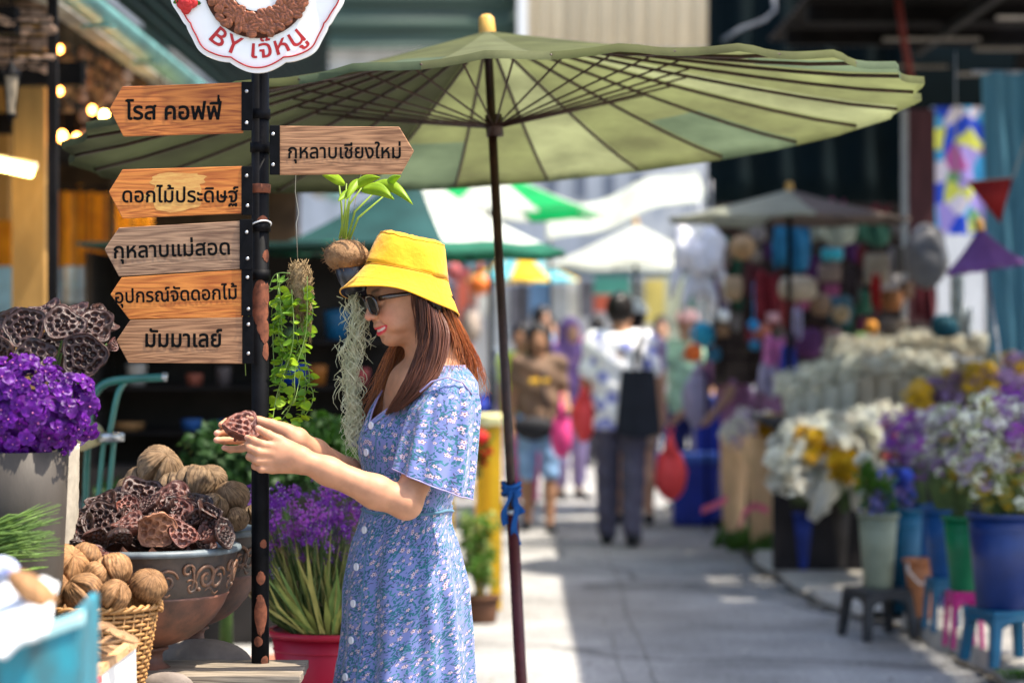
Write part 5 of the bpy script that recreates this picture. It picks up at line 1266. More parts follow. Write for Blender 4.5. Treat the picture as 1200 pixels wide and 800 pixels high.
# dark stall behind the signs, with a few goods on its shelves
dk = 11.4; st_ = empty('market_stall', V((P(270, 0, dk).x, dk, 0)), 'dark shelved market stall behind the arrow boards', 'stall')
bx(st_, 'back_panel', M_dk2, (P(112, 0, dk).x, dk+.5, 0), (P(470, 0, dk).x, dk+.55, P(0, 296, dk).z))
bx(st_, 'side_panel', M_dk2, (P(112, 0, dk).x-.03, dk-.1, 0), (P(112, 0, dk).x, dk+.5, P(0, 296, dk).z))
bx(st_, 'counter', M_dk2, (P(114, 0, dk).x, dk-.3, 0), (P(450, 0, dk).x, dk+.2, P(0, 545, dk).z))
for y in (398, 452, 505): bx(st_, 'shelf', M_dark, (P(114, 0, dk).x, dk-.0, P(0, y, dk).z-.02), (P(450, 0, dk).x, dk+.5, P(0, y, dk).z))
bx(st_, 'roof_cloth', M_dkgreen, (P(112, 0, dk).x, dk-.5, P(0, 292, dk).z), (P(470, 0, dk).x, dk+.6, P(0, 288, dk).z))
goods = [(345, 452, 34, 26, (.01, .05, .30), 'blue plastic tub on the dark stall'), (372, 452, 22, 24, (.35, .12, .02), 'orange parcel on the dark stall'), (225, 505, 26, 14, (.02, .08, .25), 'blue box on the lower shelf of the dark stall'), (262, 505, 34, 12, (.01, .09, .28), 'long blue box behind the post'), (228, 452, 20, 14, (.28, .08, .05), 'rust red packet on the dark stall'), (300, 398, 20, 18, (.25, .06, .03), 'red brown jar on the upper shelf'), (150, 505, 40, 10, (.25, .13, .05), 'tan tray near the green trolley'), (160, 452, 24, 26, (.35, .33, .30), 'pale crumpled packet near the green trolley'), (395, 398, 30, 34, (.01, .10, .22), 'blue parcel behind the curly air plant'), (420, 452, 26, 20, (.3, .05, .05), 'red tub behind the hair'), (340, 398, 18, 12, (.12, .2, .08), 'green box on the upper shelf'), (262, 452, 18, 22, (.10, .08, .08), 'dark jar on the dark stall')]
for x, y, w_, h_, c_, lab in goods:
    b = MB(); q = P(x, y, dk+.15); ww = w_*dk/F; hh = h_*dk/F
    b.lathe([(0, 0), (ww*.42, 0), (ww*.5, hh*.8), (ww*.52, hh), (ww*.3, hh*1.05), (0, hh*1.05)], 16, c=(q.x, q.y, q.z)); setp(b.build('container', mat('goods '+lab, c_, .5)), lab, 'container', 'goods on the dark stall')
# green tubular trolley
M_tg = mat('green enamel tube', (.012, .13, .10), .35, spec=.6, coat=.3, bump=0); dt = 7.0
tg = empty('hand_trolley', V((P(125, 0, dt).x, dt, 0)), 'green tubular handle of a trolley with a chrome ring near the orchids', 'trolley')
def sm_tube(pts, r, name, m, parent, d):
    P_ = [P(x, y, d+dz) for x, y, dz in pts]; sm = []
    for i in range(len(P_)-1):
        for s_2 in range(7):
            t = s_2/7; p0 = P_[max(i-1, 0)]; p1 = P_[i]; p2 = P_[i+1]; p3 = P_[min(i+2, len(P_)-1)]; sm.append(.5*((2*p1)+(p2-p0)*t+(2*p0-5*p1+4*p2-p3)*t*t+(3*p1-p0-3*p2+p3)*t**3))
    sm.append(P_[-1]); b = MB(); b.tube(sm, r, 10); return b.build(name, m, parent)
sm_tube([(104, 500, 0), (107, 470, 0), (122, 450, 0), (150, 444, 0), (192, 442, 0)], .012, 'handle', M_tg, tg, dt); sm_tube([(146, 448, .01), (138, 462, 0), (130, 500, 0), (126, 520, 0)], .009, 'strut', M_tg, tg, dt)
for a_ in (122, 134): sm_tube([(a_, 512, 0), (a_-8, 600, 0), (a_-14, 700, 0)], .008, 'leg', M_tg, tg, dt); 
sm_tube([(104, 500, 0), (100, 600, .1), (96, 900, .1)], .01, 'leg', M_tg, tg, dt); sm_tube([(108, 700, 0), (90, 960, 0)], .01, 'leg', M_tg, tg, dt)
b = MB(); b.lathe([(.0, .012), (.036, .012), (.040, .006), (.038, -.012), (.0, -.014)], 28, c=P(130, 512, dt)); b.build('chrome_ring', M_steel, tg)
b = MB(); b.tube([P(94, 515, dt-.03), P(112, 508, dt+.03)], .034, 18); b.build('cream_roller', mat('cream rubber', (.5, .42, .22), .6), tg)
sm_tube([(190, 441, 0), (196, 442, 0)], .013, 'grip', M_steel, tg, dt)

# yellow stall frame with trailing plants just behind the woman
M_yp = mat('yellow painted steel', (.80, .46, .015), .45, var=.12); dy = 12.6
ys = empty('yellow_stand', V((P(565, 0, dy).x, dy, 0)), 'yellow painted stand with a pale top and trailing plants behind the dress', 'stand')
bx(ys, 'top', mat('pale yellow board', (.75, .70, .35), .5), (P(520, 0, dy).x, dy-.1, P(0, 498, dy).z), (P(588, 0, dy).x, dy+.4, P(0, 487, dy).z), .005)
bx(ys, 'leg', M_yp, (P(574, 0, dy).x, dy-.06, 0), (P(588, 0, dy).x, dy-.02, P(0, 498, dy).z)); bx(ys, 'leg', M_yp, (P(556, 0, dy).x, dy+.3, 0), (P(564, 0, dy).x, dy+.34, P(0, 498, dy).z)); bx(ys, 'leg', M_yp, (P(524, 0, dy).x, dy-.06, 0), (P(532, 0, dy).x, dy-.02, P(0, 498, dy).z))
bx(ys, 'side_board', M_yp, (P(562, 0, dy).x, dy-.0, P(0, 640, dy).z), (P(584, 0, dy).x, dy+.03, P(0, 500, dy).z), .003)
bunch('trailing_plant', P(562, 700, 12.0), P(560, 640, 12.0), .07, 24, [bl('leaf', M_leaf, M_leafd, 1), bl('fluff', F_yg, M_leaf, 1)], .045, 'green plant with pale blooms climbing the yellow stand', None, None, zj=.16, foot_r=.04, cat='plant', extra_lo=3)
c = P(565, 712, 12.0); bucket(V((c.x, c.y, 0)), .07, .085, .13, mat('brown clay', (.12, .055, .03), .8), 'small brown clay pot under the trailing plant', None, 'pot', 'pot')
b = MB(); q = P(562, 512, 11.9); b.sph(q, (.05, .05, .035), 16, 10); setp(b.build('red_fruit', F_red), 'orange red fruit at the top of the trailing plant', 'fruit')
bunch('trailing_plant', P(560, 560, 12.0), P(562, 520, 12.0), .05, 14, [bl('leaf', M_leaf, M_leafd, 1), bl('carn', F_red, F_red, 0)], .035, 'upper trailing plant with one orange red bloom', None, None, zj=.08, foot_r=.03, cat='plant', extra_lo=2)
# ------------------------------------------------------------------ right: roof, stall, buckets of flowers
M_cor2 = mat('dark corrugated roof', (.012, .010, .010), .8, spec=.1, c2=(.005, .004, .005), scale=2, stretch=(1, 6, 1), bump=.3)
M_navy = mat('dark navy tarpaulin', (.003, .010, .013), .8, spec=.1, c2=(.002, .006, .007), scale=1.2)
rf = empty('stall_roof', V((4, 13, 0)), 'long dark corrugated roof over the flower stalls with bare rafters', 'roof')
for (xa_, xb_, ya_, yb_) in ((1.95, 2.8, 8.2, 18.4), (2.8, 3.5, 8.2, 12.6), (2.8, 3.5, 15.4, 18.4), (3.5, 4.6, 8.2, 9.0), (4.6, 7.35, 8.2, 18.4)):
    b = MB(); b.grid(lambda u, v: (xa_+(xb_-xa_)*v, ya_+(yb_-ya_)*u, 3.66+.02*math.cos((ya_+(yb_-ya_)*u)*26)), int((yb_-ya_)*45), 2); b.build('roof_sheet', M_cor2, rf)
for i in range(184): bx(rf, 'added_slat', M_dark, ((2.78 if 12.55 < 9.02+i*.051 < 15.42 else 3.47)+.02*((i*7) % 5)/4, 9.02+i*.051, 3.664), (4.62, 9.02+i*.051+.027, 3.672))  # slats added, their gaps shaped to let part of the sun onto the flowers
for i in range(8): bx(rf, 'rafter', M_dark, (1.97, 8.4+i*1.28, 3.5), (7.3, 8.46+i*1.28, 3.62))
for i in range(3): bx(rf, 'purlin', M_dark, (2.9+i*1.2, 8.2, 3.44), (2.96+i*1.2, 17.5, 3.495))
for i, (y0, x0) in enumerate([(9.6, 3.2), (11.2, 3.6), (12.6, 3.3), (14.2, 4.0), (13.0, 4.4), (10.4, 3.9), (15.2, 3.8)]):
    b = MB(); b.box((x0, y0, 3.42), (.55, .05, .02), Matrix.Rotation(.3*i, 4, 'Z')); o = b.build('stored_batten', M_tab, rf, smooth=False)
for y in (9.4, 13.4, 17.3): bx(rf, 'post', M_dark, (3.62, y, .0), (3.72, y+.1, 3.44))
for y in (8.6, 13.0, 17.4): bx(rf, 'post', M_dark, (7.2, y, 0), (7.28, y+.08, 3.6))
for i in range(16):
    y0 = 10.2+i*.55; x0 = 2.5+((i*37) % 11)*.18; bx(rf, 'loose_batten', mat('pale batten', (.30, .27, .24), .8) if i % 2 else M_tab, (x0, y0, 3.40), (x0+.35+.1*(i % 4), y0+.05, 3.42))
rp_ = MB(); rp_.tube([P(1050, -20, 15.0), P(1058, 40, 15.0), P(1068, 95, 15.0)], .022, 8); rp_.build('red_pipe', mat('dull red pipe', (.20, .03, .02), .6), rf)
rp_ = MB(); rp_.tube([P(905, -15, 16.5), P(908, 12, 16.5), P(896, 24, 16.5), P(868, 34, 16.5), P(846, 48, 16.5)], .014, 8); rp_.build('grey_hose', mat('grey hose', (.16, .17, .19), .6), rf)
tp = empty('tarpaulin_wall', V((2.5, 20.5, 0)), 'tall dark navy tarpaulin screen closing the end of the roofed stalls', 'tarpaulin')
b = MB(); b.grid(lambda u, v: (1.66+1.7*u, 20.5+.05*math.sin(u*30)+.03*math.sin(v*9), P(0, 243, 20.5).z+3.4*v), 60, 12); b.build('sheet', M_navy, tp, solid=.01)
for x in (2.9, 3.3): bx(tp, 'pole', M_blackm, (x-.02, 20.62, 0), (x+.02, 20.66, P(0, 243, 20.5).z+3.4))
bx(tp, 'upper_screen', M_navy, (3.0, 18.6, P(0, 130, 18.6).z), (7.5, 18.65, 6.5)); bx(tp, 'post', M_blackm, (4.6, 18.66, 0), (4.66, 18.7, 6.4))
M_mar = mat('maroon sheet', (.10, .035, .04), .6, scale=3, stretch=(8, 8, 1))
cp = empty('sheet_partition', V((P(1080, 0, 16.6).x, 16.6, 0)), 'dull maroon sheet partition between the dark screen and the bright banner', 'partition')
bx(cp, 'sheet', M_mar, (P(1062, 0, 16.6).x, 16.6, 0), (P(1096, 0, 16.6).x, 16.64, P(0, 128, 16.6).z)); bx(cp, 'pale_post', M_steel, (P(1057, 0, 16.4).x, 16.4, 0), (P(1064, 0, 16.4).x, 16.44, P(0, 128, 16.4).z))
# bright patterned banner beyond the roof
mb_ = bpy.data.materials.new('patterned banner'); mb_.use_nodes = True; n = mb_.node_tree.nodes; l = mb_.node_tree.links
tc = n.new('ShaderNodeTexCoord'); vo = n.new('ShaderNodeTexVoronoi'); vo.inputs['Scale'].default_value = 7; l.new(tc.outputs['Object'], vo.inputs['Vector'])
hs = n.new('ShaderNodeSeparateColor'); l.new(vo.outputs['Color'], hs.inputs[0]); rp = n.new('ShaderNodeValToRGB'); l.new(hs.outputs[0], rp.inputs[0]); rp.color_ramp.interpolation = 'CONSTANT'
for i, (p_, c_) in enumerate([(0, (.03, .10, .8)), (.25, (.5, .4, .95)), (.42, (.08, .5, .95)), (.58, (.85, .9, .15)), (.72, (.9, .85, 1)), (.86, (.2, .45, .2)), (.94, (.6, .15, .45))]):
    e_ = rp.color_ramp.elements[i] if i < 2 else rp.color_ramp.elements.new(p_); e_.position = p_; e_.color = (*c_, 1)
l.new(rp.outputs[0], n['Principled BSDF'].inputs['Base Color']); n['Principled BSDF'].inputs['Roughness'].default_value = .6
tb_ = n.new('ShaderNodeBsdfTranslucent'); ms_ = n.new('ShaderNodeMixShader'); ms_.inputs[0].default_value = .4; l.new(rp.outputs[0], tb_.inputs[0]); l.new(n['Principled BSDF'].outputs[0], ms_.inputs[1]); l.new(tb_.outputs[0], ms_.inputs[2]); l.new(ms_.outputs[0], n['Material Output'].inputs[0])
bn = empty('patterned_banner', V((P(1124, 0, 18.4).x, 18.4, 0)), 'bright banner of blue purple and yellow blots beyond the roof', 'banner')
b = MB(); q0 = P(1094, 275, 18.4); q1 = P(1158, 125, 18.4)
b.grid(lambda u, v: (q0.x+(q1.x-q0.x)*u, 18.4+.03*math.sin(u*9), q0.z+(q1.z-q0.z)*v), 14, 14); b.build('cloth', mb_, bn)
for x in (q0.x, q1.x): b = MB(); b.tube([(x, 18.44, 0), (x, 18.44, q1.z)], .02, 8); b.build('pole', M_steel, bn)
M_lb = mat('light blue plastic sheet', (.13, .32, .42), .35, c2=(.06, .18, .26), scale=2, stretch=(10, 10, .6), trans=.45, bump=.2)
bc = empty('plastic_curtain', V((P(1185, 0, 13.6).x, 13.6, 0)), 'pale blue plastic curtain hanging at the frame edge', 'curtain')
b = MB(); x0 = P(1160, 0, 13.6).x; b.grid(lambda u, v: (x0+.9*u-.04*v*v*(1-u), 13.6+.05*math.sin(u*34+v*2), .9+2.0*v), 90, 12); b.build('sheet', M_lb, bc); b = MB(); b.tube([(x0-.1, 13.6, 2.9), (x0+1, 13.6, 2.9)], .012, 6); b.build('rail', M_steel, bc); b = MB(); b.tube([(x0+.95, 13.6, 0), (x0+.95, 13.6, 2.9)], .02, 6); b.build('rail_post', M_steel, bc)
b = MB(); d = 12.6; t0, t1, t2 = P(1133, 213, d), P(1187, 208, d), P(1172, 262, d)
b.add([t0, t1, t2], [(0, 1, 2)]); o = b.build('pennant', mat('dark red cloth', (.26, .012, .012), .7, trans=.3), solid=.004); setp(o, 'dark red triangular pennant in front of the blue curtain', 'pennant')
b = MB(); b.tube([P(1120, 205, d), t0, t1, V((P(1230, 0, d).x, d, 2.8))], .004, 5); b.tube([P(1120, 205, d), V((P(1120, 0, d).x, d, 2.9))], .004, 5); setp(b.build('string', M_wire), 'thin string holding the red pennant', 'string')
C_vio = canopy_mat('violet cloth', (.20, .09, .30), .3, c2=(.10, .04, .15))
a_ = P(1148, 266, 12.8); umbrella('sun_umbrella', V((a_.x+.30, a_.y, 0)), a_, 46*12.8/F, 44*12.8/F, 8, [C_vio], lambda j, r, v: 0, 'small violet umbrella drooping beside the blue curtain', struts=False, pole_m=M_steel, pole_r=.01, phase=.2)
b = MB(); c = P(1086, 300, 14.2)
b.sph(c, (.13, .12, .19), 24, 16, fn=lambda q, p_, t: q*(1+.14*N3(q.x*9, q.y*9, q.z*9))); setp(b.build('grey_sack', mat('grey plastic sack', (.15, .15, .16), .4, c2=(.08, .08, .09), scale=6, bump=.4, bscale=12, dist=.02)), 'big lumpy grey sack hung up next to the violet umbrella', 'sack')

# craft stall crowded with hung goods
cs = empty('craft_stall', V((P(960, 0, 17).x, 17, 0)), 'shadowy craft stall crowded with hung goods under the cream umbrella', 'stall')
M_mesh = mat('brown net wall', (.10, .075, .06), .8, c2=(.03, .02, .02), scale=9)
bx(cs, 'back_wall', M_mesh, (P(890, 0, 17.6).x, 17.6, 0), (P(1066, 0, 17.6).x, 17.66, P(0, 452, 17.6).z)); bx(cs, 'net_wall', M_mesh, (P(836, 0, 17.6).x, 17.6, P(0, 451, 17.6).z), (P(1066, 0, 17.6).x, 17.66, P(0, 238, 17.6).z))
for i in range(7): x = 845+i*34; bx(cs, 'upright', M_dark, (P(x, 0, 17.4).x, 17.4, 0 if i > 1 else 1.1), (P(x, 0, 17.4).x+.02, 17.42, P(0, 245, 17.4).z))
for y in (262, 300, 340, 380, 420): bx(cs, 'rail', M_dark, (P(832, 0, 17.4).x, 17.38, P(0, y, 17.4).z), (P(1066, 0, 17.4).x, 17.4, P(0, y, 17.4).z+.015))
bx(cs, 'counter', mat('mauve counter cloth', (.20, .10, .20), .8), (P(893, 0, 16.9).x, 16.7, 0), (P(1066, 0, 16.9).x, 17.4, P(0, 448, 16.9).z))
GC = 'goods hung on the craft stall'
def cl_item(x, y, w_, h_, c_, lab, kind='cloth', d=16.4, name=None):
    m = mat('craft '+lab, c_, .7, trans=.15 if kind == 'cloth' else 0, scale=12, var=.3, bump=.1); c = P(x, y, d); W_ = w_*d/F; H_ = h_*d/F; b = MB()
    if kind == 'cloth': b.grid(lambda u, v: (c.x+(u-.5)*W_*(1+.15*math.sin(v*4)), d+.03*math.sin(u*14+v*2), c.z+(v-.5)*H_+.02*math.sin(u*7)), 16, 8); o = b.build(name or 'hanging_cloth', m, solid=.004)
    elif kind == 'basket': b.lathe([(0, -.5*H_), (W_*.35, -.48*H_), (W_*.5, 0), (W_*.42, .45*H_), (W_*.36, .5*H_), (W_*.3, .42*H_)], 24, c=c, fn=lambda q, t: q*(1+.02*math.cos(24*t))); o = b.build(name or 'basket', m)
    elif kind == 'hat':
        b.lathe([(W_*.5, 0), (W_*.48, .02), (W_*.22, .05), (W_*.19, H_*.4), (W_*.1, H_*.5), (0, H_*.5)], 28, M=Matrix.Translation(c) @ Matrix.Rotation(R(78), 4, 'X')); o = b.build(name or 'straw_hat', m, solid=.004)
    elif kind == 'ball': b.sph(c, W_/2, 20, 14, fn=lambda q, p_, t: q*(1+.03*N3(q.x*20, q.y*20, q.z*20))); b.tube([c+V((0, 0, W_/2)), V((c.x, c.y, c.z+W_/2+.25))], .003, 4); o = b.build(name or 'balloon', m)  # one small white ball stands for a blurred glint, not a balloon
    elif kind == 'cushion': b.sph(c, (W_/2, .08, H_/2), 20, 14, fn=lambda q, p_, t: V((math.copysign(abs(q.x/(W_/2))**.7, q.x)*W_/2, q.y, math.copysign(abs(q.z/(H_/2))**.7, q.z)*H_/2))); o = b.build(name or 'cushion', m)
    else: b.box(c, (W_, .08, H_)); b.box(c-V((0, .05, 0)), (W_*.8, .03, H_*.75)); o = b.build(name or 'box', m, smooth=False, bevel=.01)
    return setp(o, lab, {'hat': 'hat', 'cloth': 'cloth', 'basket': 'basket', 'ball': 'balloon', 'cushion': 'cushion'}.get(kind, 'box'), GC)
for a in [
 (928, 285, 40, 62, (.02, .18, .36), 'blue cloth hanging from the rim of the cream umbrella', 'cloth', 15.6), (975, 268, 52, 34, (.40, .42, .32), 'pale patterned cloth beside the blue one', 'cloth', 15.8), (1022, 272, 40, 28, (.05, .16, .10), 'dark green cloth next to the patterned cloth', 'cloth', 15.9),
 (870, 290, 30, 30, (.42, .27, .14), 'round tan straw hat hung high on the craft stall', 'hat', 16.6), (858, 338, 26, 28, (.36, .26, .16), 'tan basket under the high straw hat', 'basket', 16.5), (975, 298, 24, 14, (.05, .45, .55), 'small cyan box shining on the craft stall', 'box', 16.3), (972, 320, 26, 20, (.30, .22, .18), 'beige box under the cyan one', 'box', 16.5),
 (1027, 315, 28, 36, (.32, .27, .20), 'upright beige ribbed box beside the dark patterned one', 'box', 16.2), (1060, 305, 24, 30, (.09, .08, .07), 'dark patterned box near the maroon partition', 'box', 16.0), (935, 338, 46, 30, (.46, .38, .28), 'large beige cushion in the middle of the craft stall', 'cushion', 16.2), (962, 357, 24, 26, (.30, .20, .13), 'brown cushion touching the beige one', 'cushion', 16.3),
 (984, 364, 32, 34, (.06, .14, .18), 'round blue grey basket with a tan front', 'basket', 16.4), (985, 368, 20, 20, (.45, .33, .18), 'tan disc hat hung before the blue grey basket', 'hat', 16.2), (1027, 342, 10, 40, (.45, .015, .015), 'narrow bright red cloth under the ribbed box', 'cloth', 16.0), (1045, 352, 28, 24, (.30, .12, .04), 'orange brown basket by the narrow red cloth', 'basket', 16.2), (1085, 352, 24, 44, (.16, .03, .04), 'dark red cloth below the grey sack', 'cloth', 15.6), (1108, 382, 34, 28, (.01, .08, .12), 'dark teal cushion near the white drape', 'cushion', 14.8),
 (1122, 345, 14, 60, (.60, .66, .66), 'white drape hanging below the violet umbrella', 'cloth', 14.4), (1132, 378, 14, 34, (.52, .58, .60), 'lower white drape near the teal cushion', 'cloth', 14.5), (900, 350, 30, 62, (.22, .02, .03), 'dark red netting on the craft stall', 'cloth', 16.7), (882, 330, 14, 40, (.15, .04, .05), 'narrow maroon cloth next to the red netting', 'cloth', 16.8), (926, 368, 16, 40, (.35, .05, .05), 'red cloth between the netting and the beige cushion', 'cloth', 16.5),
 (850, 300, 16, 26, (.18, .14, .11), 'brown basket at the dark edge of the stall', 'basket', 16.9), (848, 370, 15, 15, (.75, .80, .80), 'small white ball standing for a blurred glint above the vendor', 'ball', 16.0), (883, 381, 14, 14, (.02, .25, .55), 'small blue balloon by the orange cushion', 'ball', 16.0), (884, 404, 13, 13, (.02, .20, .40), 'smaller blue balloon under the first', 'ball', 16.1), (893, 388, 22, 16, (.45, .15, .10), 'orange brown cushion by the blue balloons', 'cushion', 16.2), (906, 372, 14, 12, (.62, .35, .38), 'light pink box above the orange cushion', 'box', 16.0),  # the white ball paints in a blurred spark of light
 (935, 378, 10, 34, (.50, .48, .70), 'narrow lavender cloth near the beige cushion', 'cloth', 15.9), (948, 402, 34, 36, (.10, .03, .12), 'dark purple cushion on the counter', 'cushion', 16.3), (975, 396, 24, 22, (.35, .20, .20), 'brown pink basket on the counter', 'basket', 16.3), (1048, 388, 36, 30, (.16, .13, .10), 'brown grey basket behind the cream bunches', 'basket', 15.8), (1010, 396, 18, 14, (.10, .28, .03), 'bright green cushion behind the cream bunches', 'cushion', 15.6), (1021, 384, 14, 18, (.80, .33, .05), 'orange yellow cushion above the green one', 'cushion', 15.6),
 (1075, 392, 20, 30, (.12, .09, .08), 'dark brown box behind the cream bunches', 'box', 15.7), (1062, 340, 18, 20, (.22, .13, .08), 'small brown basket under the dark patterned box', 'basket', 16.3), (1000, 335, 14, 40, (.07, .05, .05), 'dark narrow cloth beside the ribbed box', 'cloth', 16.8), (912, 300, 12, 30, (.10, .06, .05), 'dark brown cloth left of the blue one'.replace('left of', 'beside'), 'cloth', 16.9), (1010, 300, 10, 20, (.28, .03, .03), 'tiny red cloth above the ribbed box', 'cloth', 16.6), (888, 275, 20, 16, (.26, .22, .2), 'greyish hat at the top of the stall', 'hat', 16.9),
 (908, 422, 26, 54, (.62, .20, .48), 'pink cloth draped before the cream bunches', 'cloth', 15.9), (924, 430, 18, 44, (.03, .06, .42), 'blue cloth beside the pink drape', 'cloth', 15.8), (900, 446, 20, 36, (.45, .42, .62), 'pale lavender cloth under the pink drape', 'cloth', 15.7), (813, 413, 22, 22, (.85, .16, .03), 'orange red balloon low before the craft stall', 'ball', 17.0), (823, 392, 30, 30, (.03, .35, .55), 'teal blue balloon above the orange one', 'ball', 17.2), (836, 415, 18, 18, (.04, .18, .30), 'dark blue balloon beside the orange one', 'ball', 17.3), (848, 345, 14, 34, (.03, .03, .30), 'royal blue cloth by the white plastic bags', 'cloth', 17.2),
]: cl_item(*a)
rs = random.Random(99)
pal = [((.21, .02, .035), 'dark red'), ((.25, .15, .08), 'tan'), ((.035, .10, .21), 'dim blue'), ((.28, .25, .21), 'beige'), ((.17, .055, .21), 'purple'), ((.35, .2, .07), 'ochre'), ((.035, .14, .08), 'dim green'), ((.38, .35, .33), 'pale grey'), ((.085, .04, .03), 'dark brown'), ((.35, .08, .17), 'rose')]
for i in range(46):
    x = 842+(i % 12)*19+rs.uniform(-6, 6); y = 262+(i//12)*42+rs.uniform(-12, 12); s_3 = rs.uniform(12, 24); c_, cn_ = pal[rs.randrange(10)]; k_ = rs.choice(['cloth', 'cloth', 'basket', 'cushion', 'box'])
    cl_item(x, y, s_3, s_3*rs.uniform(.8, 1.8), c_, 'small %s %s %s %s' % (cn_, k_, ['on the top rail', 'on the second rail', 'on the third rail', 'on the lowest rail'][i//12], ['by the navy screen edge', 'behind the tan hat', 'behind the red netting', 'near the blue cloth', 'next to the blue cloth', 'behind the beige cushion', 'under the patterned cloth', 'behind the tan disc hat', 'over the green cushion', 'behind the ribbed box', 'behind the patterned box', 'by the maroon partition'][i % 12]), k_, 17.1)
# hanging white plastic bags
M_pb = mat('white plastic bag', (.86, .87, .94), .35, trans=.25, var=.08, bump=.5, bscale=14, dist=.03)
for x, y, w_, h_, lab in [(806, 290, 20, 32, 'white plastic bag hung nearest the tarp awning pole'), (834, 296, 19, 34, 'white plastic bag hung over the balloons'), (820, 308, 17, 26, 'lower white plastic bag between two others')]:
    d = 16.9; c = P(x, y, d); b = MB()
    b.sph(c, (w_*d/F*.8, .10, h_*d/F*.8), 26, 20, fn=lambda q, p_, t: q*(1+.5*N3(q.x*9+x, q.y*9, q.z*8)))
    for s_3 in (-1, 1): b.tube([c+V((s_3*.05, 0, -.1)), c+V((s_3*.10, 0, -.25)), c+V((s_3*.12, 0, -.36))], [.04, .03, .012], 8)
    b.tube([c+V((0, 0, h_*d/F)), c+V((0, 0, h_*d/F+.3))], .004, 4); setp(b.build('plastic_bag', M_pb), lab, 'plastic bag', 'white bags hung by the awning')

# blue crates, kraft bundles
M_bl = mat('royal blue plastic', (.010, .035, .36), .35, var=.2, spec=.5, bump=.05); M_bll = mat('light blue plastic', (.08, .18, .65), .35, var=.1, bump=.05)
def tub(x0, x1, y0, y1, d, lab, lid=True, dep=.42):
    p0, p1 = P(x0, y1, d), P(x1, y0, d); e = empty('plastic_crate', V(((p0.x+p1.x)/2, d+dep/2, p0.z)), lab, 'crate', 'blue plastic crates'); cx = (p0.x+p1.x)/2; w_ = p1.x-p0.x; h_ = p1.z-p0.z
    b = MB(); b.box((cx, d+dep/2, p0.z+h_*.44), (w_*.88, dep*.9, h_*.88), taper=1.08); b.build('tub', M_bl, e, smooth=False, bevel=.02)
    for i in range(4): b = MB(); b.box((cx-w_*.33+i*w_*.22, d+.018, p0.z+h_*.42), (.012, .012, h_*.7)); b.build('rib', M_bl, e, smooth=False)
    if lid: b = MB(); b.box((cx, d+dep/2, p0.z+h_*.94), (w_, dep*1.02, h_*.12)); b.build('lid', M_bll, e, smooth=False, bevel=.015)
    return e
gz = lambda d: H0*F/d+HY
tub(786, 846, 532, gz(18.0), 18.0, 'large dark blue crate standing on the road with a lighter lid'); tub(812, 876, 464, 545, 18.6, 'upper blue crate behind the big one')
bx_ = MB(); q = P(844, 0, 18.8); bx_.box((q.x, 18.85, .23), (.42, .4, .46)); setp(bx_.build('crate', M_bl, smooth=False, bevel=.01), 'blue crate supporting the upper blue crate', 'crate')
b = MB(); c = P(817, 468, 17.9); b.sph(c, (.11, .1, .20), 20, 16, fn=lambda q, p_, t: q*(1+.15*N3(q.x*12, q.y*12, q.z*9))); b.tube([c+V((0, 0, .18)), c+V((.01, 0, .27))], [.05, .02], 8)
c.z = P(0, 532, 18).z; setp(b.build('plastic_bag', mat('lilac white bag', (.60, .55, .72), .4, c2=(.42, .40, .6), trans=.3, scale=8, bump=.3, bscale=14, dist=.02)), 'full lilac white plastic bag standing on the big blue crate', 'plastic bag')
def kraft(x0, x1, y0, y1, d, lab, seed=0):
    p0, p1 = P(x0, y1, d), P(x1, y0, d); cx = (p0.x+p1.x)/2; r_ = (p1.x-p0.x)/2; h_ = p1.z-p0.z; e = empty('wrapped_bundle', V((cx, d, p0.z)), lab, 'bundle', 'bundles wrapped in brown paper')
    b = MB(); b.lathe([(r_*.75, .0), (r_*.8, h_*.1), (r_*.92, h_*.5), (r_, h_*.98), (r_*.97, h_), (r_*.9, h_*.97)], 40, c=(cx, d, p0.z), fn=lambda q, t: V((q.x*(1+.05*math.sin(5*t+seed)), q.y*(1+.05*math.sin(4*t)), q.z*(1+.015*math.sin(3*t+seed))))); b.build('paper', M_kraft2, e); return e
M_kraft2 = mat('brown wrapping paper', (.66, .43, .24), .75, var=.2, scale=4, stretch=(3, 3, 1), bump=.3, bscale=18, dist=.01)
kraft(844, 876, 506, 622, 16.3, 'slimmer brown paper bundle next to the blue crate'); kraft(873, 930, 512, 640, 15.7, 'wide brown paper bundle beside the white wrapped flowers', 2)
for i, (x, y, h1, lab, s_) in enumerate([(862, 632, 30, 'green stalk ends under the slimmer brown bundle', 40), (902, 646, 34, 'green stalk ends under the wide brown bundle', 70), (880, 640, 22, 'green stalk ends between the two brown bundles', 40)]):
    b = MB(); d = (16.3, 15.6, 16.0)[i]; r_ = random.Random(i)
    for k_ in range(s_*2): 
        xx = x+r_.uniform(-24, 22); q = P(xx, 0, d+r_.uniform(-.1, .1)); b.tube([V((q.x+r_.uniform(-.05, .05), q.y+r_.uniform(-.05, .05), .0)), V((q.x, q.y, .05)), V((q.x*.7+P(x, 0, d).x*.3, q.y, r_.uniform(.08, .16)))], [.006, .006, .004], 4)
    setp(b.build('stalk_ends', M_leaf), lab, 'stalks')
M_rib = mat('pink ribbon', (.80, .16, .26), .5, trans=.2, bump=0)
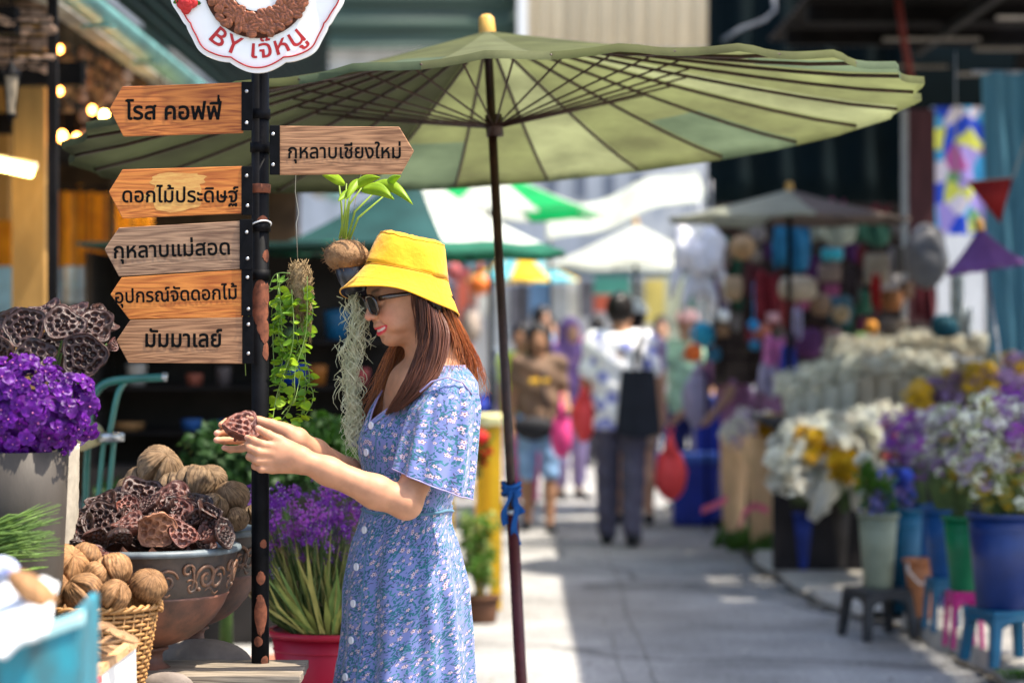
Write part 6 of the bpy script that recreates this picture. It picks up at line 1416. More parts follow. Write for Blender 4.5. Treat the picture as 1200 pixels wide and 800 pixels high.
for pts, lab in [(((822, 598), (838, 592), (852, 584)), 'pink ribbon end pointing to the road'), (((866, 618), (872, 600), (884, 592), (900, 598)), 'pink ribbon tied round the wide brown bundle')]:
    b = MB(); P_ = [P(x, y, 15.35) for x, y in pts]
    for a, c_ in zip(P_, P_[1:]): b.add([a-V((0, 0, .022)), c_-V((0, 0, .022)), c_+V((0, .01, .022)), a+V((0, .01, .022))], [(0, 1, 2, 3)])
    setp(b.build('ribbon', M_rib, solid=.004, smooth=False), lab, 'ribbon')
bunch('flower_bunch', P(882, 545, 15.9), P(880, 498, 15.9), .15, 26, [bl('fluff', F_wh, F_wh), bl('fluff', F_lil, F_wh, 2)], .06, 'white and lilac blooms above the slimmer brown bundle', foot_r=.05, seed=4)
bunch('flower_bunch', P(900, 545, 15.7), P(905, 500, 15.6), .11, 14, [bl('carn', F_ye, F_ye)], .055, 'orange yellow blooms above the wide brown bundle', foot_r=.05, seed=5)

# dark skirted table with white wrapped flowers
M_skirt = mat('black table cloth', (.018, .016, .018), .9); M_wrap = mat('clear white wrap', (.74, .74, .68), .3, trans=.45, var=.06, bump=.5, bscale=20, dist=.02)
ft = empty('flower_table', V((P(985, 0, 13.6).x, 14.6, .04)), 'low table with a black cloth under the white wrapped flowers', 'table')
b = MB(); xa, xb = P(938, 0, 14.7).x, P(1060, 0, 13.4).x; b.box(((xa+xb)/2, 14.2, P(0, 580, 13.4).z-.01), (xb-xa, 1.8, .03)); b.build('top', M_skirt, ft, smooth=False)
b = MB()
def sk(u, v): t = u*4; return (xa+(xb-xa)*min(1, u*1.0), 14.7+.02*math.sin(u*60), .06+(P(0, 582, 13.4).z-.08)*v)
b.grid(sk, 80, 3); b.grid(lambda u, v: (xa+.01*math.sin(u*50), 14.7+.4*u, .06+(P(0, 582, 13.4).z-.08)*v), 40, 2); b.build('skirt', M_skirt, ft)
GW = 'white flowers in clear wrapping'
for i, (x, y, s_, hd, lab, hs_) in enumerate([
 (940, 545, .14, 'w', 'round white wrapped bunch nearest the brown bundles', .05), (968, 505, .16, 'w', 'white bunch at the top of the wrapped group', .05), (1000, 500, .16, 'w', 'large white bunch in the middle of the wrapped group', .055), (1038, 495, .14, 'w', 'white bunch closest to the purple statice', .05),
 (955, 522, .12, 'y', 'white bunch flecked with yellow petals', .04), (985, 545, .15, 'y', 'white wrapped bunch showing bright yellow blooms', .05), (1015, 530, .12, 'w', 'white bunch behind the red flower', .045), (930, 515, .10, 'w', 'small white bunch beside the orange yellow blooms', .045), (1025, 520, .08, 'r', 'single red bloom among the white bunches', .05)]):
    hd_ = {'w': [bl('fluff', F_wh, F_wh), bl('carn', F_wh, F_wh), bl('fluff', F_wh, F_cr, 3)], 'y': [bl('fluff', F_wh, F_wh), bl('carn', F_ye, F_ye)], 'r': [bl('carn', F_red, F_red)]}[hd]
    d = 13.3+.12*(i % 4); bunch('flower_bunch', P(x+8, 592, d), P(x, y, d-.1), s_*1.1, 36 if hd != 'r' else 4, hd_, hs_*1.15, lab, GW, foot_r=.05, seed=i+20, flat=.8, zj=.08)
def wrap_cone(x, y, d, r_, h_, lean, m, lab, grp):
    c = P(x, y, d); b = MB(); ph = x*.7
    b.lathe([(r_*.28, -h_), (r_*.5, -h_*.55), (r_*.85, -.1*h_), (r_*1.15, .12*h_)], 40, M=Matrix.Translation(c) @ Matrix.Rotation(lean, 4, 'Y'), fn=lambda q, t: V((q.x*(1+.10*math.sin(5*t+ph)), q.y*(1+.10*math.sin(4*t+ph)), q.z+(.05*h_*math.sin(6*t+ph) if q.z > 0 else 0))))
    return setp(b.build('wrapping', m, solid=.001), lab, 'wrapping', grp)
wrap_cone(978, 560, 13.15, .10, .26, .5, M_wrap, 'clear white cone wrapped round the yellow blooms', GW); wrap_cone(945, 560, 13.2, .10, .22, -.5, M_wrap, 'clear white cone round the bunch nearest the brown bundles', GW); wrap_cone(1012, 545, 13.25, .12, .25, .1, M_wrap, 'clear white cone in the middle of the wrapped group', GW)
for i, (x, c_, lab) in enumerate([(940, (.012, .03, .20), 'dark blue tub under the white wrapped flowers'), (962, (.05, .045, .045), 'charcoal pot under the white wrapped flowers'), (985, (.07, .06, .055), 'dark grey pot beside the charcoal one'), (1004, (.05, .03, .03), 'brown black pot behind the black stool'), (1045, (.02, .10, .09), 'dark teal pot behind the ribbed pot')]):
    d = 14.2+.15*(i % 2); q = P(x, 0, d); bucket(V((q.x, d, .05)), .055, .075, .33+.05*(i % 3), mat('under pot %d' % i, c_, .6), lab)
bunch('flower_bunch', P(990, 600, 13.0), P(990, 548, 12.95), .085, 22, [bl('carn', F_ye, F_ye)], .042, 'dense bright yellow bunch drooping from the table', foot_r=.03, seed=55)

# shelf with rows of cream dried bunches
sh2 = empty('flower_shelf', V((P(1035, 0, 14.6).x, 14.6, .05)), 'dark shelf carrying the rows of cream dried bunches', 'shelf')
bx(sh2, 'board', M_skirt, (P(905, 0, 14.2).x, 14.1, P(0, 495, 14.2).z-.03), (P(1175, 0, 14.2).x, 15.6, P(0, 495, 14.2).z)); bx(sh2, 'front', M_skirt, (P(905, 0, 14.2).x, 14.15, .05), (P(1175, 0, 14.2).x, 14.2, P(0, 495, 14.2).z-.03))
M_slv = mat('cream paper sleeve', (.50, .43, .32), .7, trans=.3, var=.15, scale=6, stretch=(3, 3, 1), bump=.3, bscale=20); M_slw = mat('white paper sleeve', (.60, .60, .50), .7, trans=.3, var=.1, bump=.3, bscale=20)
GD = 'cream dried bunches standing in rows'
def sleeve(x, yt, yb, d, w_, m, hd, lab, seed):
    c = P(x, yb, d); top = P(x, yt, d); h_ = top.z-c.z; e = bunch('dried_bunch', c+V((0, 0, .02)), top+V((0, 0, .02)), w_*1.1, 40, hd, .042, lab, GD, stem_m=STMg, foot_r=.03, seed=seed, zj=.05)
    b = MB(); b.lathe([(w_*.5, 0), (w_*.72, h_*.4), (w_*.92, h_*.78), (w_*.9, h_*.8)], 24, c=c, fn=lambda q, t: V((q.x*(1+.05*math.sin(4*t+seed)), q.y*(1+.05*math.sin(5*t)), q.z))); b.build('sleeve', m, e)
hdc = [bl('fluff', F_cr, F_wh, 5), bl('statice', F_cr, F_cr, 6), bl('statice', F_wh, F_cr, 7)]; hdw = [bl('fluff', F_wh, F_wh, 1), bl('statice', F_wh, F_yg, 8)]
nm = ['nearest the craft counter', 'second from the craft counter', 'third in the back row', 'in the middle of the back row', 'below the orange cushion', 'below the dark teal cushion', 'below the white drape', 'at the curtain end of the back row', 'last in the back row']
for i in range(9): sleeve(985+i*21, 408-(6 if 3 < i < 8 else 0)+(i % 2)*4, 492, 15.0, .085, M_slv, hdc, 'tall cream dried bunch '+nm[i], 60+i)
nm2 = ['above the orange yellow blooms', 'second in the front row', 'third in the front row', 'fourth in the front row', 'in the middle of the front row', 'beside the middle of the front row', 'seventh in the front row', 'above the red bloom', 'last in the front row']
for i in range(9): sleeve(928+i*21.5, 452-min(i, 4)*6, 500 if i < 3 else 496, 14.35, .075, M_slw if i < 4 else M_slv, hdw if i < 4 else hdc, ('white' if i < 4 else 'cream')+' dried bunch '+nm2[i], 80+i)

# buckets on stools along the kerb
M_db = mat('deep blue plastic', (.004, .022, .12), .4, var=.2, bump=.05, spec=.45); M_mb = mat('mid blue plastic', (.006, .06, .20), .4, var=.2, bump=.05); M_tb = mat('teal blue plastic', (.006, .09, .17), .4, var=.2, bump=.05); M_gb = mat('green plastic', (.005, .15, .06), .4, var=.15, bump=.05); M_pk = mat('magenta plastic', (.50, .02, .19), .4, var=.1, bump=.05); M_or = mat('dull orange plastic', (.45, .17, .07), .5, var=.2); M_gg = mat('grey green ribbed plastic', (.22, .25, .18), .5, var=.15); M_bk = mat('black plastic stool', (.03, .032, .036), .45, var=.3)
def stool(x, yb, wpx, hpx, z0, m, lab, rz=.25, d=None):
    d = d or (H0-z0)*F/(yb-HY); c = P(x, 0, d); c.z = z0; w_ = wpx*d/F; h_ = hpx*d/F; e = empty('plastic_stool', c, lab, 'stool', 'plastic stools under the buckets'); 
    Mz = Matrix.Translation(c) @ Matrix.Rotation(rz, 4, 'Z')
    b = MB(); b.box((0, 0, h_-.012), (w_*.86, w_*.86, .024)); b.v = [tuple(Mz @ V(q)) for q in b.v]; b.build('seat', m, e, smooth=False, bevel=.008)
    for sx in (-1, 1):
        for sy in (-1, 1):
            b = MB(); t_, s_3 = w_*.39, w_*.46; lw = w_*.13
            top = V((sx*t_*.92, sy*t_*.92, h_-.024)); bot = V((sx*s_3*.95, sy*s_3*.95, 0)); b.add([bot+V((-lw, -lw, 0))*.5, bot+V((lw, -lw, 0))*.5, bot+V((lw, lw, 0))*.5, bot+V((-lw, lw, 0))*.5, top+V((-lw, -lw, 0))*.6, top+V((lw, -lw, 0))*.6, top+V((lw, lw, 0))*.6, top+V((-lw, lw, 0))*.6], [(3, 2, 1, 0), (4, 5, 6, 7), (0, 1, 5, 4), (1, 2, 6, 5), (2, 3, 7, 6), (3, 0, 4, 7)])
            b.v = [tuple(Mz @ V(q)) for q in b.v]; b.build('leg', m, e, smooth=False, bevel=.006)
    for k_ in range(4):
        a = k_*PI/2; b = MB(); Mk = Mz @ Matrix.Rotation(a, 4, 'Z'); n_ = 12; t_ = w_*.415
        # arched apron
        for i in range(n_+1): u = -1+2*i/n_; b.v.append((u*t_*.86, -t_*.99, h_-.024)); b.v.append((u*t_*.86, -t_*1.0, h_*(.62+.18*(1-abs(u)**2.2))))
        for i in range(n_): b.f.append([2*i, 2*i+1, 2*i+3, 2*i+2]); b.m.append(0)
        b.v = [tuple(Mk @ V(q)) for q in b.v]; b.build('apron', m, e, solid=.006)
    return c, h_, d
ZK = .112
def kb(x, yb_stool, hs_, ws, sm, slab_, y0, r0px, r1px, bm_, blab, z0=ZK, ribs=0, rz=.3, stl=True):
    if stl: c, h_, d = stool(x, yb_stool, ws, hs_, z0, sm, slab_, rz)
    else: d = (H0-z0)*F/(yb_stool-HY); c = P(x, 0, d); c.z = z0; h_ = 0
    zt = P(0, y0, d).z; cc = V((c.x, c.y, z0+h_+.001)); bucket(cc, r0px*d/F, r1px*d/F, zt-cc.z, bm_, blab, 'buckets of flowers along the kerb', ribs=ribs); return cc, zt, d
L1 = kb(1180, 776, 64, 84, M_tb, 'blue stool under the big deep blue bucket', 601, 36, 46, M_db, 'big deep blue bucket at the frame edge')
L2 = kb(1129, 758, 66, 40, M_pk, 'magenta stool under the green bucket', 605, 15, 24, M_gb, 'narrow green bucket on the magenta stool', rz=.1)
L3 = kb(1108, 738, 62, 46, M_tb, 'teal stool beside the orange bucket', 597, 17, 25, M_mb, 'mid blue bucket on the teal stool', rz=.1)
L4 = kb(1082, 712, 60, 36, M_db, 'dark stool hidden behind the orange bucket', 590, 17, 23, M_mb, 'mid blue bucket above the orange one')
L5 = kb(1060, 716, 0, 0, None, '', 596, 16, 21, M_tb, 'tall teal bucket standing on the kerb behind the black stool', stl=False)
# small orange bucket with a wire handle
d = (H0-ZK)*F/(722-HY); c = P(1082, 0, d); c.z = ZK; e = bucket(c, 15*d/F, 22*d/F, P(0, 655, d).z-ZK, M_or, 'dull orange bucket with a pale handle between the stools')
b = MB(); b.tube([P(1063, 655, d)+V((0, -.03, 0)), P(1064, 668, d-.1), P(1078, 684, d-.11), P(1092, 680, d-.1), P(1100, 655, d)+V((0, -.03, 0))], .004, 6); b.build('handle', M_white, e)
L6 = kb(1029, 746, 58, 72, M_bk, 'black plastic stool standing on the road', 602, 17, 23, M_gg, 'grey green ribbed pot on the black stool', z0=.012, ribs=22, rz=.35)
GS = 'statice bunches in the kerb buckets'
def sb(L, tx, ty, s_, n, heads, hs_, lab, dx=0, seed=1, leafy=0, flat=.7, sm=None, lo=2, zj=.08, grp=GS):
    cc, zt, d = L; bunch('flower_bunch', V((cc.x+dx, cc.y, zt-.10)), P(tx, ty, d-.02), s_, int(n*1.45), heads, hs_, lab, grp, foot_r=.035, seed=seed, leafy=leafy, flat=flat, stem_m=sm or STM, extra_lo=lo, zj=zj)
pw = [bl('statice', F_pur, F_lil, 11), bl('statice', F_lil, F_wh, 12), bl('statice', F_pur2, F_pur, 13)]; ww = [bl('statice', F_wh, F_yg, 14), bl('fluff', F_wh, F_yg, 15)]; yg = [bl('statice', F_yg, F_wh, 16), bl('statice', F_ye, F_yg, 17), bl('statice', F_yg, F_br, 18)]
sb(L1, 1150, 500, .13, 40, ww+[pw[1]], .03, 'white and green statice leaning out of the big blue bucket', -.04, 31, lo=4, zj=.14); sb(L1, 1195, 485, .15, 46, pw+[ww[0]], .03, 'purple and white statice above the big blue bucket', .02, 32, lo=3, zj=.12); sb(L1, 1205, 540, .13, 40, yg+[ww[0]], .03, 'yellow green sprays low in the big blue bucket', .05, 33, lo=4, zj=.2); sb(L1, 1160, 548, .09, 30, yg, .028, 'yellow green sprays between the white statice and the bucket rim', 0, 34, lo=3, zj=.14)
sb(L2, 1112, 498, .10, 34, ww+[pw[1]], .028, 'mixed white and lilac statice in the green bucket', 0, 35, lo=2); sb(L2, 1128, 512, .09, 26, yg, .026, 'yellow green sprays in the green bucket', 0, 36, lo=3, zj=.15)
sb(L3, 1080, 505, .10, 34, pw+[ww[0]], .028, 'lilac statice leaning out over the road from the blue bucket', 0, 37, lo=1); sb(L3, 1100, 500, .09, 26, pw, .028, 'dark purple statice in the blue bucket on the teal stool', 0, 38, lo=2)
sb(L4, 1055, 500, .09, 30, [pw[0], pw[1]], .028, 'purple statice leaning farthest over the road', 0, 39, lo=1, sm=STM); sb(L4, 1072, 520, .06, 16, pw, .026, 'short purple statice behind the leaning ones', 0, 40)
sb(L6, 1030, 575, .07, 16, [bl('carn', F_blu, F_blu), bl('fluff', F_lil, F_blu, 3), bl('leaf', M_leaf, M_leafd, 3)], .035, 'blue and lilac blooms in the grey green ribbed pot', 0, 41, leafy=1, grp=None); sb(L6, 1018, 555, .05, 8, [bl('leaf', M_leaf, M_leafd, 3), bl('carn', F_wh, F_wh)], .035, 'green sprig with white blooms in the grey green ribbed pot', 0, 42, leafy=2, grp=None)
sb(L5, 1056, 570, .05, 14, [bl('carn', F_blu, F_blu), bl('fluff', F_lil, F_blu, 3)], .032, 'blue blooms in the tall teal bucket', 0, 43, grp=None)
# second tier: yellow and dusky purple bunches
t2 = empty('plant_bench', V((P(1150, 0, 12.2).x, 12.4, .1)), 'dark bench behind the kerb buckets', 'bench')
bx(t2, 'top', M_skirt, (P(1062, 0, 12.2).x, 12.0, P(0, 545, 12.2).z-.03), (P(1300, 0, 12.2).x, 12.9, P(0, 545, 12.2).z)); bx(t2, 'front', M_skirt, (P(1066, 0, 12.2).x, 12.04, .1), (P(1300, 0, 12.2).x, 12.08, P(0, 545, 12.2).z-.03))
yp = [bl('statice', F_ye, F_yg, 21), bl('fluff', F_ye, F_ye, 22)]; dp = [bl('statice', F_br, F_pur, 23), bl('statice', F_lil, F_br, 24)]
for i, (x, y, hd, lab) in enumerate([(1075, 462, yp, 'bright yellow dried bunch nearest the cream bunches'), (1098, 455, dp, 'dusky purple dried bunch beside the first yellow one'), (1125, 448, yp+dp, 'yellow dried bunch over the lilac statice'), (1148, 440, yp+yp+dp, 'large yellow dried bunch'), (1172, 446, dp, 'dark purple dried bunch between yellow ones'), (1188, 428, yp+dp, 'yellow dried bunch high at the frame edge'), (1205, 450, dp, 'dusky bunch cut by the frame edge'), (1110, 478, dp, 'low dusky bunch behind the white statice')]):
    d = 12.3+.1*(i % 3); bunch('dried_bunch', P(x+4, 543, d), P(x, y, d), .085, 30, hd, .032, lab, 'yellow and dusky dried bunches', stem_m=STMg, foot_r=.03, seed=100+i, extra_lo=1, zj=.06)
b = MB(); rs = random.Random(2)
for i in range(60):
    q = P(1190+rs.uniform(-12, 30), 800, 9.2); a = rs.uniform(0, TAU); q.z = .115; b.tube([q, q+V((.03*math.cos(a), .03*math.sin(a), .03)), q+V((.06*math.cos(a), .06*math.sin(a), .035))], [.003, .003, .001], 4)
setp(b.build('fallen_sprig', M_leaf), 'green sprig lying on the kerb at the frame corner', 'sprig')
# litter and grit along the kerb edge
b = MB()
for i in range(220):
    y = rs.uniform(9.2, 15.5); x = float(np.interp(y, [9, 9.8, 11.7, 12.1, 15], [2.05, 2.0, 1.86, 1.72, 1.46]))-abs(rs.gauss(0, .12)); r_ = rs.uniform(.003, .014)
    b.sph((x, y, .012+r_*.3), (r_, r_*.8, r_*.5), 7, 5, fn=lambda q, p_, t: q*(1+.3*N3(q.x*90+i, q.y*90, q.z*90)))
setp(b.build('rubble', M_kerb, smooth=False), 'grit and bits of rubble along the foot of the kerb', 'rubble', kind='stuff')

# ------------------------------------------------------------------ far end of the alley
M_pal = mat('pale grey render', (.42, .44, .46), .8, scale=1, var=.2, stretch=(6, 1, 1)); M_crc = mat('cream corrugated sheet', (.62, .54, .40), .6, scale=1, stretch=(8, 1, .4), var=.15); M_gcor = mat('green slatted shutter', (.04, .075, .055), .6, c2=(.02, .035, .03), scale=2, stretch=(.3, 1, 6))
DF = 30.0
fb = empty('far_building', V((0, DF, 0)), 'building closing the far end of the alley with a cream sheet upper storey', 'building')
bx(fb, 'wall', M_pal, (-6, DF, 0), (8, DF+.4, 9)); 
b = MB(); b.grid(lambda u, v: (P(617, 0, DF-.3).x+2.75*u, DF-.3-.03*math.cos(u*90), P(0, 60, DF).z+3*v), 260, 2); b.build('cream_sheet', M_crc, fb, solid=.01)
b = MB(); b.grid(lambda u, v: (-4.6+P(606, 0, DF).x+4.6*u, DF-.35-.03*math.cos(v*60), P(0, 62, DF).z+3*v), 2, 160); b.build('green_shutter', M_gcor, fb, solid=.01)
bx(fb, 'white_post', M_white, (P(607, 0, DF).x, DF-.5, 3.4), (P(617, 0, DF).x, DF-.4, 8))
for i, x in enumerate(range(640, 850, 34)): bx(fb, 'window', mat('grey window', (.16, .18, .22), .3), (P(x, 0, DF).x, DF-.03, P(0, 232, DF).z), (P(x+12, 0, DF).x, DF-.004, P(0, 205, DF).z))
bx(fb, 'shop_beam', mat('grey blue fascia', (.05, .08, .09), .6), (-4.5, DF-1.2, P(0, 326, DF).z), (3.6, DF-1.0, P(0, 312, DF).z))
M_fg = [mat('far panel %d' % i, c_, .6, scale=3, var=.3) for i, c_ in enumerate([(.05, .22, .18), (.38, .42, .33), (.25, .27, .28), (.45, .10, .06), (.50, .42, .12), (.10, .10, .12), (.55, .55, .5), (.08, .16, .28)])]
far = [(536, 560, 330, 400, 3), (560, 576, 322, 372, 6), (576, 596, 340, 470, 2), (596, 620, 335, 400, 5), (620, 645, 330, 372, 7), (645, 664, 335, 400, 2), (664, 678, 328, 400, 6), (678, 694, 330, 372, 5), (694, 735, 322, 346, 0), (694, 720, 346, 366, 3), (735, 752, 330, 420, 2), (752, 775, 328, 380, 4), (775, 800, 326, 430, 1), (800, 812, 330, 400, 0), (812, 850, 330, 460, 2), (500, 536, 335, 470, 5)]
for i, (xa, xb, ya, yb, mi) in enumerate(far): bx(fb, 'shop_panel', M_fg[mi], (P(xa, 0, DF).x, DF-.5-.1*(i % 3), max(.05, P(0, yb, DF).z)), (P(xb, 0, DF).x, DF-.45-.1*(i % 3), P(0, ya, DF).z))
gd = [(540, 470, 26, 24, (.55, .08, .10), 'pink red sack of goods by the far stall'), (567, 476, 24, 30, (.03, .06, .45), 'blue tub of goods beside the yellow stand'), (563, 334, 22, 20, (.75, .18, .03), 'orange lantern shaped bundle below the teal umbrella'), (536, 320, 26, 22, (.50, .12, .12), 'pinkish bundle hung below the teal umbrella'), (548, 306, 18, 18, (.15, .38, .50), 'pale blue bundle hung below the teal umbrella'), (584, 440, 24, 60, (.25, .30, .33), 'grey sheet covered stack behind the umbrella pole'), (545, 420, 20, 40, (.32, .10, .12), 'dull red stack behind the hair'), (552, 380, 22, 40, (.40, .32, .26), 'beige sack behind the orange bundle')]
for x, y, w_, h_, c_, lab in gd:
    d = 21.0; b = MB(); c = P(x, y, d); b.sph(c, (w_*d/F*.55, .15, h_*d/F*.55), 18, 14, fn=lambda q, p_, t: q*(1+.15*N3(q.x*8+x, q.y*8, q.z*8))); b.tube([c, V((c.x, d+.05, 0)) if y > 400 else V((c.x, d+.05, c.z+.6))], .02, 6); setp(b.build('bundle', mat('bundle '+lab, c_, .6)), lab, 'bundle', 'goods at the far stalls')
# ------------------------------------------------------------------ people in the alley
def rotz(a): return Matrix.Rotation(a, 3, 'Z')
def person(pos, yaw, H, lab, skin, top, bottom, hair, shoes=None, lean=0., armL=(0, .12, .2), armR=(0, .12, .2), legL=(0, 0), legR=(0, 0), head=(0, 0), sleeve=.55, blen=1., fat=1., hairstyle='short', top_len=0, group='people walking in the alley', skirt=False, hcol2=None, h=.013):
    """angles in radians; arm = (swing forward, abduction, elbow); leg = (swing forward, knee)"""
    k = H/1.70; e = empty('person', V((pos[0], pos[1], 0)), lab, 'person', group)
    Mw = Matrix.Translation(V((pos[0], pos[1], 0))) @ Matrix.Rotation(yaw, 4, 'Z') @ Matrix.Scale(k, 4)
    T = lambda p: np.array(Mw @ V(p))
    up = V((math.sin(lean), 0, math.cos(lean))); pel = V((0, 0, .93)); ch = pel+up*.33; nk = pel+up*.52; hd = pel+up*.655+V((.02+.03*math.sin(lean), 0, 0)); 
    fwd = V((math.cos(lean), 0, -math.sin(lean)))
    J = {}
    for s, nm_, a, lg in ((1, 'L', armL, legL), (-1, 'R', armR, legR)):
        sh_ = pel+up*.45+V((0, s*.165*fat**.5, 0)); d1 = (-up*math.cos(a[0])+fwd*math.sin(a[0])); d1 = (d1*math.cos(a[1])+V((0, s, 0))*math.sin(a[1])).normalized(); el = sh_+d1*.28
        d2 = (-up*math.cos(a[0]+a[2])+fwd*math.sin(a[0]+a[2])); d2 = (d2*math.cos(a[1]*.5)+V((0, s*.5, 0))*math.sin(a[1])).normalized(); wr = el+d2*.25; hn_ = wr+d2*.08
        hp_ = pel+V((0, s*.092, -.03)); t1 = V((math.sin(lg[0]), 0, -math.cos(lg[0]))); kn = hp_+t1*.42; t2 = V((math.sin(lg[0]-lg[1]), 0, -math.cos(lg[0]-lg[1]))); an = kn+t2*.40
        J[nm_] = (sh_, el, wr, hn_, hp_, kn, an, d2)
    low = min(J['L'][6].z, J['R'][6].z)-.075; sft = V((0, 0, -low))
    S = lambda v: T(v+sft)
    c = lambda a, b_, r1, r2: cap(S(a), S(b_), r1*k, r2*k)
    Rm = Matrix.Rotation(yaw, 3, 'Z') @ Matrix.Rotation(head[0], 3, 'Z')
    sk = [(ell(S(hd), (.095*k, .076*k, .115*k), Rm.to_4x4()), .0), (c(hd+V((.035*math.cos(head[0]), .035*math.sin(head[0]), -.05)), hd+V((.04*math.cos(head[0]), .04*math.sin(head[0]), -.085)), .055, .042), .03), (c(hd+V((.09*math.cos(head[0]), .09*math.sin(head[0]), -.02)), hd+V((.1*math.cos(head[0]), .1*math.sin(head[0]), -.03)), .012, .014), .015),
          (c(nk-up*.02, hd-V((0, 0, .05)), .055, .05), .03), (c(pel, ch, .12*fat, .125*fat), .05), (c(pel+V((0, .07, -.02)), pel+V((0, -.07, -.02)), .115*fat, .115*fat), .05), (c(ch+V((0, .08, .06)), ch+V((0, -.08, .06)), .11*fat, .11*fat), .06)]
    arms = []; legs = []; feet = []; shirt = [(c(pel+V((0, .05, -.05-top_len)), ch+V((0, .05, .05)), .135*fat, .13*fat), 0), (c(pel+V((0, -.05, -.05-top_len)), ch+V((0, -.05, .05)), .135*fat, .13*fat), .04), (c(J['L'][0], J['R'][0], .072, .072), .06)]; pants = [(c(pel+V((0, .06, .03)), pel+V((0, -.06, .03)), .122*fat, .122*fat), 0)]
    for nm_ in 'LR':
        sh_, el, wr, hn_, hp_, kn, an, d2 = J[nm_]; s = 1 if nm_ == 'L' else -1
        sk += [(c(sh_, el, .052, .041), .03), (c(el, wr, .04, .027), .015), (c(wr, hn_, .03, .032), .02)]
        for q in range(4): off = fwd*(.026-.017*q); sk.append((c(hn_+off, hn_+off*1.15+d2*(.07-.008*abs(q-1))+V((0, -s*.02, 0)), .010, .008), .006))
        sk.append((c(wr+d2*.02+fwd*.02, wr+d2*.07+fwd*.055, .012, .009), .008))
        sk += [(c(hp_, kn, .085*fat, .056), .04), (c(kn, kn*.6+an*.4-V((.015, 0, 0)), .054, .056), .02), (c(kn*.6+an*.4-V((.015, 0, 0)), an, .055, .036), .02)]
        foot = [(c(an-V((.03, 0, .04)), an+V((.15, s*.02, -.055)), .036, .028), .02)]
        sk += foot; feet += [(c(an-V((.04, 0, .043)), an+V((.165, s*.02, -.055)), .044, .036), .0 if not feet else .0)]
        shirt.append((c(sh_, sh_.lerp(el, sleeve) if sleeve <= 1 else el, .066*fat**.5, .062), .035))
        if sleeve > 1: shirt.append((c(el, el.lerp(wr, sleeve-1), .055, .045), .02))
        ke = hp_.lerp(kn, min(1, blen*2)); pants.append((c(hp_, ke, .100*fat, .075), .03))
        if blen > .5: pants.append((c(kn, kn.lerp(an, (blen-.5)*2*.97)-V((.01, 0, 0)), .082, .066), .02))
    allp = [S(q) for nm_ in 'LR' for q in J[nm_][:7]]+[S(hd), S(hd+V((0, 0, .2)))]; lo = np.min(allp, 0)-.25*k; hi = np.max(allp, 0)+.25*k; lo[2] = min(lo[2], -.02)
    f = field(sk); v_, f_ = sdf_mesh(f, lo, hi, h); v_[:, 2] = np.maximum(v_[:, 2], .004); np_obj('body', v_, f_, skin, e)
    fs_ = field(shirt)
    zt = S(nk)[2]-.0; neck = cap(S(nk-up*.01), S(nk+up*.2), .066*k, .09*k); zb = S(pel+V((0, 0, -.10-top_len)))[2]
    def ff(p): d = fs_(p); d = d+.006*np.sin(p[:, 2]*38+p[:, 0]*21); d = smax(d, -sd_prim(p, neck), .005); return np.maximum(d, zb-p[:, 2]-(np.abs(p[:, 2]-zb) < 0)*0)
    def ff2(p):
        d = ff(p); 
        arm_lo = np.minimum.reduce([np.linalg.norm(p-S(J[n_][3]), axis=1)-.2 for n_ in 'LR']); return d
    v_, f_ = sdf_mesh(ff2, lo, hi, h); np_obj('shirt', v_, f_, top, e)
    if skirt: pants = [(c(pel+V((0, .05, 0)), V((0, .08, .5)), .13, .17), 0), (c(pel-V((0, .05, 0)), V((0, -.08, .5)), .13, .17), .05)]
    fp = field(pants); v_, f_ = sdf_mesh(lambda p: fp(p)+.004*np.sin(p[:, 2]*50+p[:, 0]*30), lo, hi, h); np_obj('skirt' if skirt else ('shorts' if blen < .6 else 'trousers'), v_, f_, bottom, e)
    if shoes: v_, f_ = sdf_mesh(lambda p: np.maximum(field(feet)(p), p[:, 2]-S(J['L'][6])[2]*0-min(S(J['L'][6])[2], S(J['R'][6])[2])-.05), lo, np.array([hi[0], hi[1], .5]), h*.8); v_[:, 2] = np.maximum(v_[:, 2], .002); np_obj('shoes', v_, f_, shoes, e)
    # hair: a shell over the back and crown
    hr = [(ell(S(hd+V((-.012*math.cos(head[0]), -.012*math.sin(head[0]), .022))), (.108*k, .09*k, .118*k), Rm.to_4x4()), 0)]
    if hairstyle == 'bob': hr += [(c(hd+V((-.05, .05, 0)), hd+V((-.03, .065, -.14)), .05, .04), .03), (c(hd+V((-.05, -.05, 0)), hd+V((-.03, -.065, -.14)), .05, .04), .03), (c(hd+V((-.06, 0, 0)), hd+V((-.06, 0, -.14)), .06, .055), .03)]
    if hairstyle == 'veil': hr += [(c(hd+V((-.03, 0, 0)), nk+V((-.02, 0, -.08)), .10, .15), .05)]
    fx = Rm @ V((1, 0, 0)); face = ell(S(hd)+np.array(fx)*.085*k-np.array((0, 0, .03*k)), (.07*k, .066*k, .095*k), Rm.to_4x4())
    fh = field(hr)
    def hf(p): return smax(fh(p)+.004*np.sin(p[:, 0]*90)*np.sin(p[:, 1]*80), -sd_prim(p, face), .01)
    v_, f_ = sdf_mesh(hf, S(hd)-.5*k, S(hd)+.3*k, h*.8); np_obj('head_scarf' if hairstyle == 'veil' else 'hair', v_, f_, hair, e)
    if hairstyle == 'cap':
        b = MB(); Q = S(hd+V((-.005, 0, .045))); b.sph(Q, (.118*k, .102*k, .10*k), 20, 12, Rm.to_4x4(), fn=lambda q, p_, t: q if q.z > 0 else V((q.x, q.y, q.z*.15))); b.box(V(Q)+Rm @ V((.13*k, 0, -.01)), (.12*k, .13*k, .012), Rm.to_4x4()); b.build('cap', hcol2, e)
    e_ = {'S': S, 'J': J, 'e': e, 'k': k, 'pel': pel, 'ch': ch, 'hd': hd}
    return e_
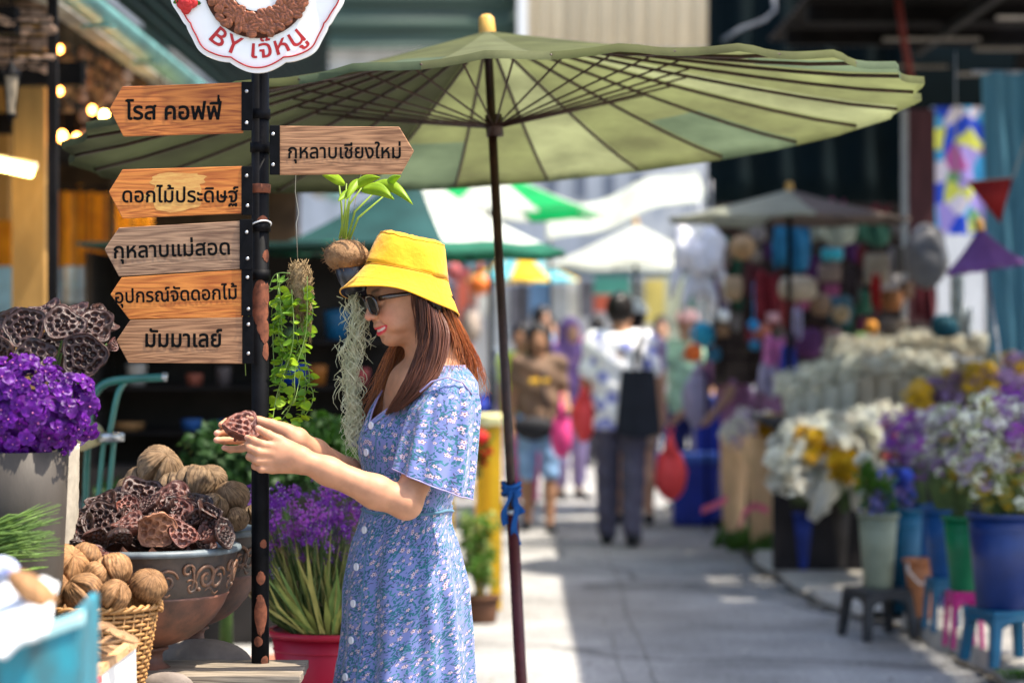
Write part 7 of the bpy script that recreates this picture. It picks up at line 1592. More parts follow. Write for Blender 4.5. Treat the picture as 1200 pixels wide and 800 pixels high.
SK1 = mat('tan skin', (.36, .19, .11), .5, var=.08, bump=.05); SK2 = mat('light tan skin', (.46, .26, .17), .5, var=.08, bump=.05)
HB = mat('black hair', (.012, .009, .008), .4, bump=.3, bscale=120, stretch=(1, 1, .1))
def cloth(name, c, c2=None, scale=6, **k): return mat(name, c, .8, c2=c2, scale=scale, bump=.25, bscale=30, dist=.004, **k)
T_brown = cloth('brown shirt', (.19, .12, .08)); T_den = cloth('denim', (.22, .38, .62)); T_grey = cloth('grey violet trousers', (.085, .08, .12)); T_dark = cloth('dark cloth', (.03, .03, .04)); T_purp = cloth('purple cloth', (.17, .10, .28)); T_lilac = cloth('lilac cloth', (.34, .26, .46)); T_blue = cloth('sky blue cloth', (.12, .28, .48)); T_neon = cloth('neon cloth', (.55, .75, .05)); T_pink = cloth('pink cloth', (.65, .12, .28)); T_whc = cloth('white cloth top', (.7, .7, .72)); T_navy = cloth('navy cloth', (.02, .03, .16)); T_red = cloth('red cloth', (.5, .04, .06)); T_mauve = cloth('mauve cloth', (.38, .18, .35)); T_black = mat('black shoe', (.015, .015, .016), .5)
# white shirt with blue and violet blots
m = bpy.data.materials.new('blotted white shirt'); m.use_nodes = True; n = m.node_tree.nodes; l = m.node_tree.links; tc = n.new('ShaderNodeTexCoord'); vo = n.new('ShaderNodeTexVoronoi'); vo.inputs['Scale'].default_value = 8; l.new(tc.outputs['Object'], vo.inputs['Vector'])
rp = n.new('ShaderNodeValToRGB'); l.new(vo.outputs['Distance'], rp.inputs[0]); rp.color_ramp.elements[0].position = .30; rp.color_ramp.elements[1].position = .38; rp.color_ramp.elements[0].color = (.30, .32, .68, 1); rp.color_ramp.elements[1].color = (.88, .88, .92, 1); l.new(rp.outputs[0], n['Principled BSDF'].inputs['Base Color']); n['Principled BSDF'].inputs['Roughness'].default_value = .8; T_blot = m
M_redbag = mat('red plastic bag', (.95, .085, .09), .35, trans=.15, var=.12, bump=.5, bscale=25, dist=.01); M_pinkbag = mat('pink plastic bag', (.92, .09, .34), .35, trans=.15, var=.1, bump=.5, bscale=25, dist=.01)
def pbag(top, w_, h_, m, lab, name='plastic_bag'):
    top = V(top); b = MB(); ph = top.x*9
    b.sph(top-V((0, 0, h_*.62)), (w_/2, w_*.34, h_*.42), 24, 18, fn=lambda q, p_, t: q*(1+.10*N3(q.x*14+ph, q.y*14, q.z*10)))
    b.tube([top-V((0, 0, h_*.35)), top-V((0, 0, h_*.12)), top], [w_*.3, w_*.12, w_*.05], 12)
    for s in (-1, 1): b.tube([top-V((s*w_*.05, 0, .02)), top+V((s*w_*.10, 0, .03)), top+V((0, 0, .05))], .007, 6)
    return setp(b.build(name, m), lab, 'plastic bag', 'shopping bags carried in the alley')
dA = 17.6; A = P(631, 0, dA)
a = person((A.x, dA), R(-90), 1.50, 'woman in brown shirt and denim shorts walking this way with a pink bag', SK1, T_brown, T_den, HB, T_black, armL=(.05, .16, 1.25), armR=(.05, .16, .3), legL=(.14, .05), legR=(-.1, .15), blen=.5, fat=1., hairstyle='bob', top_len=.02)
S, J = a['S'], a['J']
c = P(628, 447, dA-.30); b = MB(); 
for i, (dx, w_) in enumerate([(-.05, .02), (-.02, .018), (.008, .018), (.034, .016), (.06, .018)]): b.sph(c+V((dx, 0, .004*math.sin(i*2))), (w_, .012, .02), 10, 6)
q = S(a['ch']+V((.125*1.08, 0, -.02))); off = V(q)-c; b.v = [(x+off.x, y+off.y-.02, z+off.z) for x, y, z in b.v]; b.build('shirt_print', mat('yellow print', (.75, .45, .03), .7), a['e'])
b = MB(); cbg = P(625, 500, dA-.28); b.sph(cbg, (.145, .06, .105), 24, 14, fn=lambda q, p_, t: V((q.x, q.y, q.z*.95)) if q.z < .04 else V((q.x, q.y, .04+(q.z-.04)*.5))); sh_ = V(S(J['L'][0]+V((.02, -.05, .07)))); b.tube([cbg+V((.12, 0, .03)), V((.02, -.16, 0))+V(S(a['ch'])), sh_, V(S(a['ch']+V((-.14, .08, .1))))], .012, 8); setp(b.build('shoulder_bag', mat('black bag fabric', (.02, .02, .025), .7, bump=.3)), 'black shoulder bag worn across the brown shirt', 'bag')
wr = S(J['L'][2]); pbag(V((P(658, 0, dA-.3).x, dA-.28, P(0, 468, dA).z)), .15, .40, M_pinkbag, 'hot pink plastic bag hanging from the arm of the woman in brown')
dB = 16.4; Bp = P(727, 0, dB)
a = person((Bp.x, dB), R(84), 1.70, 'man in blotted white shirt walking away with black tote and red bags', SK1, T_blot, T_grey, HB, T_black, armL=(-.05, .22, .15), armR=(-.1, .20, .12), legL=(.10, .08), legR=(-.20, .12), head=(-.35, 0), fat=1.12, sleeve=.75, top_len=.04)
S, J = a['S'], a['J']
e = empty('tote_bag', P(748, 508, dB-.1), 'large black tote bag on the shoulder of the man in the white shirt', 'bag'); M_tote = mat('black canvas', (.014, .017, .026), .85, bump=.4, bscale=40)
b = MB(); ccx = P(748, 0, dB-.16); 
def tote(u, v, s=1):
    w_ = (27-7*v)*dB/F; return (ccx.x+(u-.5)*2*w_, ccx.y-s*(.05*math.sin(PI*u)*(1-.7*v))+.06*(u-.5), P(0, 507-74*v+6*math.sin(PI*u)*(1-v)*.8, dB).z)
b.grid(lambda u, v: tote(u, v, 1), 16, 12); b.grid(lambda u, v: tote(1-u, v, -1), 16, 12); b.build('bag_body', M_tote, e)
sh_ = V(S(J['R'][0]+V((0, .02, .075)))); b = MB()
for dx in (-.035, .05):
    b.tube([V((ccx.x+dx*.8, ccx.y-.02, P(0, 434, dB).z)), V((ccx.x-.01+dx*.3, ccx.y-.06, P(0, 412, dB).z)), sh_+V((0, -.05, 0)), sh_+V((0, .03, .005))], .011, 8)
b.build('strap', M_tote, e)
hr_ = V(S(J['R'][3])); pbag(V((P(785, 0, dB).x, dB-.05, P(0, 508, dB).z)), .22, .44, M_redbag, 'larger red plastic bag held low by the man in the white shirt')
pbag(V((P(684, 0, dB).x, dB-.02, P(0, 448, dB).z)), .17, .38, M_redbag, 'red plastic bag held in the other hand between the two walkers')
def fp(px, d, *aa, **kk): q = P(px, 0, d); return person((q.x, d), *aa, **kk)
fp(744, 18.2, R(90), 1.68, 'person in white cap and purple top mostly hidden by the blotted shirt', SK2, T_lilac, cloth('tan shorts', (.3, .2, .14)), HB, T_black, legL=(.2, .05), legR=(-.2, .2), blen=.35, hairstyle='cap', hcol2=mat('white cap', (.75, .8, .78), .7), h=.016)
fp(668, 21.0, R(-70), 1.56, 'person in a purple head scarf and top behind the red bag', SK2, T_purp, T_lilac, T_purp, T_black, armL=(.5, .2, .8), hairstyle='veil', blen=.9, h=.018, sleeve=1.6)
fp(612, 20.0, R(-110), 1.50, 'person in a neon yellow green top behind the woman in brown', SK1, T_neon, T_pink, HB, T_black, h=.018)
fp(618, 24.5, R(-40), 1.72, 'person in a sky blue shirt farther down the alley', SK2, T_blue, T_dark, HB, T_black, lean=.25, armR=(.6, .5, .5), h=.02)
fp(645, 25.5, R(-90), 1.6, 'distant person in a pink top between the umbrella pole and the purple scarf', SK2, T_mauve, T_navy, HB, T_black, h=.02)
fp(700, 26.0, R(90), 1.62, 'distant person in red walking away', SK2, T_red, T_dark, HB, T_black, h=.02)
fp(775, 24.0, R(-90), 1.60, 'distant person in a white top beyond the red bag', SK2, T_whc, T_navy, HB, T_black, h=.02)
fp(806, 19.8, R(-110), 1.62, 'vendor in a pale pink cap behind the blue crates', SK2, cloth('mint cloth', (.35, .60, .48)), T_navy, HB, T_black, armL=(.7, .2, .9), armR=(.6, .3, .8), hairstyle='cap', hcol2=mat('pale pink cap', (.8, .5, .52), .7), h=.016)
fp(868, 17.9, R(-150), 1.52, 'vendor in a mauve shirt leaning over the craft counter', SK2, T_mauve, T_dark, HB, T_black, lean=.35, armL=(.8, .2, .4), armR=(.7, .2, .5), h=.015)
fp(846, 19.6, R(-60), 1.42, 'vendor in dark navy seen behind the blue crates', SK1, T_navy, T_dark, HB, T_black, lean=.2, armR=(.6, .3, .5), h=.015)
# ------------------------------------------------------------------ the woman in the floral dress
wm = empty('person', V((P(485, 0, 5.42).x, 5.42, 0)), 'young woman in a yellow bucket hat and blue floral dress examining a dried pod', 'person')
def skin_mat():
    m = bpy.data.materials.new('warm skin'); m.use_nodes = True; n = m.node_tree.nodes; l = m.node_tree.links; b = n['Principled BSDF']
    vc = n.new('ShaderNodeVertexColor'); vc.layer_name = 'Col'; tc = n.new('ShaderNodeTexCoord'); ns = n.new('ShaderNodeTexNoise'); ns.inputs['Scale'].default_value = 34; ns.inputs['Detail'].default_value = 8; l.new(tc.outputs['Object'], ns.inputs['Vector'])
    mr = n.new('ShaderNodeMapRange'); mr.inputs[1].default_value = .3; mr.inputs[2].default_value = .7; mr.inputs[3].default_value = .82; mr.inputs[4].default_value = 1.1; l.new(ns.outputs[0], mr.inputs[0])
    mx = n.new('ShaderNodeMix'); mx.data_type = 'RGBA'; mx.blend_type = 'MULTIPLY'; mx.inputs[0].default_value = 1; l.new(vc.outputs[0], mx.inputs[6]); l.new(mr.outputs[0], mx.inputs[7]); l.new(mx.outputs[2], b.inputs['Base Color'])
    b.inputs['Roughness'].default_value = .55; b.inputs['Specular IOR Level'].default_value = .35; b.inputs['Subsurface Weight'].default_value = .25; b.inputs['Subsurface Radius'].default_value = (.012, .004, .002); b.inputs['Subsurface Scale'].default_value = 1.
    n2 = n.new('ShaderNodeTexNoise'); n2.inputs['Scale'].default_value = 900; l.new(tc.outputs['Object'], n2.inputs['Vector']); bp = n.new('ShaderNodeBump'); bp.inputs['Strength'].default_value = .12; bp.inputs['Distance'].default_value = .0004; l.new(n2.outputs[0], bp.inputs['Height']); l.new(bp.outputs[0], b.inputs['Normal'])
    return m
M_skin = skin_mat()
YB = R(25); FW = V((-math.cos(YB), -math.sin(YB), 0)); LT = V((math.sin(YB), -math.cos(YB), 0)); UPZ = V((0, 0, 1))   # body forward, body left (towards the viewer)
# ---- head frame
YH, PH = R(22), R(15)
hf0 = V((-math.cos(YH), -math.sin(YH), 0)); hl = V((math.sin(YH), -math.cos(YH), 0)); hfw = hf0*math.cos(PH)-UPZ*math.sin(PH); hup = hf0*math.sin(PH)+UPZ*math.cos(PH)
HO = P(479, 347, 5.40)
HM = Matrix((hfw, hl, hup)).transposed()
def Hd(x, y, z): return np.array(HO+HM @ V((x, y, z)))
def hell(c, r, rot=None): return ell(Hd(*c), r, (HM @ rot if rot is not None else HM).to_4x4())
def hcap(a, b_, r1, r2): return cap(Hd(*a), Hd(*b_), r1, r2)
head = [(hell((-.010, 0, .033), (.090, .074, .086)), 0), (hell((.030, 0, -.012), (.058, .060, .078)), .03), (hell((.016, 0, -.036), (.056, .052, .040)), .03),
        (hell((.060, 0, -.078), (.026, .024, .020)), .028), (hell((.058, .026, -.030), (.026, .024, .026)), .02), (hell((.058, -.026, -.030), (.026, .024, .026)), .02),
        (hcap((.074, .014, .030), (.070, .038, .030), .010, .009), .016), (hcap((.074, -.014, .030), (.070, -.038, .030), .010, .009), .016),
        (hcap((.082, 0, .018), (.1015, 0, -.016), .0065, .0082), .010), (hell((.1015, 0, -.021), (.0105, .0100, .0085)), .006), (hell((.092, .0115, -.023), (.0085, .0065, .0065)), .005), (hell((.092, -.0115, -.023), (.0085, .0065, .0065)), .005),
        (hell((.083, .027, .010), (.016, .013, .009)), .012, -1), (hell((.083, -.027, .010), (.016, .013, .009)), .012, -1),
        (hell((.0785, .027, .009), (.012, .014, .009)), .005), (hell((.0785, -.027, .009), (.012, .014, .009)), .005),
        (hell((.085, 0, -.045), (.011, .020, .008)), .010), (hcap((.0880, .013, -.048), (.0915, 0, -.0490), .0034, .0042), .004), (hcap((.0880, -.013, -.048), (.0915, 0, -.0490), .0034, .0042), .004), (hcap((.072, .031, -.0465), (.0880, .013, -.048), .0026, .0034), .004), (hcap((.077, -.026, -.0475), (.0880, -.013, -.048), .0026, .0034), .004),
        (hell((.0835, 0, -.0655), (.0095, .017, .0065)), .006), (hcap((.0850, .012, -.0615), (.0880, 0, -.0640), .0040, .0046), .004), (hcap((.0850, -.012, -.0615), (.0880, 0, -.0640), .0040, .0046), .004), (hcap((.071, .031, -.049), (.0850, .012, -.0615), .0026, .0040), .004), (hcap((.076, -.025, -.050), (.0850, -.012, -.0615), .0026, .0040), .004),
        (hell((.0915, 0, -.0555), (.006, .020, .0028)), .002, -1), (hell((.0905, 0, -.0735), (.006, .016, .004)), .006, -1),
        (hell((.0975, .006, -.0285), (.004, .003, .003)), .002, -1), (hell((.0975, -.006, -.0285), (.004, .003, .003)), .002, -1),
        (hcap((.090, .019, -.030), (.074, .037, -.050), .0022, .0018), .007, -1), (hcap((.090, -.019, -.030), (.074, -.037, -.050), .0022, .0018), .007, -1), (hell((.052, .040, -.052), (.018, .014, .012)), .014), (hell((.052, -.040, -.052), (.018, .014, .012)), .014)]
for s in (1, -1):
    Rr = Matrix.Rotation(R(-14), 3, 'Y'); head += [(hell((.004, s*.073, -.018), (.017, .0075, .029), Rr), .006), (hell((.008, s*.081, -.012), (.009, .006, .018), Rr), .003, -1), (hell((.011, s*.075, -.041), (.008, .005, .008)), .004)]
# ---- torso and neck
def B(px, py, lat=0., fwd=0., d=5.42): return np.array(P(px, py, d)+LT*lat+FW*fwd)
shN = B(508, 462, .128); shF = B(508, 462, -.128)
torso = [(cap(B(510, 428), Hd(-.030, 0, -.045), .054, .050), .025), (cap(B(512, 440), Hd(-.012, 0, -.055), .048, .046), .03), (cap(shN, shF, .036, .036), .05),
         (cap(B(500, 474, .05), B(500, 474, -.05), .080, .080), .04), (cap(B(492, 520, .035), B(492, 520, -.035), .084, .084), .04),
         (ell(B(484, 512, .05, .040), (.042, .042, .048)), .03), (ell(B(484, 512, -.05, .040), (.042, .042, .048)), .03),
         (cap(B(478, 595, .02), B(478, 595, -.02), .076, .076), .05), (cap(B(478, 660, .05), B(478, 660, -.05), .080, .080), .05),
         (cap(B(500, 448, .03, .03), B(500, 448, -.03, .03), .045, .045), .03)]
# ---- arms
A_ = lambda x, y, d: np.array(P(x, y, d))
eN = A_(476, 590, 5.20); wN = A_(349, 537, 5.17); sN = A_(522, 482, 5.30)
eF = A_(432, 572, 5.52); wF = A_(347, 516, 5.27); sF = shF
mid = lambda a, b_, t: a+(b_-a)*t
arms = [(cap(sN, mid(sN, eN, .5), .038, .039), .02), (cap(mid(sN, eN, .5), eN, .037, .032), .02), (cap(eN, mid(eN, wN, .28)+np.array((0, 0, -.002)), .0315, .0340), .018), (cap(mid(eN, wN, .28)+np.array((0, 0, -.002)), mid(eN, wN, .72), .0340, .0280), .02), (cap(mid(eN, wN, .72), wN, .0280, .0250), .02),
        (cap(sF, mid(sF, eF, .5), .038, .040), .02), (cap(mid(sF, eF, .5), eF, .038, .034), .02), (cap(eF, mid(eF, wF, .3), .034, .035), .02), (cap(mid(eF, wF, .3), mid(eF, wF, .75), .035, .028), .02), (cap(mid(eF, wF, .75), wF, .028, .025), .02)]
hand = []
def chain(pts, rr, k0=.006, kk=.004):
    Q = [A_(*p) for p in pts]
    for i in range(len(Q)-1): hand.append((cap(Q[i], Q[i+1], rr[i], rr[i+1]), k0 if i == 0 else kk))
D = 5.17     # near (left) hand, thumb up, fingers curled towards the pod
for a, b_, r1, r2 in [((352, 533, D), (324, 524, D), .020, .0125), ((352, 538, D), (318, 531, D-.004), .020, .0128), ((352, 542, D), (315, 540, D-.004), .020, .0122), ((350, 545, D), (319, 549, D), .017, .0110), ((336, 534, D+.008), (322, 537, D+.01), .018, .014)]: hand.append((cap(A_(*a), A_(*b_), r1, r2), .012))
chain([(324, 524, D-.002), (307, 520.5, D-.014), (297, 516, D-.006), (289.5, 512.5, D+.008)], [.0112, .0092, .0082, .0064])
chain([(318, 531, D-.006), (302, 529.5, D-.020), (293, 525, D-.010), (289.5, 520.5, D+.006)], [.0112, .0094, .0084, .0066])
chain([(315, 540, D-.006), (300.5, 539.5, D-.018), (292.5, 535, D-.008), (294, 529.5, D+.010)], [.0108, .009, .0080, .0064])
chain([(319, 549, D-.002), (306, 549.5, D-.012), (298.5, 546, D-.003), (300, 541, D+.012)], [.0100, .0080, .0071, .0058])
chain([(343, 527, D+.012), (327, 516.5, D+.006), (314, 509.5, D+.000), (302.5, 502, D+.006)], [.0170, .0128, .0104, .0074], .012)
E = 5.27      # far (right) hand, cupped below and behind the pod
for a, b_, r1, r2 in [((348, 512, E+.01), (300, 500, E+.03), .022, .0125), ((348, 516, E+.01), (297, 507, E+.03), .022, .0128), ((345, 519, E+.01), (297, 515, E+.02), .020, .0122), ((342, 522, E), (300, 522, E+.01), .017, .011), ((330, 507, E+.01), (306, 512, E+.02), .02, .017)]: hand.append((cap(A_(*a), A_(*b_), r1, r2), .012))
chain([(300, 500, E+.03), (280, 494, E+.034), (266, 494, E+.018), (259, 497.5, E-.002)], [.0112, .0092, .0082, .0066])
chain([(297, 507, E+.03), (276, 505, E+.030), (261, 505, E+.012), (254, 507.5, E-.008)], [.0112, .0093, .0084, .0068])
chain([(297, 515, E+.02), (277, 515.5, E+.018), (262, 516, E+.002), (253.5, 515.5, E-.014)], [.0108, .0090, .0082, .0066])
chain([(300, 522, E+.01), (283, 525.5, E+.008), (270, 526.5, E-.004), (262.5, 524.5, E-.014)], [.0100, .0080, .0074, .0060])
chain([(336, 506, E+.0), (318, 498, E-.002), (304, 493.5, E-.006), (291, 489.5, E-.010)], [.0175, .0135, .0110, .0080], .012)
legs = []
for s in (1, -1):
    hp_ = B(478, 690, s*.085); kn = np.array((hp_[0], hp_[1], .47)); kn = kn+np.array(FW)*.02; an = np.array((hp_[0], hp_[1], .085))-np.array(FW)*.02; ft_ = an+np.array(FW)*.17; ft_[2] = .03
    legs += [(cap(hp_, kn, .070, .056), .03), (cap(kn, mid(kn, an, .4)-np.array(FW)*.015, .054, .055), .02), (cap(mid(kn, an, .4)-np.array(FW)*.015, an, .055, .036), .02), (cap(an-np.array((0, 0, .03))-np.array(FW)*.03, ft_, .033, .024), .02)]
    for q in range(5): t0 = ft_+np.array(LT)*(.022-.011*q)*1; legs.append((cap(t0, t0+np.array(FW)*(.035-.003*q), .0105, .009), .004))
fh_, ft2, fa_, fhd, fl_ = [field(x) for x in (head, torso, arms, hand, legs)]
cH = np.array(HO); hcN = A_(320, 532, 5.17); hcF = A_(300, 508, 5.28)
def body(p):
    d = smin(ft2(p), fa_(p), .03)
    m = np.linalg.norm(p-cH, axis=1) < .28; e_ = np.full(len(p), .2)
    if m.any(): e_[m] = fh_(p[m]); d[m] = smin(d[m], e_[m], .022)
    m = (np.linalg.norm(p-hcN, axis=1) < .16) | (np.linalg.norm(p-hcF, axis=1) < .17)
    if m.any(): d[m] = smin(d[m], fhd(p[m]), .010)
    m = p[:, 2] < 1.0
    if m.any(): d[m] = smin(d[m], fl_(p[m]), .04)
    return d
bv, bf = sdf_mesh(body, (-.72, 4.98, -.01), (-.05, 5.75, 1.70), .0023)
# skin tint, lips, teeth, brows, nails
X = (bv-np.array(HO)) @ np.array(HM)
base_c = np.array((.48, .235, .132)); C = np.tile(base_c, (len(bv), 1))
def paint(mask, c): C[:] = C*(1-mask[:, None])+np.array(c)*mask[:, None]
ss = lambda a, b_, x: np.clip((x-a)/(b_-a), 0, 1)
hm = (np.linalg.norm(X, axis=1) < .17).astype(float)
paint(hm*.45*np.exp(-(((X[:, 0]-.065)/.025)**2+((np.abs(X[:, 1])-.035)/.02)**2+((X[:, 2]+.028)/.02)**2)), (.62, .17, .13))
paint(hm*.5*np.exp(-(((X[:, 0]-.105)/.012)**2+(X[:, 1]/.014)**2+((X[:, 2]+.022)/.010)**2)), (.60, .22, .16))
zc = -.0562+7.2*X[:, 1]**2; yy = np.clip(1-(X[:, 1]/.0355)**2, 0, 1); dz = X[:, 2]-zc; fr = hm*(X[:, 0] > .052)*(np.abs(X[:, 1]) < .0352)
lip = fr*ss(1.0, .75, np.abs(np.where(dz > 0, dz/(.0098*yy**.5+1e-4), dz/(.0118*yy**.5+1e-4)))); paint(lip, (.55, .035, .05))
tee = fr*ss(1.0, .6, np.abs(dz-.0002)/(.0034*yy**.6+1e-5))*(np.abs(X[:, 1]) < .030); paint(tee, (.74, .68, .62))
br = hm*np.exp(-(((np.abs(X[:, 1])-.030)/.017)**4+((X[:, 2]-.0335-.12*(np.abs(X[:, 1])-.030)+6*(np.abs(X[:, 1])-.030)**2)/.0042)**2))*(X[:, 0] > .05); paint(br*.85, (.04, .02, .015))
sc_ = hm*ss(-.01, .03, X[:, 2]-.055-(X[:, 0] > .03)*.03)*1.0; paint(sc_*ss(.02, -.02, X[:, 0]-.03), (.03, .015, .012))
for p_, dr in [((289.5, 512.5, D+.008), 0), ((254, 507.5, E-.008), 0), ((253.5, 515.5, E-.014), 0), ((262.5, 524.5, E-.014), 0), ((302.5, 502, D+.006), 0), ((291, 489.5, E-.010), 0)]:
    q = A_(*p_); dd = np.linalg.norm(bv-q, axis=1); paint(.5*ss(.011, .006, dd), (.70, .36, .28))
np_obj('body', bv, bf, M_skin, wm, color=C)

# ---- floral dress cloth
def floral():
    m = bpy.data.materials.new('blue floral cloth'); m.use_nodes = True; n = m.node_tree.nodes; l = m.node_tree.links; b = n['Principled BSDF']
    uv = n.new('ShaderNodeTexCoord').outputs['UV']
    def math_(op, a, b_=None, c=None):
        q = n.new('ShaderNodeMath'); q.operation = op
        for i, x in enumerate((a, b_, c)):
            if x is None: continue
            if isinstance(x, (int, float)): q.inputs[i].default_value = x
            else: l.new(x, q.inputs[i])
        return q.outputs[0]
    def cell(scale, off, rnd_=1.):
        mp = n.new('ShaderNodeMapping'); mp.inputs['Location'].default_value = (off, off*1.7, 0); l.new(uv, mp.inputs[0])
        vo = n.new('ShaderNodeTexVoronoi'); vo.voronoi_dimensions = '2D'; vo.inputs['Scale'].default_value = scale; vo.inputs['Randomness'].default_value = rnd_; l.new(mp.outputs[0], vo.inputs['Vector'])
        sb_ = n.new('ShaderNodeVectorMath'); sb_.operation = 'SUBTRACT'; l.new(mp.outputs[0], sb_.inputs[0]); l.new(vo.outputs['Position'], sb_.inputs[1])
        sx = n.new('ShaderNodeSeparateXYZ'); l.new(sb_.outputs[0], sx.inputs[0]); sc_ = n.new('ShaderNodeSeparateColor'); l.new(vo.outputs['Color'], sc_.inputs[0])
        return sx.outputs[0], sx.outputs[1], sc_.outputs
    def mix(f, a, b_):
        q = n.new('ShaderNodeMix'); q.data_type = 'RGBA'; l.new(f, q.inputs[0])
        for s, x in ((6, a), (7, b_)):
            if isinstance(x, tuple): q.inputs[s].default_value = (*x, 1)
            else: l.new(x, q.inputs[s])
        return q.outputs[2]
    def step(x, e0, w_): q = n.new('ShaderNodeMapRange'); l.new(x, q.inputs[0]); q.inputs[1].default_value = e0-w_; q.inputs[2].default_value = e0+w_; q.inputs[3].default_value = 1; q.inputs[4].default_value = 0; return q.outputs[0]
    def leaves(c, scale, off, L_, W_, col_, dens):
        x, y, rc = cell(scale, off); a = math_('MULTIPLY', rc[0], 6.283); ca = math_('COSINE', a); sa = math_('SINE', a)
        u = math_('ADD', math_('MULTIPLY', x, ca), math_('MULTIPLY', y, sa)); v = math_('SUBTRACT', math_('MULTIPLY', y, ca), math_('MULTIPLY', x, sa))
        d = math_('ADD', math_('POWER', math_('ABSOLUTE', math_('DIVIDE', u, L_)), 2.), math_('POWER', math_('ABSOLUTE', math_('DIVIDE', v, W_)), 2.))
        nz = n.new('ShaderNodeTexNoise'); nz.inputs['Scale'].default_value = 26; nz.inputs['Detail'].default_value = 2; mp = n.new('ShaderNodeMapping'); mp.inputs['Location'].default_value = (off*3, off, 0); l.new(uv, mp.inputs[0]); l.new(mp.outputs[0], nz.inputs['Vector'])
        k = math_('MULTIPLY', step(d, 1., .15), math_('GREATER_THAN', nz.outputs[0], dens)); return mix(k, c, col_)
    def flowers(c, scale, off, r0, thr):
        x, y, rc = cell(scale, off, .9); r = math_('SQRT', math_('ADD', math_('MULTIPLY', x, x), math_('MULTIPLY', y, y))); a = math_('ARCTAN2', y, x)
        pet = math_('MULTIPLY_ADD', math_('COSINE', math_('MULTIPLY_ADD', a, 5., math_('MULTIPLY', rc[1], 6.))), .26, .80); rn = math_('DIVIDE', r, math_('MULTIPLY', pet, math_('MULTIPLY_ADD', rc[2], r0*.5, r0*.75)))
        on = math_('GREATER_THAN', rc[0], thr)
        c = mix(math_('MULTIPLY', step(rn, 1.22, .08), on), c, (.13, .045, .14)); c = mix(math_('MULTIPLY', step(rn, 1., .1), on), c, (.66, .55, .60)); return mix(math_('MULTIPLY', step(rn, .36, .08), on), c, (.16, .01, .03))
    c = (.185, .225, .56)
    nb_ = n.new('ShaderNodeTexNoise'); nb_.inputs['Scale'].default_value = 9; l.new(uv, nb_.inputs['Vector']); rp = n.new('ShaderNodeValToRGB'); l.new(nb_.outputs[0], rp.inputs[0]); rp.color_ramp.elements[0].color = (.155, .19, .43, 1); rp.color_ramp.elements[1].color = (.205, .245, .51, 1); c = rp.outputs[0]
    c = leaves(c, 78, .0, .0066, .0023, (.03, .14, .20), .48); c = leaves(c, 95, 3.1, .0052, .0019, (.04, .19, .22), .48); c = leaves(c, 110, 5.3, .0044, .0009, (.05, .05, .12), .52); c = leaves(c, 120, 7.7, .0036, .0015, (.015, .11, .17), .5)
    c = flowers(c, 50, 1.3, .0047, .50); c = flowers(c, 64, 9.1, .0034, .66)
    l.new(c, b.inputs['Base Color']); b.inputs['Roughness'].default_value = .75; b.inputs['Specular IOR Level'].default_value = .25; b.inputs['Sheen Weight'].default_value = .25
    wv = n.new('ShaderNodeTexNoise'); wv.inputs['Scale'].default_value = 900; l.new(uv, wv.inputs['Vector']); bp = n.new('ShaderNodeBump'); bp.inputs['Strength'].default_value = .25; bp.inputs['Distance'].default_value = .0005; l.new(wv.outputs[0], bp.inputs['Height']); l.new(bp.outputs[0], b.inputs['Normal'])
    t = n.new('ShaderNodeBsdfTranslucent'); ms = n.new('ShaderNodeMixShader'); ms.inputs[0].default_value = .18; l.new(c, t.inputs[0]); l.new(b.outputs[0], ms.inputs[1]); l.new(t.outputs[0], ms.inputs[2]); l.new(ms.outputs[0], n['Material Output'].inputs[0])
    return m
M_flo = floral()
# rings: (py, centre px, fwd half depth, lateral half width)
RG = [(428, 512, .060, .072), (437, 511, .070, .115), (447, 508, .082, .158), (458, 504, .092, .172), (472, 499, .104, .160), (490, 493, .113, .148), (512, 489, .119, .145), (530, 487, .118, .140), (550, 484, .112, .132), (575, 481, .099, .118), (597, 476, .094, .112), (612, 474, .098, .118), (640, 473, .114, .148), (687, 474, .130, .168), (750, 475, .136, .176), (800, 472, .146, .190), (870, 471, .18, .25), (960, 470, .20, .275)]
ry = np.array([r[0] for r in RG], float)
def ringv(py): return [float(np.interp(py, ry, [r[i] for r in RG])) for i in (1, 2, 3)]
def smooth_ring(py):
    a = np.mean([ringv(py+o) for o in (-8, -4, 0, 4, 8)], 0) if py > 470 else np.array(ringv(py)); return a
def dress_pt(py, a, extra=0.):
    cx, fa, la = smooth_ring(py); c = P(cx, py, 5.42)
    x = math.cos(a); y = math.sin(a)
    r = 1+extra
    # bust: fuller in front
    bu = .07*math.exp(-((py-512)/26)**2)*max(0, x)**2*(1+.35*math.cos(2*a*1.0-0))
    hips = ss(600, 700, py) ; am = .030+.075*float(ss(600, 880, py)); 
    fold = am*(.6*math.sin(7*a+.6*math.sin(py*.012)+1.2)+.5*math.sin(11*a+2.+py*.004)+.35*math.sin(17*a+.7)) if py > 592 else 0
    wr = .012*math.sin(py*.20+3*a)*math.exp(-((py-590)/26)**2)+.020*N3(x*3, y*3, py*.03)+.016*math.sin(5*a+py*.09)*math.exp(-((py-545)/30)**2)+(.012*math.sin(9*a+py*.05)*math.exp(-((py-560)/25)**2))
    r += bu+fold+wr
    return c+FW*(fa*x*r)+LT*(la*y*r)
def top_py(a):       # V neck at the front, boat line round the back
    a = (a+PI) % TAU-PI; t = abs(a)
    return 428+max(0, 1-t/1.15)**1.15*66
NA = 200
b = MB(); rows = 70
uoff = 0
for i in range(rows+1):
    for j in range(NA+1):
        a = TAU*j/NA+PI; t0 = top_py(a); py = t0+(597-t0)*(i/rows); p = dress_pt(py, a); b.v.append(tuple(p)); b.uv[len(b.v)-1] = (a*.125, -py*.0019)
for i in range(rows):
    for j in range(NA): q = i*(NA+1)+j; b.f.append([q, q+1, q+NA+2, q+NA+1]); b.m.append(0)
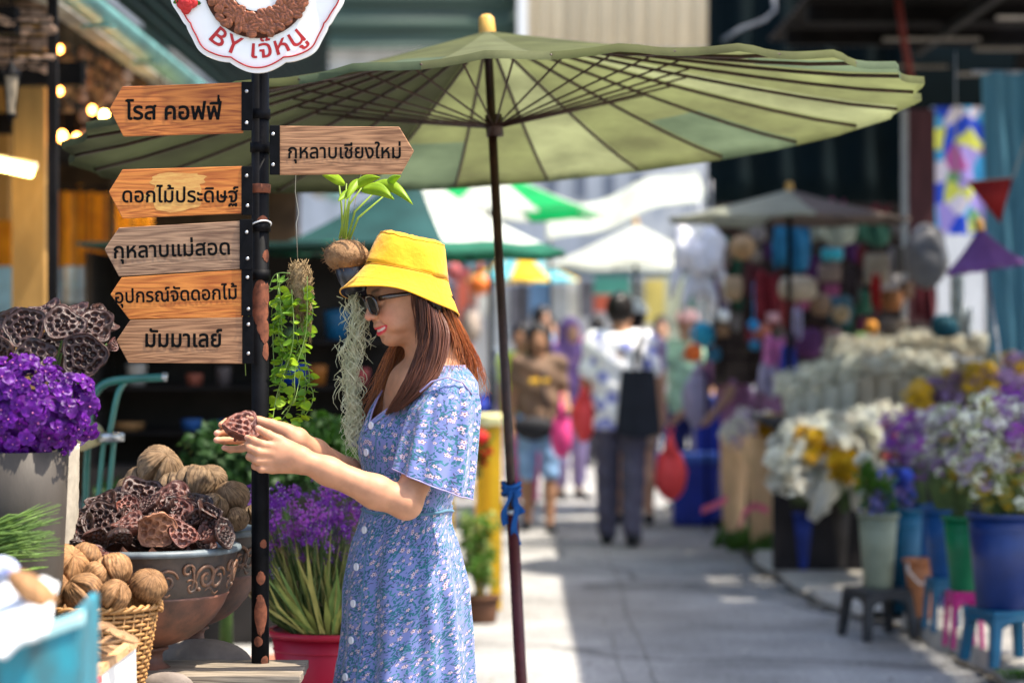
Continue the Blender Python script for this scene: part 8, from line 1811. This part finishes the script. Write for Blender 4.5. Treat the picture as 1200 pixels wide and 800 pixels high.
b.build('bodice', M_flo, wm, solid=.0015)
b = MB(); rows = 120
for i in range(rows+1):
    for j in range(NA+1):
        a = TAU*j/NA+PI; py = 596+(965-596)*(i/rows); p = dress_pt(py, a, .012*math.exp(-((py-600)/6)**2)); b.v.append(tuple(p)); b.uv[len(b.v)-1] = (a*(.125+.00018*(py-596))+5, -py*.0019)
for i in range(rows):
    for j in range(NA): q = i*(NA+1)+j; b.f.append([q, q+1, q+NA+2, q+NA+1]); b.m.append(0)
b.build('skirt', M_flo, wm, solid=.0015)
b = MB(); b.tube([dress_pt(597+1.2*math.sin(5*a), a, .02) for a in np.linspace(0, TAU, 90, endpoint=False)], .0035, 6, closed=True); b.build('waist_seam', M_flo, wm)
M_trim = mat('pale piping', (.32, .28, .48), .7, bump=0)
b = MB(); b.tube([dress_pt(top_py(a)+.5, a, .008) for a in np.linspace(-PI, PI, 150, endpoint=False)], .0022, 6, closed=True); b.build('neck_piping', M_trim, wm)
# collar band on the near side of the V
b = MB()
b.grid(lambda u, v: dress_pt(top_py(-1.05+2.1*u)+2+11*v, -1.05+2.1*u, .022+.02*math.sin(PI*v)), 60, 5, uvf=lambda u, v: (9+u*.25, v*.02)); b.build('collar', M_flo, wm, solid=.001)
M_but = mat('pearl button', (.70, .70, .74), .25, var=.05, bump=0)
for py in (497, 528, 559, 590, 618, 660, 702, 744, 786):
    a = .13 if py < 560 else .16; p = dress_pt(py, a, .02); q = dress_pt(py, a, .05); nrm = (q-p).normalized(); p2 = dress_pt(py, a, .0)+nrm*.0035; 
    M_ = Matrix.Translation(p2) @ nrm.to_track_quat('Z', 'Y').to_matrix().to_4x4(); bb_ = MB(); bb_.lathe([(0, .0022), (.006, .002), (.0082, .0028), (.0088, .0012), (.0085, -.002), (0, -.002)], 20, M=M_); bb_.build('button', M_but, wm)
b = MB(); b.tube([dress_pt(py, .34+.0*py, .012+.004*math.sin(py*.3)) for py in np.linspace(497, 596, 40)], .0016, 6); b.tube([dress_pt(py, .34, .010) for py in np.linspace(600, 960, 60)], .0016, 6); b.build('placket_seam', M_flo, wm)
# sleeves: gathered at the shoulder, flaring like a small cape
def sleeve_(name, top_c, top_r, hem_c, hem_r, ax_top, ax_hem, near=1, uo=0):
    b = MB(); NU, NV = 110, 34
    def f(u, v):
        a = TAU*u; c = top_c.lerp(hem_c, v); r = [top_r[i]+(hem_r[i]-top_r[i])*(v**.75) for i in (0, 1)]
        if v < .25: k = v/.25; r = [x*(.80+.20*math.sin(k*PI/2)) for x in r]
        A1 = ax_top[0].lerp(ax_hem[0], v).normalized(); A2 = ax_top[1].lerp(ax_hem[1], v).normalized()
        fo = 1+(.035+.05*v)*math.sin(9*a+.8)+.03*math.sin(15*a+1)*(1-v*.5)+.02*math.sin(5*a+2+v*3)+.035*math.sin(22*a)*math.exp(-(v/.22)**2)
        return c+A1*(r[0]*math.cos(a)*fo)+A2*(r[1]*math.sin(a)*fo)+UPZ*(.012*math.exp(-(v/.12)**2))*0
    b.grid(f, NU, NV, uvf=lambda u, v: (uo+u*.36, v*.235)); b.build(name, M_flo, wm, solid=.0012)
    b = MB(); b.tube([f(u, .995) for u in np.linspace(0, 1, 100, endpoint=False)], .0016, 5, closed=True); b.build('sleeve_hem', M_trim, wm)
cap_top = P(524, 452, 5.27)
sleeve_('sleeve', P(524, 457, 5.285), (.070, .066), P(507, 567, 5.235), (.087, .080), (V((1, -.1, .12)).normalized(), V((0, -1, .1)).normalized()), (V((.93, -.05, -.36)).normalized(), V((0, -1, .0)).normalized()))
fs0 = V(sF); sleeve_('sleeve', V(B(508, 449, -.135)), (.055, .05), V(mid(sF, eF, .62)), (.08, .06), (V((1, -.1, .1)).normalized(), V((0, -1, .1)).normalized()), (V((.97, 0, -.2)).normalized(), V((0, -1, 0))), uo=3)
b = MB()     # shoulder yoke that closes the gathered sleeve head
b.sph(P(524, 462, 5.285), (.061, .062, .040), 30, 16, fn=lambda q, p_, t: q*(1+.03*math.sin(14*t)*math.sin(p_)))
for i, q in enumerate(b.v): b.uv[i] = (q[0]*1.2+2, q[2]*1.3+q[1]*.8)
b.build('sleeve_head', M_flo, wm)
b = MB(); b.tube([P(492, 459, 5.235), P(506, 447, 5.228), P(524, 442, 5.226), P(542, 448, 5.235), P(553, 462, 5.25)], .0022, 6); b.build('yoke_seam', M_trim, wm)

# ---- bucket hat
M_hat = mat('yellow cotton', (.72, .35, .005), .8, c2=(.66, .30, .004), scale=10, bump=.7, bscale=17, dist=.012, sheen=.15)
M_hin = mat('navy hat lining', (.02, .02, .045), .9)
tb_k = R(11); HC = P(476, 320, 5.40); hx = V((-math.cos(YH)*math.cos(tb_k), -math.sin(YH), math.sin(tb_k))).normalized(); hz = V((math.sin(tb_k), .10, math.cos(tb_k))).normalized(); hy = hz.cross(hx).normalized(); hx = hy.cross(hz).normalized()
def HT(r, a, h, sx=1., sy=.93): return HC+hx*(r*math.cos(a)*sx)+hy*(r*math.sin(a)*sy)+hz*h
if hy.y > 0: sgn_y = -1
else: sgn_y = 1
hat = MB(); NA2 = 96; prof = [(0, .082), (.03, .0825), (.052, .081), (.066, .0775), (.0735, .072), (.078, .063), (.082, .048), (.0865, .03), (.091, .012), (.0945, .0)]
def crown(r, a, h): w_ = 1+.018*math.sin(3*a+1+h*30)+.014*N3(math.cos(a)*2, math.sin(a)*2, h*30)+.012*math.sin(7*a+h*60); return HT(r*w_, a, h+.004*math.sin(2*a+2)*(r > .03)+.003*N3(math.cos(a)*3+4, math.sin(a)*3, h*50))
for r, h in prof:
    for j in range(NA2): hat.v.append(tuple(crown(r, TAU*j/NA2, h)))
for i in range(len(prof)-1):
    for j in range(NA2): hat.f.append([i*NA2+j, i*NA2+(j+1) % NA2, (i+1)*NA2+(j+1) % NA2, (i+1)*NA2+j][::-1]); hat.m.append(0)
hat.build('hat_crown', M_hat, wm, solid=.0015)
def brim(v, a):
    near = max(0, math.sin(a)*sgn_y); fr_ = math.cos(a)
    r = .0945+(.133-.0945)*v+.002*math.sin(5*a); h = -.070*v**.9+.024*v*v*math.exp(-((((a*sgn_y)+PI) % TAU-PI-1.15)/.62)**2)+.004*v*math.sin(3*a+1)
    return HT(r*(1+.05*v*max(0, fr_)), a, h)
hat = MB()
for i in range(13):
    for j in range(NA2): hat.v.append(tuple(brim(i/12, TAU*j/NA2)))
for i in range(12):
    for j in range(NA2): hat.f.append([i*NA2+j, i*NA2+(j+1) % NA2, (i+1)*NA2+(j+1) % NA2, (i+1)*NA2+j][::-1]); hat.m.append(0)
hat.build('hat_brim', M_hat, wm, solid=.0018)
hat = MB()
for i in range(13):
    for j in range(NA2): q = brim(i/12*.985, TAU*j/NA2); hat.v.append(tuple(q-hz*.0022+(HC-q)*.008))
for i in range(12):
    for j in range(NA2): hat.f.append([i*NA2+j, i*NA2+(j+1) % NA2, (i+1)*NA2+(j+1) % NA2, (i+1)*NA2+j]); hat.m.append(0)
hat.build('hat_lining', M_hin, wm)
b = MB(); b.tube([brim(.0, a)+(brim(.0, a)-HC)*.01 for a in np.linspace(0, TAU, 96, endpoint=False)], .0014, 5, closed=True); b.build('hat_seam', mat('ochre thread', (.45, .22, .01), .8, bump=0), wm)
for v in (.3, .55, .8):
    b = MB(); b.tube([brim(v, a)+hz*.0012 for a in np.linspace(0, TAU, 96, endpoint=False)], .0005, 4, closed=True); b.build('hat_stitching', mat('ochre thread', (.45, .22, .01), .8), wm)
b = MB(); b.tube([brim(1.0, a) for a in np.linspace(0, TAU, 96, endpoint=False)], .0019, 6, closed=True); b.build('hat_edge', M_hat, wm)
b = MB(); b.tube([crown(.0735, a, .072)+hz*.002 for a in np.linspace(0, TAU, 96, endpoint=False)], .0013, 5, closed=True); b.build('hat_crown_seam', M_hat, wm)

# ---- sunglasses
M_acet = mat('dark tortoise acetate', (.016, .010, .008), .18, c2=(.05, .02, .01), scale=60, bump=0, spec=.7, coat=.5)
M_lens = mat('smoked lens', (.004, .0035, .0035), .28, bump=0, spec=.2)
gl = MB(); ln_ = MB()
def HV(x, y, z): return V(Hd(x, y, z))
for s in (1, -1):
    pts = []
    for i in range(32):
        a = TAU*i/32; yy_ = .0255*math.copysign(abs(math.cos(a))**.75, math.cos(a)); zz = .0205*math.copysign(abs(math.sin(a))**.75, math.sin(a)); pts.append(HV(.0995-.10*abs(s*.031+yy_)**1.25-.10*(-zz), s*.031+yy_, .006+zz-.002*(math.sin(a) < 0)))
    gl.tube(pts, .0034, 6, closed=True, flat=1.)
    c_ = sum(pts, V())/32; k = len(ln_.v); ln_.v.append(tuple(c_+V(hfw)*.001)); ln_.v += [tuple(p) for p in pts]
    for i in range(32): ln_.f.append([k, k+1+i, k+1+(i+1) % 32]); ln_.m.append(0)
    gl.tube([HV(.087, s*.056, .017), HV(.070, s*.073, .017), HV(.03, s*.0785, .012), HV(-.015, s*.0795, .010), HV(-.04, s*.078, -.008)], [.0062, .0058, .0045, .0034, .0024], 8)
gl.tube([HV(.0985, .008, .012), HV(.103, 0, .014), HV(.0985, -.008, .012)], .0028, 6)
g_ = gl.build('sunglasses', M_acet, wm); ln_.build('lens', M_lens, g_, smooth=False)

# ---- hair
def hair_mat():
    m = bpy.data.materials.new('brown hair'); m.use_nodes = True; n = m.node_tree.nodes; l = m.node_tree.links; b = n['Principled BSDF']
    vc = n.new('ShaderNodeVertexColor'); vc.layer_name = 'Col'; l.new(vc.outputs[0], b.inputs['Base Color']); b.inputs['Roughness'].default_value = .36; b.inputs['Specular IOR Level'].default_value = .55
    t = n.new('ShaderNodeBsdfTranslucent'); g = n.new('ShaderNodeMix'); g.data_type = 'RGBA'; g.blend_type = 'ADD'; g.inputs[0].default_value = 1; l.new(vc.outputs[0], g.inputs[6]); g.inputs[7].default_value = (.22, .07, .015, 1); l.new(g.outputs[2], t.inputs[0])
    ms = n.new('ShaderNodeMixShader'); ms.inputs[0].default_value = .38; l.new(b.outputs[0], ms.inputs[1]); l.new(t.outputs[0], ms.inputs[2]); l.new(ms.outputs[0], n['Material Output'].inputs[0]); return m
M_hair = hair_mat()
rs = random.Random(17)
def cat(p, n_=8):
    out = []
    for i in range(len(p)-1):
        p0 = p[max(i-1, 0)]; p1 = p[i]; p2 = p[i+1]; p3 = p[min(i+2, len(p)-1)]
        for s in range(n_):
            t = s/n_; out.append(.5*((2*p1)+(p2-p0)*t+(2*p0-5*p1+4*p2-p3)*t*t+(3*p1-p0-3*p2+p3)*t**3))
    return out+[p[-1]]
def lock(guides, count, thick, c0, c1, r=.0011, tipj=.25, wav=.003, cn=10):
    """guides: list of polylines in px/depth; strands interpolate between neighbouring guides, in clumps"""
    G = [[V(A_(*q)) for q in g] for g in guides]; mb = MB(); clumps = []
    for i in range(max(1, count//cn)): clumps.append((rs.random(), rs.gauss(0, 1), rs.uniform(0, 6), rs.random()))
    for i in range(count):
        ct, cd, cph, cc = clumps[i % len(clumps)]; t = min(1, max(0, ct+rs.gauss(0, .045)))*(len(G)-1); k = min(int(t), len(G)-2); f_ = t-k
        dd = cd*.6+rs.gauss(0, .5); pl = []
        L_ = len(G[0]); 
        for q in range(L_):
            p = G[k][q].lerp(G[k+1][q], f_); cl = 1-.35*(q/(L_-1)); p = p+V((rs.gauss(0, .0012), thick*dd*cl, rs.gauss(0, .0012))); pl.append(p)
        end = pl[-1]-(pl[-1]-pl[-2])*rs.uniform(0, tipj) ; pl[-1] = end
        sm = cat(pl, 5); n_ = len(sm)
        sm = [p+V((wav*math.sin(cph+j*.55), 0, 0))*(j/n_) for j, p in enumerate(sm)]
        m_ = min(1, max(0, cc*.7+rs.random()*.35)); c_ = tuple(c0[j]+(c1[j]-c0[j])*m_ for j in range(3))
        mb.tube(sm, [r*(1-.75*(j/n_)**2) for j in range(n_)], 3, cap=False, c=c_)
    return mb
DK, RD, BACKLIT = (.030, .013, .009), (.23, .088, .05), (.75, .30, .09)  # the orange puts the glow of backlight into the hair colour
h1 = lock([[(492, 350, 5.318), (494, 385, 5.312), (488, 415, 5.312), (472, 452, 5.298), (452, 486, 5.312)],
           [(500, 354, 5.308), (502, 385, 5.300), (490, 420, 5.292), (476, 455, 5.283), (455, 484, 5.298)],
           [(506, 362, 5.314), (510, 390, 5.298), (505, 425, 5.280), (489, 456, 5.262), (464, 482, 5.285)],
           [(518, 368, 5.345), (526, 392, 5.318), (520, 425, 5.285), (505, 450, 5.258), (474, 476, 5.275)]], 1700, .010, DK, RD, .0012, cn=6)
h1.build('hair', M_hair, wm)
h2 = lock([[(518, 358, 5.37), (530, 390, 5.38), (534, 415, 5.40), (530, 435, 5.43)], [(526, 360, 5.39), (540, 395, 5.40), (548, 425, 5.43), (550, 452, 5.47)], [(530, 362, 5.41), (546, 392, 5.43), (556, 430, 5.48), (560, 472, 5.52)]], 420, .014, RD, BACKLIT, .0011, tipj=.6, wav=.006, cn=7)
h2.build('hair', M_hair, wm)
h2 = lock([[(528, 365, 5.40), (548, 400, 5.43), (560, 440, 5.5), (556, 478, 5.53)], [(530, 372, 5.41), (552, 405, 5.43), (566, 435, 5.5), (566, 470, 5.53)]], 36, .02, RD, BACKLIT, .0006, tipj=.9, wav=.012, cn=1)
h2.build('hair', M_hair, wm)
h3 = lock([[(476, 372, 5.47), (464, 405, 5.49), (444, 440, 5.49), (433, 472, 5.47), (420, 505, 5.44)], [(484, 372, 5.48), (473, 405, 5.50), (458, 440, 5.49), (446, 472, 5.46), (432, 502, 5.43)], [(494, 372, 5.47), (486, 405, 5.48), (472, 440, 5.48), (456, 470, 5.45), (440, 494, 5.43)]], 620, .008, (.22, .07, .02), (.62, .23, .06), .0013)  # far lock coloured orange to paint light shining through it
h3.build('hair', M_hair, wm)
h4 = lock([[(480, 338, 5.326), (480, 350, 5.328), (482, 366, 5.330), (485, 380, 5.330)], [(492, 338, 5.318), (493, 355, 5.318), (492, 380, 5.315), (489, 410, 5.312)]], 60, .004, DK, RD, .0008, tipj=.7)
h4.build('hair', M_hair, wm)
lock([[(500, 360, 5.32), (498, 395, 5.30), (488, 430, 5.29), (462, 492, 5.29)], [(522, 366, 5.36), (534, 400, 5.36), (530, 440, 5.33), (500, 480, 5.3)], [(530, 372, 5.41), (554, 410, 5.43), (570, 440, 5.5), (572, 475, 5.53)]], 90, .02, RD, BACKLIT, .0005, tipj=.9, wav=.016, cn=1).build('hair', M_hair, wm)
lock([[(476, 380, 5.47), (455, 410, 5.47), (436, 450, 5.47), (414, 500, 5.44)], [(480, 380, 5.47), (465, 410, 5.47), (450, 455, 5.46), (432, 508, 5.42)]], 40, .015, RD, BACKLIT, .0005, tipj=.8, wav=.012, cn=1).build('hair', M_hair, wm)
hb = [(hell((-.016, 0, .026), (.090, .080, .084)), 0), (hell((-.040, 0, -.02), (.058, .070, .080)), .03), (cap(A_(508, 385, 5.42), A_(514, 425, 5.43), .052, .042), .03)]
fhb = field(hb); face_cut = hell((.085, 0, -.03), (.085, .12, .085)); ear_cut = hell((.012, .07, -.022), (.026, .05, .036))
hcC, hcx, hcz = np.array(HC), np.array(hx), np.array(hz)
def in_hat(p):
    q = p-hcC; h = q @ hcz; rad = np.linalg.norm(q-h[:, None]*hcz, axis=1); return np.where(h > -.03, np.maximum(rad-.082, h-.075), -1.)
hv, hf_ = sdf_mesh(lambda p: np.maximum(in_hat(p), smax(smax(fhb(p)+.0012*np.sin(p[:, 0]*700+p[:, 2]*60), -sd_prim(p, face_cut), .008), -sd_prim(p, ear_cut), .006)), cH-.2, cH+.2, .004)
hcl = np.tile(np.array((.022, .011, .009)), (len(hv), 1)); np_obj('hair', hv, hf_, M_hair, wm, color=hcl)

# ---- the pod she holds
pod(284, 498, 24, 5.225, (.42, -.52, .74), 'dark reddish lotus pod held in the hands of the woman', None, 1, 'r', 1.9)
